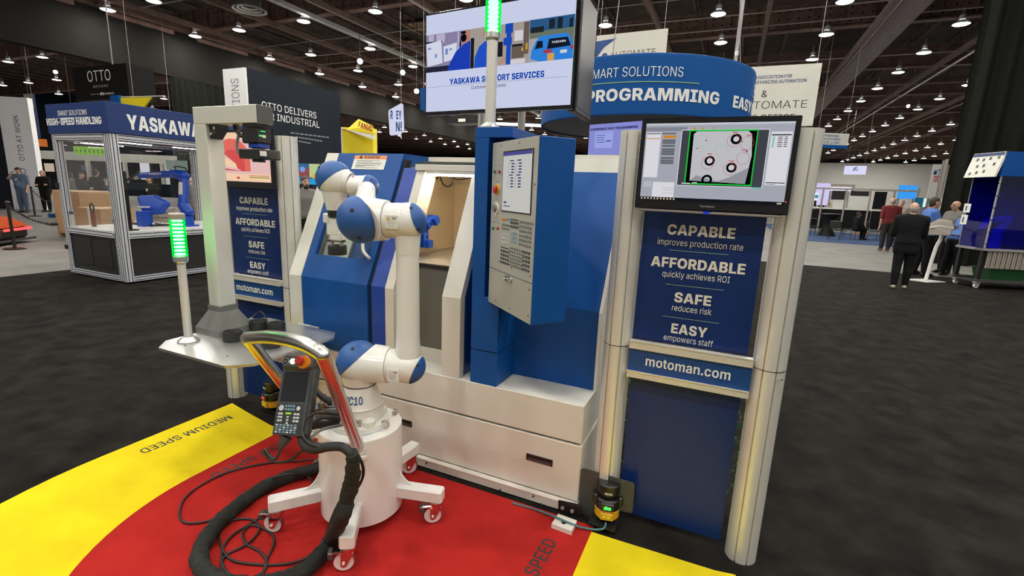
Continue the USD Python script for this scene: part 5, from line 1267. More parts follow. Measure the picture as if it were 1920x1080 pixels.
pz = gy(445, 195, y0_)[2]; ph_ = gy(445, 148, y0_)[2]
letter(ow, eM, 'SOLUTIONS', ew * .68, pz - 1.0, ew * .34, 400, 'grey_print', w=(ph_ - pz) + 1.0, al='l', vert=True)
# yellow exhibition hood and red-lettered flap
t, M, W, H = sign('yellow_stand', 'yellow and white exhibition stand tower behind the machine', 'stand', (638, 238), (699, 240), (640, 300), 24, 'fanuc_yellow', .6)
part(t, 'white_edge', put(box(-.15, .1, -4, H, -.5, .02), M), 'banner_white', False)
fl0, fl1, fl2, fl3 = gd(650, 243, 23.8), gd(672, 223, 23.8), gd(699, 236, 23.2), gd(701, 252, 23.2)
part(t, 'flap', cat(trimesh.convex.convex_hull(np.vstack([[fl0, fl1, fl2, fl3], np.array([fl0, fl1, fl2, fl3]) + [-.05, .08, 0]]))), 'fanuc_yellow', False)
q0, q1 = gd(672, 238, 22.9), gd(697, 246.5, 22.5)
F_ = frame(q0, q1 - q0, Z3)
part(t, 'lettering', put(text('FANUC', .25, 750, .01, w=float(np.linalg.norm(q1 - q0)), al='l'), F_), 'red_print', False)
part(t, 'white_underside', trimesh.convex.convex_hull(np.vstack([[gd(638, 240, 24), gd(650, 243, 23.8), gd(701, 253, 23.2), gd(700, 262, 23.2)], np.array([gd(638, 240, 24), gd(650, 243, 23.8), gd(701, 253, 23.2), gd(700, 262, 23.2)]) + [0, .1, 0]])), 'banner_white', False)
bub = [(728, 210), (729.5, 206), (752, 193.5), (755, 195), (757, 243), (755, 247), (751, 251), (752.5, 260), (747, 252), (733, 254), (730.5, 252)]
P = [gd(x, y, 21) for x, y in bub]
b0 = P[0]; ey_ = P[4] - P[0]; ey_[2] = 0; bM = frame(b0, ey_, Z3)
loc2 = [(np.linalg.inv(bM) @ np.append(gp(x, y, b0, bM[:3, 2]), 1))[:2] for x, y in bub]
bs = thing('speech_bubble_sign', 'white speech-bubble shaped hanging sign with blue letters', 'sign', P[7])
part(bs, 'board', put(prism(Polygon(loc2), .06, tr(0, 0, -.06)), bM), scr('D4D8F0', .95), False)
xs_ = [q[0] for q in loc2]; wB = max(xs_) - min(xs_); zB = np.array(loc2)[:, 1]
letter(bs, bM, 'R   EY', wB * .5, -.30, .36, 800, 'blue_print', w=wB * .72)
letter(bs, bM, 'N!', wB * .68, -.80, .40, 800, 'blue_print', w=wB * .38)
part(bs, 'hanging_cable', cyl(P[2], (P[2][0], P[2][1], 11.6), .01, n=5), 'pipe_grey')
t, M, W, H = sign('hanging_sign', 'blue hanging sign half hidden behind the left edge of the television', 'sign', (788, 165), (800, 165), (793, 206), 20, 'banner_blue', .6)
hang(t, M, W, H, (.5,))
t, M, W, H = sign('sail_banner', 'yellow and white pointed sail banner over the glass booth roof', 'banner', (226, 181), (306, 179), (228, 182), 16, 'sign_white', .1)
part(t, 'yellow_sail', put(prism([(0, .02), (W * .72, .02), (W * .5, -.33), (0, -.33)], .06, tr(0, -.05, -.05)), M), 'fanuc_yellow', False)
part(t, 'blue_box', put(box(-.42, -.02, -.25, .05, -.1, .05), M), 'banner_blue', False)
hang(t, M, W, H, (.3,))
t, M, W, H = sign('projector_unit', 'dark hanging projector unit below the television', 'projector', (838, 218), (902, 216), (842, 232), 14, 'black_plastic', .5)
part(t, 'lens_light', put(box(W * .35, W * .55, H * .2, H * .6, 0, .02), M), scr('FFF6E0', 1.0), False)
hang(t, M, W, H, (.2, .8))
a, b = gd(878, 232, 16), gd(1038, 226, 16); b[2] = a[2]
sl_ = thing('strip_light', 'long white lit strip light hanging behind the television poles', 'lamp', (a + b) / 2)
part(sl_, 'diffuser', cat(put(box(0, np.linalg.norm(b - a), 0, .09, -.1, 0), frame(a, b - a, Z3))), scr('F4F6FF', 1.2), False)
part(sl_, 'hanging_cable', cat(cyl(a * .9 + b * .1, (a * .9 + b * .1) * [1, 1, 0] + [0, 0, 11.6], .008, n=5), cyl(a * .1 + b * .9, (a * .1 + b * .9) * [1, 1, 0] + [0, 0, 11.6], .008, n=5)), 'pipe_grey')

# ================================================================ glass demonstration booth, left
gb = thing('glass_booth', 'aluminium framed glass demonstration booth with blue roof band, left', 'booth', (-9.2, 5.4, 0))
gx0, gx1, gy0, gy1 = -10.03, -8.42, 4.28, 6.55
def alu_bar(x0, x1, y0, y1, z0, z1):
    """an extruded bar and the dark grooves along its outer faces"""
    b = box(x0, x1, y0, y1, z0, z1); s = np.array([x1 - x0, y1 - y0, z1 - z0]); a = int(np.argmax(s)); gs = []
    for f in range(3):
        if f == a: continue
        o = 3 - a - f
        n = 2 if s[o] > .07 else 1
        for q in range(n):
            c = [[x0, x1], [y0, y1], [z0, z1]]
            m_ = c[o][0] + s[o] * (q + .5) / n
            lo = [0, 0, 0]; hi = [0, 0, 0]
            lo[a], hi[a] = c[a]; lo[o], hi[o] = m_ - .0055, m_ + .0055
            lo[f], hi[f] = c[f][0] - .002, c[f][1] + .002
            gs.append(box(lo[0], hi[0], lo[1], hi[1], lo[2], hi[2]))
    return b, cat(gs)
def bar(*a):
    b, g = alu_bar(*a); p = part(gb, 'frame_bar', b, 'aluminium', False); part(p, 'groove', g, 'booth_blue', False)
for (x, y) in ((gx0, gy0), (gx1 - .10, gy0), (gx0, gy1 - .1), (gx1 - .1, gy1 - .1)): bar(x, x + .10, y, y + .10, .03, 2.26)
bar(gx1 - .2, gx1 - .11, gy0 + .005, gy0 + .09, .03, 2.26)
for z0, z1 in ((2.17, 2.26), (.70, .795), (.03, .11)):
    bar(gx0 + .1, gx1 - .2, gy0, gy0 + .09, z0, z1); bar(gx1 - .09, gx1, gy0 + .1, gy1 - .1, z0, z1)
    if z0 > .5: bar(gx0, gx0 + .09, gy0 + .1, gy1 - .1, z0, z1); bar(gx0 + .1, gx1 - .1, gy1 - .09, gy1, z0, z1)
bar(gx0 + .75, gx0 + .84, gy1 - .09, gy1, .795, 2.17)
part(gb, 'deck', box(gx0 + .03, gx1 - .03, gy0 + .03, gy1 - .03, .79, .80), 'label_white', False, label='white worktop')
def dark_panel(M, W, H):
    p = part(gb, 'lower_panel', put(box(0, W, 0, H, -.02, 0), M), 'booth_black', False)
    for k in (0, 1): part(p, 'panel_field', put(box(W * (.12 + .42 * k), W * (.44 + .42 * k), H * .15, H * .88, 0, .008, .003), M), 'booth_black', False)
dark_panel(frame((gx0 + .1, gy0 + .03, .11), X3, Z3), 1.3, .59)
part(gb, 'lower_panel', box(gx1 - .05, gx1 - .03, gy0 + .1, gy1 - .1, .11, .70), 'booth_black', False)
part(gb, 'lower_panel', box(gx0 + .03, gx0 + .05, gy0 + .1, gy1 - .1, .11, .70), 'booth_black', False)
for M_ in (box(gx0 + .1, gx1 - .2, gy0 + .04, gy0 + .045, .795, 2.17), box(gx1 - .045, gx1 - .04, gy0 + .1, gy1 - .1, .795, 2.17), box(gx0 + .04, gx0 + .045, gy0 + .1, gy1 - .1, .795, 2.17), box(gx0 + .1, gx1 - .1, gy1 - .045, gy1 - .04, .795, 2.17)):
    part(gb, 'glass_pane', M_, 'clear_panel', False)
rb_ = part(gb, 'roof_band', box(gx0 - .02, gx1 + .02, gy0 - .02, gy1 + .02, 2.262, 2.70, .004), 'booth_blue', False, label='dark blue roof band with white lettering')
fM = frame((gx0, gy0 - .0205, 0), X3, Z3); fw = gx1 - gx0
def fl_(x, y): p = gy(x, y, gy0); return p[0] - gx0, p[2]
a, b = fl_(112, 217), fl_(166, 213); part(rb_, 'lettering', put(text('SMART SOLUTIONS', .075, 330, .003, w=b[0] - a[0], al='l'), fM @ tr(a[0], a[1] - .005, 0)), 'white_print', False)
a, b = fl_(92, 237), fl_(194, 233); part(rb_, 'lettering', put(text('HIGH-SPEED HANDLING', .105, 850, .003, w=b[0] - a[0], al='l'), fM @ tr(a[0], a[1] + .01, 0)), 'white_print', False)
a, b = fl_(112, 222), fl_(170, 218); part(rb_, 'rule_line', put(box(a[0], b[0], a[1] - .002, a[1] + .004, 0, .002), fM), 'white_print', False)
yM = frame((gx1 + .0205, 0, 0), Y3, Z3)
ya, yb = gx(239, 240, gx1 + .02), gx(362, 250, gx1 + .02)
yl = (ya[2] + gx(239, 244, gx1 + .02)[2]) / 2
part(rb_, 'lettering', put(text('YASKAWA', .215, 900, .003, w=(yb[1] - ya[1]) * 1.12, al='l'), yM @ tr(ya[1], yl, 0)), 'white_print', False)
for (x0, x1, y0, y1) in ((-8.75, -8.70, 4.45, 5.0), (-8.75, -8.70, 5.35, 5.75), (-9.9, -9.86, 4.6, 5.2), (-9.4, -8.95, 6.2, 6.25)):
    h = part(gb, 'light_housing', box(x0 - .01, x1 + .01, y0, y1, 2.16, 2.175), 'lamp_metal', False); part(h, 'light_strip', box(x0, x1, y0, y1, 2.148, 2.16), 'led_booth', False)
for (z) in (1.5, .95, .72): part(gb, 'hinge', cyl((gx1 - .205, gy0 - .012, z), (gx1 - .205, gy0 - .012, z + .06), .018, n=10), 'lamp_metal')
part(gb, 'door_catch', box(gx0 - .02, gx0 + .03, gy0 - .03, gy0, 1.42, 1.50), 'black_plastic', False)
part(gb, 'door_catch', box(gx0 - .02, gx0 + .03, gy0 - .03, gy0, .42, .49), 'black_plastic', False)
q0 = gy(123, 425, gy0 + .055); q1 = gy(138, 397, gy0 + .055)
nt = part(gb, 'notice_card', box(q0[0], q1[0], gy0 + .05, gy0 + .055, q0[2], q1[2]), 'label_white', False)
part(nt, 'card_heading', box(q0[0], q1[0], gy0 + .046, gy0 + .05, q1[2] - .04, q1[2]), 'booth_blue', False)
def limb(A, B, ra, rb2, n=14):
    a = trimesh.creation.icosphere(2, ra).apply_translation(A); b = trimesh.creation.icosphere(2, rb2).apply_translation(B)
    return trimesh.convex.convex_hull(np.vstack([a.vertices, b.vertices]))
def dk(x, y): return gz(x, y, .80)
b0 = dk(352, 424); db = float((b0 - CAM) @ _f)
ir = thing('small_robot_arm', 'blue six-axis robot arm with yellow label inside the glass booth', 'robot', b0)
part(ir, 'base', cat(box(b0[0] - .13, b0[0] + .13, b0[1] - .13, b0[1] + .13, .80, .83, .004), cyl(b0 + [0, 0, .03], b0 + [0, 0, .18], .11, .10, n=28)), 'robot_blue_bright')
q = [gd(x, y, db) for x, y in ((352, 398), (344, 385), (345, 330), (330, 326), (262, 329), (254, 333))]
part(ir, 'turret', limb(q[0], q[1], .10, .09), 'robot_blue_bright', True)
la = part(ir, 'lower_arm', limb(q[1], q[2], .085, .075), 'robot_blue_bright', True)
part(ir, 'elbow', limb(q[2], q[3], .095, .08), 'robot_blue_bright', True)
ua = part(ir, 'upper_arm', limb(q[3], q[4], .068, .05), 'robot_blue_bright', True)
part(ir, 'wrist', limb(q[4], q[5], .045, .04), 'bed_grey', True)
fc = frame(q[1] * .45 + q[2] * .55 - _f * .083, CR, CU)
lbk = part(la, 'caution_label', put(box(-.035, .035, -.11, .11, 0, .004), fc), 'label_white', False)
fc2 = frame(q[3] * .5 + q[4] * .5 - _f * .062, q[3] - q[4], CU)
part(ua, 'lettering', put(text('YASKAWA', .03, 850, .004), fc2 @ tr(0, -.015, 0)), 'white_print', False)
part(ir, 'arm_cable', tube(spline([q[3] + [0, 0, .09], q[3] + [-.05, .02, .13], q[2] + [.05, 0, .14], q[2] + [.09, .02, .05]]), .010, 6), 'cable_black')
b1_ = dk(273, 424); d1_ = float((b1_ - CAM) @ _f)
sc2 = thing('scara_robot', 'blue horizontal-arm robot with moulded cover inside the glass booth', 'robot', b1_)
part(sc2, 'base', cat(box(b1_[0] - .09, b1_[0] + .09, b1_[1] - .09, b1_[1] + .09, .80, 1.06, .012)), 'robot_blue_bright')
q = [gd(x, y, d1_) for x, y in ((272, 398), (305, 396), (266, 376), (292, 372), (312, 383))]
part(sc2, 'lower_arm', limb(q[0], q[1], .05, .05), 'robot_blue_bright', True)
cov = part(sc2, 'arm_cover', trimesh.convex.convex_hull(np.vstack([trimesh.creation.icosphere(1, .06).apply_translation(c).vertices for c in (q[0] + [0, 0, .08], q[1] + [0, 0, .04], q[2] + [0, 0, .03], q[3] + [0, 0, .0], q[4])])), 'robot_blue_bright', 40)
part(cov, 'lettering', put(text('YASKAWA', .028, 850, .004), frame(q[0] + [0, 0, .06] - _f * .11 + CR * .07, CR, CU)), 'white_print', False)
bp = dk(243, 432)
cp2 = thing('camera_post', 'black post with arms standing on the worktop in the glass booth', 'post', bp)
part(cp2, 'post', box(bp[0] - .03, bp[0] + .03, bp[1] - .03, bp[1] + .03, .80, 1.72), 'black_plastic', False)
part(cp2, 'foot', box(bp[0] - .09, bp[0] + .09, bp[1] - .09, bp[1] + .09, .80, .82), 'black_plastic', False)
part(cp2, 'arm', cyl((bp[0], bp[1], 1.55), (bp[0] + .25, bp[1] + .1, 1.72), .02, n=8), 'black_plastic')
bt = dk(283, 422)
ty = thing('parts_tray', 'low black tray with rows of white balls in the glass booth', 'tray', bt)
part(ty, 'tray_plate', box(bt[0] - .3, bt[0] + .3, bt[1] - .16, bt[1] + .16, .80, .825), 'black_plastic', False)
for i in range(9):
    for j in range(2): part(ty, 'ball', trimesh.creation.icosphere(1, .022).apply_translation((bt[0] - .26 + i * .065, bt[1] - .1 + j * .14, .845)), 'white_print', True)
bb = dk(290, 416)
for k in range(3):
    single('metal_crate', ['bottom', 'middle', 'top'][k] + ' grey metal crate of the stack inside the glass booth', 'crate', cat(box(bb[0] - .2, bb[0] + .2, bb[1] - .02, bb[1] + .3, .80 + .09 * k, .875 + .09 * k, .006), box(bb[0] - .21, bb[0] + .21, bb[1] - .03, bb[1] + .31, .875 + .09 * k, .885 + .09 * k)), 'bed_grey', False, group='grey crates in the glass booth')
hk = dk(177, 425)
hkt = thing('hoist_hook', 'brown steel hook on a small clamp standing in the glass booth', 'hook', hk)
part(hkt, 'stem', box(hk[0] - .03, hk[0] + .03, hk[1] - .02, hk[1] + .02, .80, 1.05), 'belt_brown', False)
part(hkt, 'hook_ring', tube([hk + [.05 * math.cos(t), 0, .31 + .07 * math.sin(t)] for t in np.linspace(0, 2 * np.pi, 16, endpoint=False)], .013, 6, True), 'key_dark', True)
# cartons on the aisle behind the booth
def carton(pxs, d, name, label, hpx, w, dep):
    a = gd(*pxs, d); zt = hz(pxs[0], hpx, a)
    t = thing(name, label, 'box', (a[0] + w / 2, a[1] + dep / 2, -.012))
    part(t, 'carton', box(a[0], a[0] + w, a[1], a[1] + dep, .13, zt, .008), 'cardboard', False)
    part(t, 'tape', box(a[0] + w * .45, a[0] + w * .55, a[1] - .004, a[1] + dep + .004, .132, zt + .003), 'label_white', False)
    pl_ = part(t, 'pallet', cat([box(a[0], a[0] + w, a[1] + y, a[1] + y + .09, .11, .129) for y in np.linspace(0, dep - .09, 5)] + [box(a[0] + x, a[0] + x + .1, a[1], a[1] + dep, -.012, .11) for x in (0, w / 2 - .05, w - .1)]), 'wood', False)
    return t
carton((106, 420), 12.6, 'cardboard_carton', 'large brown cardboard carton standing on a pallet behind the glass booth', 356, 1.25, .9)
carton((150, 430), 11.6, 'cardboard_carton', 'lower light brown carton in front of the larger carton behind the glass booth', 388, .95, .7)
p = gz(104, 408, 0); single('blue_pallet', 'blue plastic pallet lying on the aisle beside the glass booth', 'pallet', cat([box(p[0] - .5, p[0] + .7, p[1] + y, p[1] + y + .12, .09, .13) for y in np.arange(0, 1, .2)] + [box(p[0] - .5 + x, p[0] - .35 + x, p[1], p[1] + .95, -.012, .09) for x in (0, .5, 1.05)]), 'pallet_blue', False)

# ================================================================ left aisle
ao = gz(20, 452); 
vm = thing('mobile_robot', 'low orange mobile robot with red light strip at the left edge', 'vehicle', ao)
U1 = np.array([.80, .60, 0]); 
vM = frame(gz(62, 452) * [1, 1, 0], -(gz(62, 452) - gz(0, 462)) * [1, 1, 0] , ez=Z3)
part(vm, 'chassis', put(box(.1, 2.2, -1.0, .0, .12, .38, .05), vM), 'black_plastic', False)
part(vm, 'orange_deck', put(trimesh.convex.convex_hull(np.array([(x, y, z) for (x, y, z) in ((.05, 0, .38), (.05, -1, .38), (2.2, 0, .38), (2.2, -1, .38), (.55, -.05, .62), (.55, -.95, .62), (2.2, -.05, .62), (2.2, -.95, .62))])), vM), 'orange_red', False)
part(vm, 'orange_tower', put(box(.7, 2.2, -.9, -.1, .62, .85, .03), vM), 'orange_red', False)
part(vm, 'light_strip', put(box(.0, .9, .0, .03, .30, .36, .01), vM), 'led_red', False, label='glowing red light strip')
part(vm, 'yellow_button', put(cyl((1.1, .0, .25), (1.1, .03, .25), .05, n=12), vM), 'yellow_plastic')
part(vm, 'skirt', put(box(-.1, 2.2, -1.02, .02, .06, .11), vM), 'dark_steel', False)
for k, (z0, z1, c, lbx) in enumerate(((.85, 1.12, 'cardboard', 'brown box at the bottom of the pile on the orange mobile robot'), (1.12, 1.42, 'orange_red', 'red box in the middle of the pile on the orange mobile robot'), (1.42, 1.62, 'lime', 'green box near the top of the pile on the orange mobile robot'), (1.62, 1.85, 'cardboard', 'brown box on top of the pile on the orange mobile robot'))):
    single('parcel', lbx, 'box', put(box(.75 + .03 * (k % 2), 1.6, -.8, -.15 - .04 * k, z0 + .001, z1), vM), c, False, group='boxes on the mobile robot')
def stanchion(base, h, label):
    t = thing('rope_post', label, 'post', base)
    part(t, 'base_disc', lathe([(0, -.012), (.19, -.012), (.19, .01), (.05, .03), (0, .03)], 24, tr(base[0], base[1], 0)), 'black_plastic')
    part(t, 'post', cyl((base[0], base[1], .02), (base[0], base[1], h), .03, n=12), 'black_plastic')
    part(t, 'knob', lathe([(0, h), (.04, h), (.05, h + .02), (.03, h + .05), (0, h + .05)], 14, tr(base[0], base[1], 0)), 'black_plastic')
s1 = gz(28, 466); s2_ = gz(66, 405)
h1 = hz(13, 381, s1); h2 = hz(56, 352, s2_)
stanchion((s1[0], s1[1], 0), h1, 'black rope post standing in front of the orange mobile robot'); stanchion((s2_[0], s2_[1], 0), h2, 'black rope post beside the man in denim shirt at the left')
ch = spline([(s1[0], s1[1], h1 - .05), gd(26, 394, 15.5), gd(60, 412, 14.5), gd(90, 420, 13.6), gd(108, 420, 11.2)], 12)
cn_ = []
for k in range(0, len(ch) - 1):
    A, B = ch[k], ch[k + 1]; n = max(1, int(np.linalg.norm(B - A) / .09))
    for j in range(n): c = A + (B - A) * (j + .5) / n; cn_.append(put(trimesh.creation.torus(.03, .009, major_sections=8, minor_sections=5), frame(c, B - A, ez=Z3 if (j + k) % 2 else Y3)))
single('barrier_chain', 'black plastic barrier chain sagging between the rope post and the glass booth', 'chain', cat(cn_), 'black_plastic', True, kind='stuff')
single('barrier_rope', 'black rope hanging from the rope post beside the tall white pillar', 'rope', tube(spline([(s2_[0], s2_[1], h2 - .05), gd(68, 364, 20.4), gd(80, 374, 18.9), gd(92, 378, 18)], 8), .02, 6), 'black_plastic', True)

# distant stands beyond the aisle on the left
def stand(name, label, x0, x1, y0, y1, d, m, th=1.0, cat_='stand', bottom=True):
    """a distant stand front between two pixel corners at distance d along the view"""
    a, b = gd(x0, y1, d), gd(x1, y1, d); b[2] = a[2]; zt = hz(x0, y0, a); zb = -.012 if bottom else a[2]
    t = thing(name, label, cat_, ((a[0] + b[0]) / 2, (a[1] + b[1]) / 2, zb))
    M = frame((a[0], a[1], zb), (b - a) * [1, 1, 0], Z3); W = np.linalg.norm((b - a)[:2]); H = zt - zb
    part(t, 'front_board', put(box(0, W, 0, H, -th, 0), M), m, False)
    return t, M, W, H
t, M, W, H = stand('exhibition_stand', 'dark exhibition stand with white header beyond the left aisle', 62, 400, 282, 390, 40, 'sign_black', 1.5)
part(t, 'white_header', put(box(-.1, W + .1, H * .80, H, -.6, .3), M), 'banner_white', False)
part(t, 'counter', put(box(W * .1, W * .9, 0, 1.0, .4, 1.2), M), 'dark_panel', False)
for k, (x, w_, z, h, c) in enumerate(((.02, .04, .45, .2, 'F2F2FF'), (.10, .05, .5, .2, 'C8B9A2'), (.62, .05, .40, .4, 'E8E8EE'), (.74, .035, .2, .6, 'C8D0C8'), (.84, .05, .5, .2, '6B8CC8'), (.3, .06, .55, .14, '48505C'), (.9, .06, .3, .35, 'B8BCC4'))):
    part(t, 'lit_panel', put(box(W * x, W * (x + w_), H * z, H * (z + h), .0, .05), M), scr(c, .8), False)
for k in range(3): part(t, 'white_column', put(box(W * (.35 + .2 * k), W * (.365 + .2 * k), 0, H * .8, .25, .5), M), 'banner_white', False)
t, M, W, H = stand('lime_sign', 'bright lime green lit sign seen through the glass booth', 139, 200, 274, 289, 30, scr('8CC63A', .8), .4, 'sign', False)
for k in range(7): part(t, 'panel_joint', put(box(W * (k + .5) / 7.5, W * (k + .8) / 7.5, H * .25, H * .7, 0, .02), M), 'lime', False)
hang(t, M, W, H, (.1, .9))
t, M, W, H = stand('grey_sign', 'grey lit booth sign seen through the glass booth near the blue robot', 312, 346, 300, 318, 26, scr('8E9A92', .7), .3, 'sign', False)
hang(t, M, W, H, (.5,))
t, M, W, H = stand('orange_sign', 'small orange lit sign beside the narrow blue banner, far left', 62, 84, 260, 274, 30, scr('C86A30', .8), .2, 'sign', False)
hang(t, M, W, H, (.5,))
# screen and partition behind the left sign stand
t, M, W, H = stand('wall_screen', 'lit screen with colourful factory picture between the left stand and the machine', 556, 601, 306, 345, 12.2, scr('3D6C98', .9), .06, 'screen', False)
part(t, 'picture_pallets', put(cat([put(box(W * (.02 + .11 * k), W * (.10 + .11 * k), H * (.40 - .02 * k), H * (.60 + .05 * k), 0, .004), np.eye(4)) for k in range(5)]), M), scr('A8483C', .9), False, kind='stuff')
part(t, 'picture_sky', put(box(W * .56, W, H * .35, H, 0, .003), M), scr('B6C98C', 1.0), False)
part(t, 'picture_floor', put(box(0, W, 0, H * .28, 0, .005), M), scr('2E9AD0', 1.0), False)
part(t, 'picture_cone', put(prism([(W * .66, H * .30), (W * .86, H * .30), (W * .80, H * .55), (W * .72, H * .55)], .006), M), scr('D8A838', 1.0), False)
part(t, 'picture_badge', put(prism(Point(W * .28, H * .72).buffer(H * .13, 10), .006), M), scr('7F9CE0', 1.0), False)
part(t, 'casing', put(box(-.03, W + .03, -.03, H + .03, -.1, -.06), M), 'black_plastic', False)
part(t, 'stand_leg', put(box(W * .4, W * .6, -M[2, 3] - .0, -.03, -.16, -.1), M), 'black_plastic', False)
t, M, W, H = stand('black_counter', 'black counter below the lit screen behind the left sign stand', 556, 605, 392, 430, 11.5, 'sign_black', .5, 'counter')

# ================================================================ right side: blue enclosure, kiosk, booths
C0 = gz(1828, 541) * [1, 1, 0]
zs = hz(1852, 466, C0); zt2 = hz(1879, 284, C0)
L0 = gz(1797, 459, zs); dL = (L0 - C0) * [1, 1, 0]; WL = np.linalg.norm(dL); dL /= WL
dR = np.array([-dL[1], dL[0], 0]); dR = dR if dR[0] > 0 else -dR
be = thing('blue_enclosure', 'tall tinted blue acrylic robot enclosure on castors at the right edge', 'enclosure', C0 + (dL + dR) * .6)
bo = C0 + dL * .0
MLf = frame((C0 + dL * WL) * [1, 1, 0], -dL, Z3); MRf = frame(C0, dR, Z3); WR = 1.6
zc = hz(1872, 330, C0)
part(be, 'acrylic_pane', put(box(.02, WL, zs, zc, -.012, 0), MLf), 'blue_acrylic', False)
part(be, 'acrylic_pane', put(box(0, WR, zs, zc, -.012, 0), MRf), 'blue_acrylic', False)
part(be, 'back_pane', put(box(.0, WR, zs, zt2, -WL - .01, -WL), MRf), 'bed_grey', False)
part(be, 'end_pane', put(box(0, WL, zs, zt2, -WR - .01, -WR), MLf), 'bed_grey', False)
part(be, 'corner_post', put(box(-.012, .012, zs, zc, -.012, .012), MRf), 'lamp_metal', False)
for k in range(6):
    z = zs + (zc - zs) * (k + .4) / 6; part(be, 'post_bolt', put(cyl((-.02, z, .012), (.06, z, .02), .012, n=8), MRf), 'chrome')
part(be, 'canopy', cat(put(box(-.04, WR, zc, zt2, -.02, .03), MRf), put(box(-.02, WL + .02, zt2 - .02, zt2, -WR, .02), MLf)), 'blue_paint', False, label='opaque blue canopy')
cs = part(be, 'canopy_sign', put(trimesh.convex.convex_hull(np.array([(x, y, z) for x in (-.06, WL + .03) for (y, z) in ((zc - .02, .16), (zc - .02, .12), (zt2, .0), (zt2, .04))])), MLf), 'label_white', False, label='white sign with rows of small product pictures')
tl = math.atan2(.12, zt2 - zc + .02); sM = MLf @ tr(0, zc - .02, .162) @ rotm(-tl, X3); Hs = math.hypot(zt2 - zc + .02, .12)
part(cs, 'heading_band', put(box(-.05, WL + .02, Hs * .86, Hs * .98, 0, .004), sM), 'navy_print', False)
for (x, y) in ((.12, .70), (.35, .68), (.58, .72), (.86, .74), (.22, .42), (.45, .44), (.80, .48), (.06, .12), (.30, .16), (.55, .20)):
    part(cs, 'product_picture', put(box(WL * x, WL * (x + .07), Hs * (y - .02), Hs * (y + .09), 0, .004), sM), 'key_dark', False)
for (x0, x1, y0, y1, nm) in ((1806, 1822, 382, 398, 'a'), (1800, 1816, 403, 420, 'b')):
    A, B = gp(x0, y1, C0, MLf[:3, 2]), gp(x1, y0, C0, MLf[:3, 2]); a, b = (np.linalg.inv(MLf) @ np.append(A, 1))[:2], (np.linalg.inv(MLf) @ np.append(B, 1))[:2]
    nb = part(be, 'notice', put(box(a[0], b[0], a[1], b[1], .004, .01), MLf), 'label_white', False); part(nb, 'notice_mark', put(box(a[0] + (b[0] - a[0]) * .3, a[0] + (b[0] - a[0]) * .5, a[1] + .04, b[1] - .05, .01, .012), MLf), 'navy_print', False)
part(be, 'tray_rim', cat(put(box(-.03, WL + .04, zs - .05, zs, -.2, .03), MLf), put(box(-.03, WR, zs - .05, zs, -.2, .03), MRf)), 'pipe_grey', False)
part(be, 'deck', cat(put(box(0, WR, zs - .04, zs - .02, -WL, 0), MRf)), 'dark_steel', False)
sk = [put(box(k * .05, k * .05 + .03, zs - .42, zs - .05, -.02 - .01 * (k % 2), .0 - .01 * (k % 2)), MRf) for k in range(2, 30)]
part(be, 'pleated_skirt', cat(sk), 'bed_grey', False, kind='stuff')
for (x, y) in ((.03, -.05), (WR - .1, -.05), (.03, -WL + .05), (WR - .1, -WL + .05)):
    part(be, 'leg', put(box(x, x + .07, .16, zs - .04, y - .07, y), MRf), 'black_plastic', False)
part(be, 'base_frame', cat(put(box(0, WR, .15, .20, -.08, -.02), MRf), put(box(0, WR, .15, .20, -WL, -WL + .06), MRf), put(box(0, WR, .14, .155, -WL, 0), MRf)), 'dark_steel', False)
for (x, y) in ((.05, -.06), (.05, -WL + .08), (WR - .1, -.06)):
    cst = part(be, 'castor', put(cat(box(x - .05, x + .05, .11, .15, y - .05, y + .05, .005), box(x - .04, x + .04, .04, .11, y + .025, y + .035), box(x - .04, x + .04, .04, .11, y - .035, y - .025)), MRf), 'lamp_metal', False)
    part(cst, 'wheel', put(cyl((x, .048, y - .025), (x, .048, y + .025), .048, n=20, ch=.008), MRf), 'label_white')
rbp = [C0 + dR * a + dL * b + Z3 * z for a, b, z in ((.55, .5, zs), (.55, .5, zs + .30), (.75, .5, zs + .62), (.30, .45, zs + .55), (.18, .42, zs + .40))]
er = thing('enclosed_robot', 'blue robot arm inside the tinted blue enclosure at the right edge', 'robot', rbp[0])
part(er, 'base', cyl(rbp[0] - [0, 0, .018], rbp[1], .14, .12), 'chuck_blue')
for i in range(1, 4): part(er, 'arm', limb(rbp[i], rbp[i + 1], .13 - .02 * i, .11 - .02 * i), 'chuck_blue', True)
gbn = C0 + dR * .32 + dL * .1
gt = thing('green_bin', 'dark green plastic bin on the base frame of the blue enclosure', 'bin', gbn + [0, 0, .157])
gM = frame(gbn, dR, ez=Z3)
part(gt, 'tub', put(trimesh.convex.convex_hull(np.array([(x, y, .157) for x in (0, .62) for y in (0, .4)] + [(x, y, .42) for x in (-.05, .70) for y in (-.04, .44)])), gM), 'green_bin', False)
part(gt, 'rim', put(box(-.06, .71, -.05, .45, .42, .44), gM), 'green_bin', False)
kb = gz(1735, 527); kd = float((kb - CAM) @ _f)
ik = thing('information_stand', 'white tilted screen information stand on a bent pole', 'stand', kb)
kM = frame(kb * [1, 1, 0], (.9, .43, 0), ez=Z3)
part(ik, 'foot_plate', put(prism([(-.42, .1), (-.15, -.22), (.36, -.12), (.12, .22)], .02), kM), 'cart_white', False)
kp = [kb * [1, 1, 0] + Z3 * .02] + [gd(x, y, kd - (527 - y) * .0024) for x, y in ((1741, 508), (1748, 485), (1756, 462), (1763, 450), (1766, 440), (1766, 432))]
part(ik, 'pole', tube(spline(kp, 5), .038, 12), 'cart_white', True)
hd = [gd(x, y, kd + o - .32) for x, y, o in ((1735, 440, -.15), (1742, 424, -.15), (1762, 414, .25), (1786, 418, .25), (1789, 428, .1), (1782, 441, -.15))]
hh = np.array(hd); 
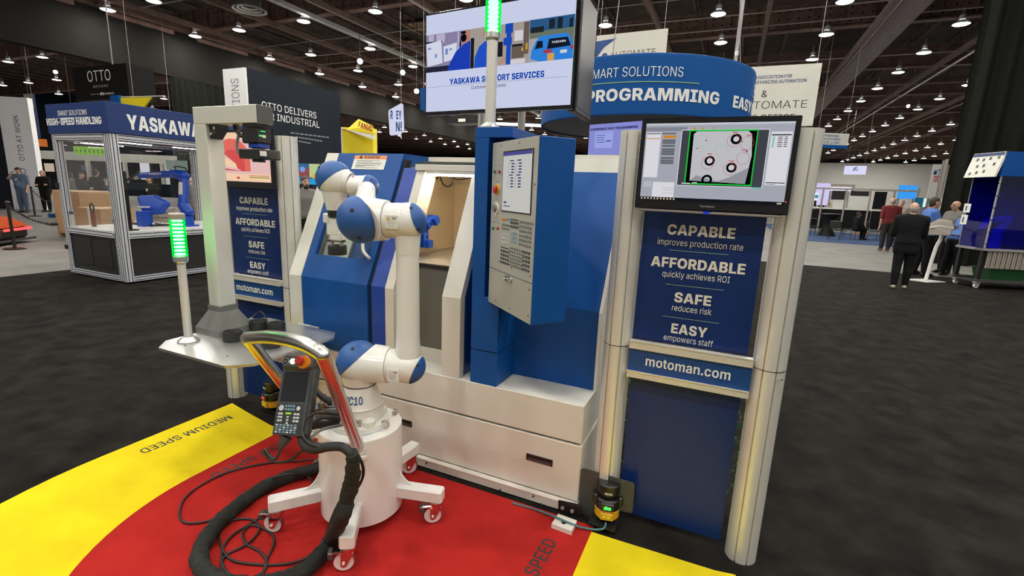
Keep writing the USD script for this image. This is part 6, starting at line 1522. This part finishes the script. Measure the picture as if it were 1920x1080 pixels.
part(ik, 'head', trimesh.convex.convex_hull(np.vstack([hh, hh + [.0, .05, .05]])), 'bed_grey', False)
part(ik, 'head_edge', tube([hd[0] - _f * .01, gd(1740, 428, kd - .49), gd(1760, 424, kd - .49), gd(1788, 428, kd - .37)], .014, 6), 'cart_white', True)
t, M, W, H = stand('poster_board', 'board with colourful abstract map picture on an easel behind the men', 1755, 1798, 371, 428, 18.5, 'label_white', .03, 'poster', False)
for k, (x, y, r, c) in enumerate(((.40, .62, .26, '8FB6A6'), (.30, .80, .15, '7FA870'), (.62, .70, .16, '9CC0C8'), (.70, .85, .1, 'B08078'), (.35, .35, .2, 'B06A78'), (.60, .35, .18, 'A8B8C0'), (.2, .5, .12, '8890A8'))):
    part(t, 'map_patch', put(prism(Point(W * x, H * y).buffer(W * r, 7).intersection(sbox(.03, .03, W - .03, H - .03)), .003 + .0005 * k), M), mat('map_colour_%d' % k, c, .6), False)
part(t, 'easel_leg', cat(put(cyl((W * .15, 0, -.03), (W * .05, -M[2, 3], -.1), .02, n=6), M), put(cyl((W * .85, 0, -.03), (W * .95, -M[2, 3], -.1), .02, n=6), M)), 'label_white')

YB = 33.5
def by_(x, y): return gy(x, y, YB)
fb = thing('frame_booth', 'row of bare aluminium booth frames with black panels in the far right', 'booth', (6.5, YB, 0))
for x, y0, y1 in ((1545, 352, 433), (1588, 353, 430), (1634, 354, 432), (1679, 356, 436), (1724, 352, 436), (1528, 351, 430)):
    a = by_(x, y0); part(fb, 'post', box(a[0] - .04, a[0] + .04, YB - .06, YB + .06, -.004, a[2]), 'bed_grey', False)
a, b = by_(1524, 351), by_(1726, 356)
part(fb, 'top_rail', box(a[0], b[0], YB - .05, YB + .05, a[2] - .1, a[2]), 'bed_grey', False)
m_ = by_(1600, 392); part(fb, 'middle_rail', box(a[0], b[0] - 1.5, YB - .05, YB + .05, m_[2] - .06, m_[2] + .04), 'label_white', False)
for (x0, x1, z0, z1, mt_) in ((1518, 1546, 393, 427, 'sign_black'), (1539, 1588, 393, 427, 'sign_black'), (1582, 1634, 393, 428, 'sign_black'), (1628, 1680, 393, 430, 'sign_black'), (1558, 1587, 358, 374, 'booth_black'), (1594, 1630, 359, 367, 'booth_black'), (1635, 1664, 360, 391, 'sign_black'), (1590, 1631, 368, 389, 'label_white'), (1560, 1588, 375, 391, 'label_white')):
    p0, p1 = by_(x0, z1), by_(x1, z0); part(fb, 'panel', box(p0[0], p1[0], YB - .02, YB + .02, p0[2], p1[2]), mt_, False)
a0 = by_(1524, 430); part(fb, 'base_board', box(a[0], b[0] - 1, YB + .2, YB + .25, -.012, .30), 'label_white', False)
def far(name, label, x0, y0, x1, y1, Y, m, cat_='screen', th=.1, ground=True):
    p0, p1 = gy(x0, y1, Y), gy(x1, y0, Y)
    t = thing(name, label, cat_, ((p0[0] + p1[0]) / 2, Y, -.012 if ground else p0[2]))
    part(t, 'board', box(p0[0], p1[0], Y, Y + th, p0[2], p1[2]), m, False)
    if ground: part(t, 'support', cat(box(p0[0] + .05, p0[0] + .15, Y + th, Y + th + .08, -.012, p1[2] - .05), box(p1[0] - .15, p1[0] - .05, Y + th, Y + th + .08, -.012, p1[2] - .05)), 'pipe_grey', False)
    return t, p0, p1
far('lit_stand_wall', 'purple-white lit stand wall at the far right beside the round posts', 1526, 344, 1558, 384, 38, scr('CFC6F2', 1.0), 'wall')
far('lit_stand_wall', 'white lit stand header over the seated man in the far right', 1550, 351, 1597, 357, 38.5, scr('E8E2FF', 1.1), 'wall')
t, p0, p1 = far('round_logo_screen', 'lit screen with green ring logo in the far right', 1526, 361, 1536, 376, 36, scr('E4E6F6', 1.0))
part(t, 'ring_logo', put(trimesh.creation.torus((p1[0] - p0[0]) * .25, .05, major_sections=16, minor_sections=5), tr((p0[0] + p1[0]) / 2, 36, (p0[2] + p1[2]) / 2) @ rotm(math.pi / 2, X3)), scr('2E9A8A', .9), True)
far('grey_partition', 'grey partition standing behind the bare frame booths', 1556, 346, 1604, 353, 45, 'bed_grey', 'partition')
t, p0, p1 = far('blue_lit_screen', 'bright blue lit screen over the red-shirted man', 1682, 348, 1722, 372, 42, scr('3C9AF2', 1.0))
part(t, 'text_bar', box(p0[0] + .5, p1[0] - .6, 41.97, 42, p0[2] + .6 * (p1[2] - p0[2]), p0[2] + .68 * (p1[2] - p0[2])), scr('E2F2FF', 1.0), False)
far('blue_poster', 'teal poster panel standing left of the man in the blue shirt', 1714, 371, 1732, 388, 26, scr('2A6E88', .6), 'poster')
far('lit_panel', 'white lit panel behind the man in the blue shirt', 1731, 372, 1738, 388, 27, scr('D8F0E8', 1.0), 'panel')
t, p0, p1 = far('name_board', 'tall white name board with blue and red lettering beside the black drape', 1738, 308, 1771, 372, 40, 'label_white', 'sign')
nM = frame((p0[0], 39.99, 0), X3, Z3); NW = p1[0] - p0[0]
letter(t, nM, 'TE', NW * .74, gy(1757, 330, 40)[2], .42, 700, 'blue_print', w=NW * .36)
letter(t, nM, 'IDEX', NW * .60, gy(1760, 341, 40)[2], .36, 700, 'red_print', w=NW * .7)
part(t, 'emblem', put(prism([(0, .05), (.07, .32), (.13, .2), (.2, .36), (.17, .0)], .01), nM @ tr(NW * .08, gy(1758, 328, 40)[2], 0)), 'blue_print', False)
far('wall_column', 'grey column standing between the name board and the black drape', 1752, 298, 1780, 420, 37, 'bed_grey', 'column', .4)
# stretch-covered table and black chairs
tp_ = gz(1549, 442); th_ = hz(1548, 401, tp_)
tbl = thing('cocktail_table', 'tall round table under a black stretch cover in the far right', 'table', (tp_[0], tp_[1], 0))
part(tbl, 'stretch_cover', lathe([(.42, -.012), (.40, .05), (.22, .35), (.24, th_ * .7), (.44, th_ - .02), (.45, th_), (0, th_)], 28, tr(tp_[0], tp_[1], 0)), 'sign_black', 40)
part(tbl, 'table_top', cyl((tp_[0], tp_[1], th_ + .001), (tp_[0], tp_[1], th_ + .02), .46, n=28), 'dark_steel')
def chair(loc, rot, label):
    t = thing('wire_chair', label, 'chair', loc, rot, group='black chairs in the far right')
    part(t, 'seat', box(-.24, .24, -.24, .24, .43, .48, .02), 'black_plastic', False, local=True)
    part(t, 'backrest', put(box(-.23, .23, -.02, .02, .52, .86, .015), tr(0, .24, 0)), 'black_plastic', False, local=True)
    for s in (-.24, .24):
        part(t, 'leg_frame', tube([(s, -.24, .44), (s, -.25, -.002), (s, .25, -.002), (s, .24, .86)], .014, 6), 'black_plastic', 30, local=True)
    return t
ch_l = ['black chair left of the tall covered table, far right', 'black chair just right of the tall covered table', 'black chair behind the seated person in black', 'black chair beside the red-shirted man']
c1_ = None
for (x, y, r), lb in zip(((1524, 441, 20), (1566, 449, 160), (1600, 448, -70), (1636, 450, 90)), ch_l):
    p = gz(x, y); chair((p[0], p[1] + .2, -.002), r, lb)
stk = gz(1614, 440)
for k, c in enumerate(('cardboard', 'label_white', 'cardboard')):
    single('carton', ['bottom', 'middle', 'top'][k] + ' small box in the low pile on the blue carpet', 'box', box(stk[0] - .35 + .08 * k, stk[0] + .35, stk[1], stk[1] + .4, .16 * k - .003, .15 * k + .15 + .01 * k), c, False, group='boxes piled on the blue carpet')

for (x, y, d, lb) in ((104, 135, 34, 'small bright blue-white spotlight in the left hall above the tall white pillar'), (675, 115, 24, 'round blue-white spotlight left of the television, upper one'), (755, 136, 26, 'round blue-white spotlight beside the left edge of the television'), (781, 171, 26, 'small blue-white spotlight low beside the left edge of the television'), (1703, 199, 40, 'small blue-white spotlight among the far right lamps')):
    p = gd(x, y, d); t = thing('stage_spotlight', lb, 'lamp', p, group=None)
    dd_ = CAM - p; dd_ /= np.linalg.norm(dd_)
    part(t, 'housing', cyl(p - dd_ * .32, p, .10, .15, n=14), 'black_plastic')
    part(t, 'lens', cyl(p + dd_ * .002, p + dd_ * .02, .135, n=16), scr('E8ECFF', 9.0))
    part(t, 'yoke', cyl(p - dd_ * .16, (p - dd_ * .16) * [1, 1, 0] + [0, 0, 11.6], .015, n=6), 'black_plastic')

# ================================================================ people
def person(name_label, loc, face, h=1.76, top='shirt_blue', bottom='suit_black', pose=None, hair='hair_dark', skin='skin', jacket=False, sleeve=1.0, belly=0.0, build=1.0, shoes='shoe_black', beard=False, cap=None, glasses=False, collar=None, bald=False, female=False, lean=0.0, badge=False, belt=None, sit=False):
    """face: degrees, 0 = +y; local axes: x right of the person, y forward"""
    P = dict(hand_r=(.13, .02, .47), elb_r=(.135, -.015, .63), hand_l=(-.13, .02, .47), elb_l=(-.135, -.015, .63), step=.0, turn=0.0, nod=0.0, spread=1.0)
    P.update(pose or {})
    V = lambda *a: np.array(a, float)
    st = P['step']; sp = P['spread']
    J = {}
    dz = -.235 if sit else 0.0
    for s, k in ((1, 'r'), (-1, 'l')):
        J['ank' + k] = V(s * .055 * sp, s * st, .045); J['knee' + k] = V(s * .055 * sp, s * st * .55 + .012, .27); J['hip' + k] = V(s * .048, 0, .50)
        if sit: J['ank' + k] = V(s * .06, .20, .045); J['knee' + k] = V(s * .06, .225, .285); J['hip' + k] = V(s * .05, 0, .285)
        J['sho' + k] = V(s * .103 * build, 0, .80 + dz); J['elb' + k] = V(*P['elb_' + k]) + V(0, 0, dz); J['han' + k] = V(*P['hand_' + k]) + V(0, 0, dz)
    lean_v = lambda p: p + V(0, lean * max(0, p[2] - .5), -.25 * abs(lean) * max(0, p[2] - .5))
    for k in list(J):
        if k[:3] in ('sho', 'elb', 'han'): J[k] = lean_v(J[k])
    pel, wai, che, nec = V(0, 0, .54 + dz), lean_v(V(0, .004, .62 + dz)), lean_v(V(0, .004, .74 + dz)), lean_v(V(0, -.004, .83 + dz))
    head = lean_v(V(0, .012, .925 + dz)) + V(0, .02 * P['nod'], -.01 * P['nod'])
    def ball(c, r, sc=(1, 1, 1)):
        m = trimesh.creation.icosphere(1, 1.0); m.vertices = m.vertices * np.array(sc) * r + c; return m.vertices
    def hull(*bs): return manifold3d.Manifold.hull_points(np.vstack(bs).astype(float).tolist())
    def fig(parts_, infl, smooth_n=8, ref=.02):
        M = manifold3d.Manifold()
        for q in parts_: M = M + q
        M = M.refine_to_length(ref)
        t = tm(M); t.merge_vertices(); trimesh.smoothing.filter_taubin(t, iterations=smooth_n); return t
    b = build
    def torso(i=0.0, low=.50):
        o = [hull(ball(V(-.052 * b, 0, .54 + dz), .052 + i, (1, 1.05, 1)), ball(V(.052 * b, 0, .54 + dz), .052 + i, (1, 1.05, 1)), ball(wai + V(-.042 * b, belly * .4, 0), .05 + i), ball(wai + V(.042 * b, belly * .4, 0), .05 + i)),
             hull(ball(wai + V(-.042 * b, 0, 0), .05 + i), ball(wai + V(.042 * b, 0, 0), .05 + i), ball(che + V(-.06 * b, 0, 0), .054 + i), ball(che + V(.06 * b, 0, 0), .054 + i)),
             hull(ball(che + V(-.06 * b, 0, 0), .054 + i), ball(che + V(.06 * b, 0, 0), .054 + i), ball(J['shor'] + V(-.02, 0, .0), .036 + i), ball(J['shol'] + V(.02, 0, 0), .036 + i), ball(nec + V(0, 0, -.015), .036 + i))]
        if belly: o.append(hull(ball(wai + V(0, belly, -.01), .065 + i), ball(wai, .05 + i), ball(che, .04 + i)))
        return o
    def arm(k, i=0.0, upto=1.0):
        e, hnd = J['elb' + k], J['han' + k]; w = e + (hnd - e) * min(1, upto)
        o = [hull(ball(J['sho' + k], .036 + i), ball(e, .025 + i))]
        if upto > .15: o.append(hull(ball(e, .025 + i), ball(w, (.025 - .008 * upto) + i)))
        return o
    def leg(k, i=0.0):
        return [hull(ball(J['hip' + k], .054 + i), ball(J['knee' + k], .036 + i)), hull(ball(J['knee' + k], .036 + i), ball(J['knee' + k] + (J['ank' + k] - J['knee' + k]) * .35 + V(0, -.006, 0), .034 + i), ball(J['ank' + k], .021 + i))]
    def hand(k):
        e, c = J['elb' + k], J['han' + k]; d = (c - e) / np.linalg.norm(c - e)
        sx = 1 if k == 'r' else -1
        a = np.cross(d, V(sx, 0, 0)); a /= np.linalg.norm(a) + 1e-9; n = np.cross(d, a)
        o = [hull(ball(c, .014), ball(c + d * .038 + a * .014, .0085), ball(c + d * .040 - a * .014, .0085))]
        for q, L in enumerate((.034, .040, .038, .030)):
            bse = c + d * .040 + a * (.0145 - .0097 * q); mid = bse + d * L * .6 + n * .006 * sx; tip = mid + d * L * .35 + n * .012 * sx
            o += [hull(ball(bse, .0056), ball(mid, .0053)), hull(ball(mid, .0053), ball(tip, .0046))]
        t0 = c + a * .012 + d * .006; t1 = t0 + a * .018 + d * .02 + n * .005 * sx; o += [hull(ball(t0, .008), ball(t1, .006)), hull(ball(t1, .006), ball(t1 + d * .016, .005))]
        return o
    hd = hull(ball(head + V(0, -.004, .014), .049, (.88, 1.1, 1.05)), ball(head + V(0, .016, -.045), .026, (1, 1, 1)), ball(head + V(0, .008, -.01), .045, (.88, 1.05, 1)))
    nose = hull(ball(head + V(0, .054, .006), .005), ball(head + V(0, .066, -.014), .009), ball(head + V(0, .05, -.02), .010))
    ears = [hull(ball(head + V(s * .044, -.004, .008), .010, (.5, .9, 1)), ball(head + V(s * .042, .0, -.014), .008, (.5, .9, 1))) for s in (-1, 1)]
    neck = hull(ball(head + V(0, -.012, -.04), .03), ball(nec + V(0, 0, -.02), .035))
    foot = lambda k: hull(ball(J['ank' + k], .02), ball(V(J['ank' + k][0], J['ank' + k][1] - .02, .016), .015), ball(V(J['ank' + k][0] * 1.1, J['ank' + k][1] + .085, .013), .012))
    t = thing('person', name_label, 'person', loc, face)
    def pt(name, m, mt_, sm=True, label=None, par=None):
        m = m.copy(); m.vertices = m.vertices * h; return part(par or t, name, m, mt_, sm, local=True, label=label)
    body = [*torso(-.004), *arm('r'), *arm('l'), *leg('r', -.003), *leg('l', -.003), hd, nose, *ears, neck, *hand('r'), *hand('l'), foot('r'), foot('l')]
    pt('body', fig(body, 0, 3, .016), skin)
    up = [*torso(.010), *arm('r', .009, sleeve), *arm('l', .009, sleeve)]
    if jacket:
        up = [*torso(.016), *arm('r', .013, .97), *arm('l', .013, .97)] + [hull(ball(V(-.055 * b, .0, .55), .062), ball(V(.055 * b, .0, .55), .062), ball(V(-.058 * b, -.004, .44), .058), ball(V(.058 * b, -.004, .44), .058))] * (not sit)
    pt('jacket' if jacket else 'shirt', fig(up, 0, 6), top)
    pt('trousers', fig([*leg('r', .010), *leg('l', .010), hull(ball(V(-.05 * b, 0, .53 + dz), .058), ball(V(.05 * b, 0, .53 + dz), .058), ball(J['hipr'], .06), ball(J['hipl'], .06))], 0, 6), bottom)
    for k in ('r', 'l'):
        a = J['ank' + k]; pt('shoe', fig([hull(ball(V(a[0], a[1] - .018, .022), .024, (.9, 1, .9)), ball(V(a[0] * 1.1, a[1] + .088, .017), .019, (1.1, 1.1, .8)), ball(a + V(0, 0, 0), .026))], 0, 3), shoes)
    if belt: pt('belt', fig([hull(ball(V(-.052 * b, 0, .575), .066, (1, 1, .16)), ball(V(.052 * b, 0, .575), .066, (1, 1, .16)))], 0, 1), belt)
    if collar: pt('collar', fig([hull(ball(nec + V(0, .0, -.008), .046, (1, 1, .3)), ball(nec + V(0, .03, -.045), .018))], 0, 2), collar)
    hm = ball
    if not bald:
        cap_ = hull(ball(head + V(0, -.010, .020), .053, (.90, 1.06, 1.03)), ball(head + V(0, -.03, -.02), .036, (1.1, .8, 1.2))) if not female else hull(ball(head + V(0, -.012, .018), .056, (.95, 1.02, 1.05)), ball(head + V(0, -.035, -.05), .042, (1.2, .8, 1)))
    else:
        cap_ = hull(ball(head + V(0, -.014, -.006), .049, (.93, 1.02, .62)), ball(head + V(0, -.03, -.025), .033, (1.15, .8, 1)))
    cut = manifold3d.Manifold.cube([.3, .3, .3], True).translate([0, .15 + .018 + head[1] - .012, head[2] - .15 + .022])
    hr = cap_ - cut
    pt('hair', tm(hr), hair, 40)
    for s in (-1, 1):
        pt('eye', trimesh.Trimesh(ball(head + V(s * .018, .0485, .006), .0055), trimesh.creation.icosphere(1).faces), 'black_print')
        pt('eyebrow', tm(hull(ball(head + V(s * .011, .0515, .019), .003), ball(head + V(s * .026, .047, .019), .003))), hair)
    pt('mouth', tm(hull(ball(head + V(-.012, .0475, -.036), .0032), ball(head + V(.012, .0475, -.036), .0032))), mat('lip', (.30, .10, .08), .5) if 'lip' not in MATS else 'lip')
    if beard: pt('beard', tm(hull(ball(head + V(0, .02, -.05), .030, (1.1, 1, .8)), ball(head + V(-.03, .012, -.03), .012), ball(head + V(.03, .012, -.03), .012))), hair, 40)
    if cap: 
        cm_ = pt('cap', tm(hull(ball(head + V(0, -.006, .030), .055, (.95, 1.08, .75)))), cap, 40); pt('peak', tm(hull(ball(head + V(-.03, .055, .026), .006), ball(head + V(.03, .055, .026), .006), ball(head + V(0, .09, .018), .006), ball(head + V(-.03, .03, .028), .006), ball(head + V(.03, .03, .028), .006))), cap, 40)
    if glasses:
        for s in (-1, 1): pt('spectacle_lens', put(trimesh.creation.torus(.013, .002, major_sections=14, minor_sections=5), tr(*(head + V(s * .019, .055, .006))) @ rotm(math.pi / 2, X3)), 'black_plastic')
    if badge: pt('badge', tm(manifold3d.Manifold.cube([.04, .004, .05], True).translate((che + V(.02, .066, -.02)).tolist())), 'label_white', False)
    return t
def ph(top_px, base, k=1.0): return hz(top_px[0], top_px[1], base) * k
def ground(p): return (p[0], p[1], 0.0)
fr_ = {}
g1 = gz(1684, 541); person('man in black suit seen from behind at the information stand', ground(g1), -8, ph((1700, 377), g1), 'suit_black', 'suit_black', dict(hand_r=(.09, .16, .60), elb_r=(.135, .05, .62), hand_l=(-.06, .16, .61), elb_l=(-.135, .03, .63), step=.035), skin='skin_pale', hair='hair_grey', jacket=True, bald=True, build=1.12, shoes='bed_grey')
g2_ = gz(1657, 470); person('man in dark red polo shirt seen from behind, far right', ground(g2_) if False else (g2_[0], g2_[1], -.012), 4, ph((1667, 369), g2_), 'shirt_red', 'trouser_grey', dict(hand_r=(.10, .12, .60), elb_r=(.14, .0, .63)), skin='skin_pale', hair='hair_grey', bald=True, build=1.12, sleeve=.05, belt='belt_brown', collar='label_white', shoes='belt_brown')
g3_ = gz(1721, 516); person('man in blue shirt gesturing beyond the black-suited man', ground(g3_), -82, ph((1748, 368), g3_), 'shirt_blue', 'suit_black', dict(hand_r=(.10, .21, .64), elb_r=(.125, .07, .64), hand_l=(-.08, .20, .62), elb_l=(-.125, .06, .63), step=.03, nod=.4), hair='hair_dark', belt='shoe_black')
g4_ = gz(1768, 512); person('balding man with spectacles in grey jacket facing left', (g4_[0], g4_[1], -.012), 118, ph((1812, 374), g4_), 'suit_grey', 'suit_black', dict(hand_r=(.09, .14, .60), elb_r=(.13, .04, .62), nod=.6), hair='hair_dark', jacket=True, bald=True, glasses=True, collar='label_white')
g5_ = gz(1777, 518); person('man in blue shirt leaning in beside the blue enclosure', ground(g5_), -60, 1.78, 'shirt_blue', 'suit_black', dict(hand_r=(.12, .20, .66), elb_r=(.13, .10, .66), hand_l=(-.12, .16, .58), elb_l=(-.135, .06, .62), step=.05, nod=.8), lean=.42, belt='shoe_black')
g6_ = gz(1675, 462); person('grey-haired man in pale shirt just beyond the red-shirted man', (g6_[0], g6_[1], -.012), 170, ph((1675, 373), g6_), 'bed_grey', 'trouser_grey', None, hair='hair_grey', skin='skin_pale')
p1_ = gz(47, 398); person('heavy man in denim shirt and cap with raised arm at the left edge', (p1_[0], p1_[1], -.012), -150, ph((46, 313), p1_), 'shirt_denim', 'trouser_denim', dict(hand_r=(.05, .12, .86), elb_r=(.15, .10, .74), hand_l=(-.15, .05, .50)), cap='shoe_black', belly=.045, build=1.25, sleeve=.1, badge=True)
p2_ = gz(90, 397); person('fair-haired person in black suit with folded arms beside the glass booth', (p2_[0], p2_[1], -.012), -145, ph((85, 319), p2_), 'suit_black', 'suit_black', dict(hand_r=(-.05, .09, .66), elb_r=(.13, .04, .63), hand_l=(.05, .085, .64), elb_l=(-.13, .04, .63)), hair='wood', skin='skin_pale', jacket=True, collar='label_white', female=True)
def bg(x, y0, d, label, face, **k):
    a = gd(x, y0, d); b = np.array([a[0], a[1], -.012]); person(label, tuple(b), face, a[2] / .985 if a[2] > 1.2 else 1.7, **k)
bg(571, 331, 10.2, 'bearded man in grey jacket with red lanyard beside the lit screen', -110, top='suit_grey', bottom='suit_black', hair='hair_dark', jacket=True, beard=True, collar='shirt_red', badge=True)
bg(150, 322, 17, 'dark-clothed visitor seen through the left pane of the glass booth', -60, top='suit_black', bottom='trouser_grey', pose=dict(hand_r=(.05, .16, .66), elb_r=(.13, .05, .64)))
bg(178, 318, 18, 'visitor in a black hat seen through the glass booth', 20, top='suit_black', bottom='trouser_grey', cap='shoe_black')
bg(198, 333, 20, 'visitor with dark hair seen through the corner of the glass booth', -150, top='trouser_denim', bottom='trouser_grey')
bg(280, 330, 16, 'visitor in black with yellow badge seen behind the blue booth robots', -170, top='suit_black', bottom='suit_black', badge=True)
bg(356, 331, 15, 'pale bald visitor in dark suit seen at the right of the booth robot', 150, top='suit_grey', bottom='suit_black', skin='skin_pale', hair='hair_grey', bald=True, jacket=True)
bg(132, 325, 21, 'brown-haired visitor seen through the left side of the glass booth', 60, top='suit_grey', bottom='trouser_grey')
bg(1571, 376, 36, 'dark-haired man in dark suit behind the bare frame booth', 0, top='suit_black', bottom='suit_black', jacket=True)
bg(1556, 379, 37, 'blond visitor behind the bare frame booth left of the suited man', 150, top='bed_grey', bottom='suit_black', hair='wood', skin='skin_pale', female=True)
bg(1543, 378, 37.5, 'visitor in dark jacket behind the far round-logo screen', 170, top='suit_black', bottom='suit_black')
bg(1530, 382, 36.5, 'grey-haired visitor in red top behind the far bare frame booth', 170, top='shirt_red', bottom='suit_black', hair='hair_grey', skin='skin_pale')

sp5 = gz(1600, 449); person('person in black seated by the tall covered table, far right', (sp5[0] + .05, sp5[1] + .12, -.004), -70, 1.72, 'suit_black', 'suit_black', dict(hand_r=(.08, .16, .60), elb_r=(.13, .05, .63), hand_l=(-.08, .16, .60), elb_l=(-.13, .05, .63)), hair='hair_dark', sit=True, jacket=True, collar='label_white')
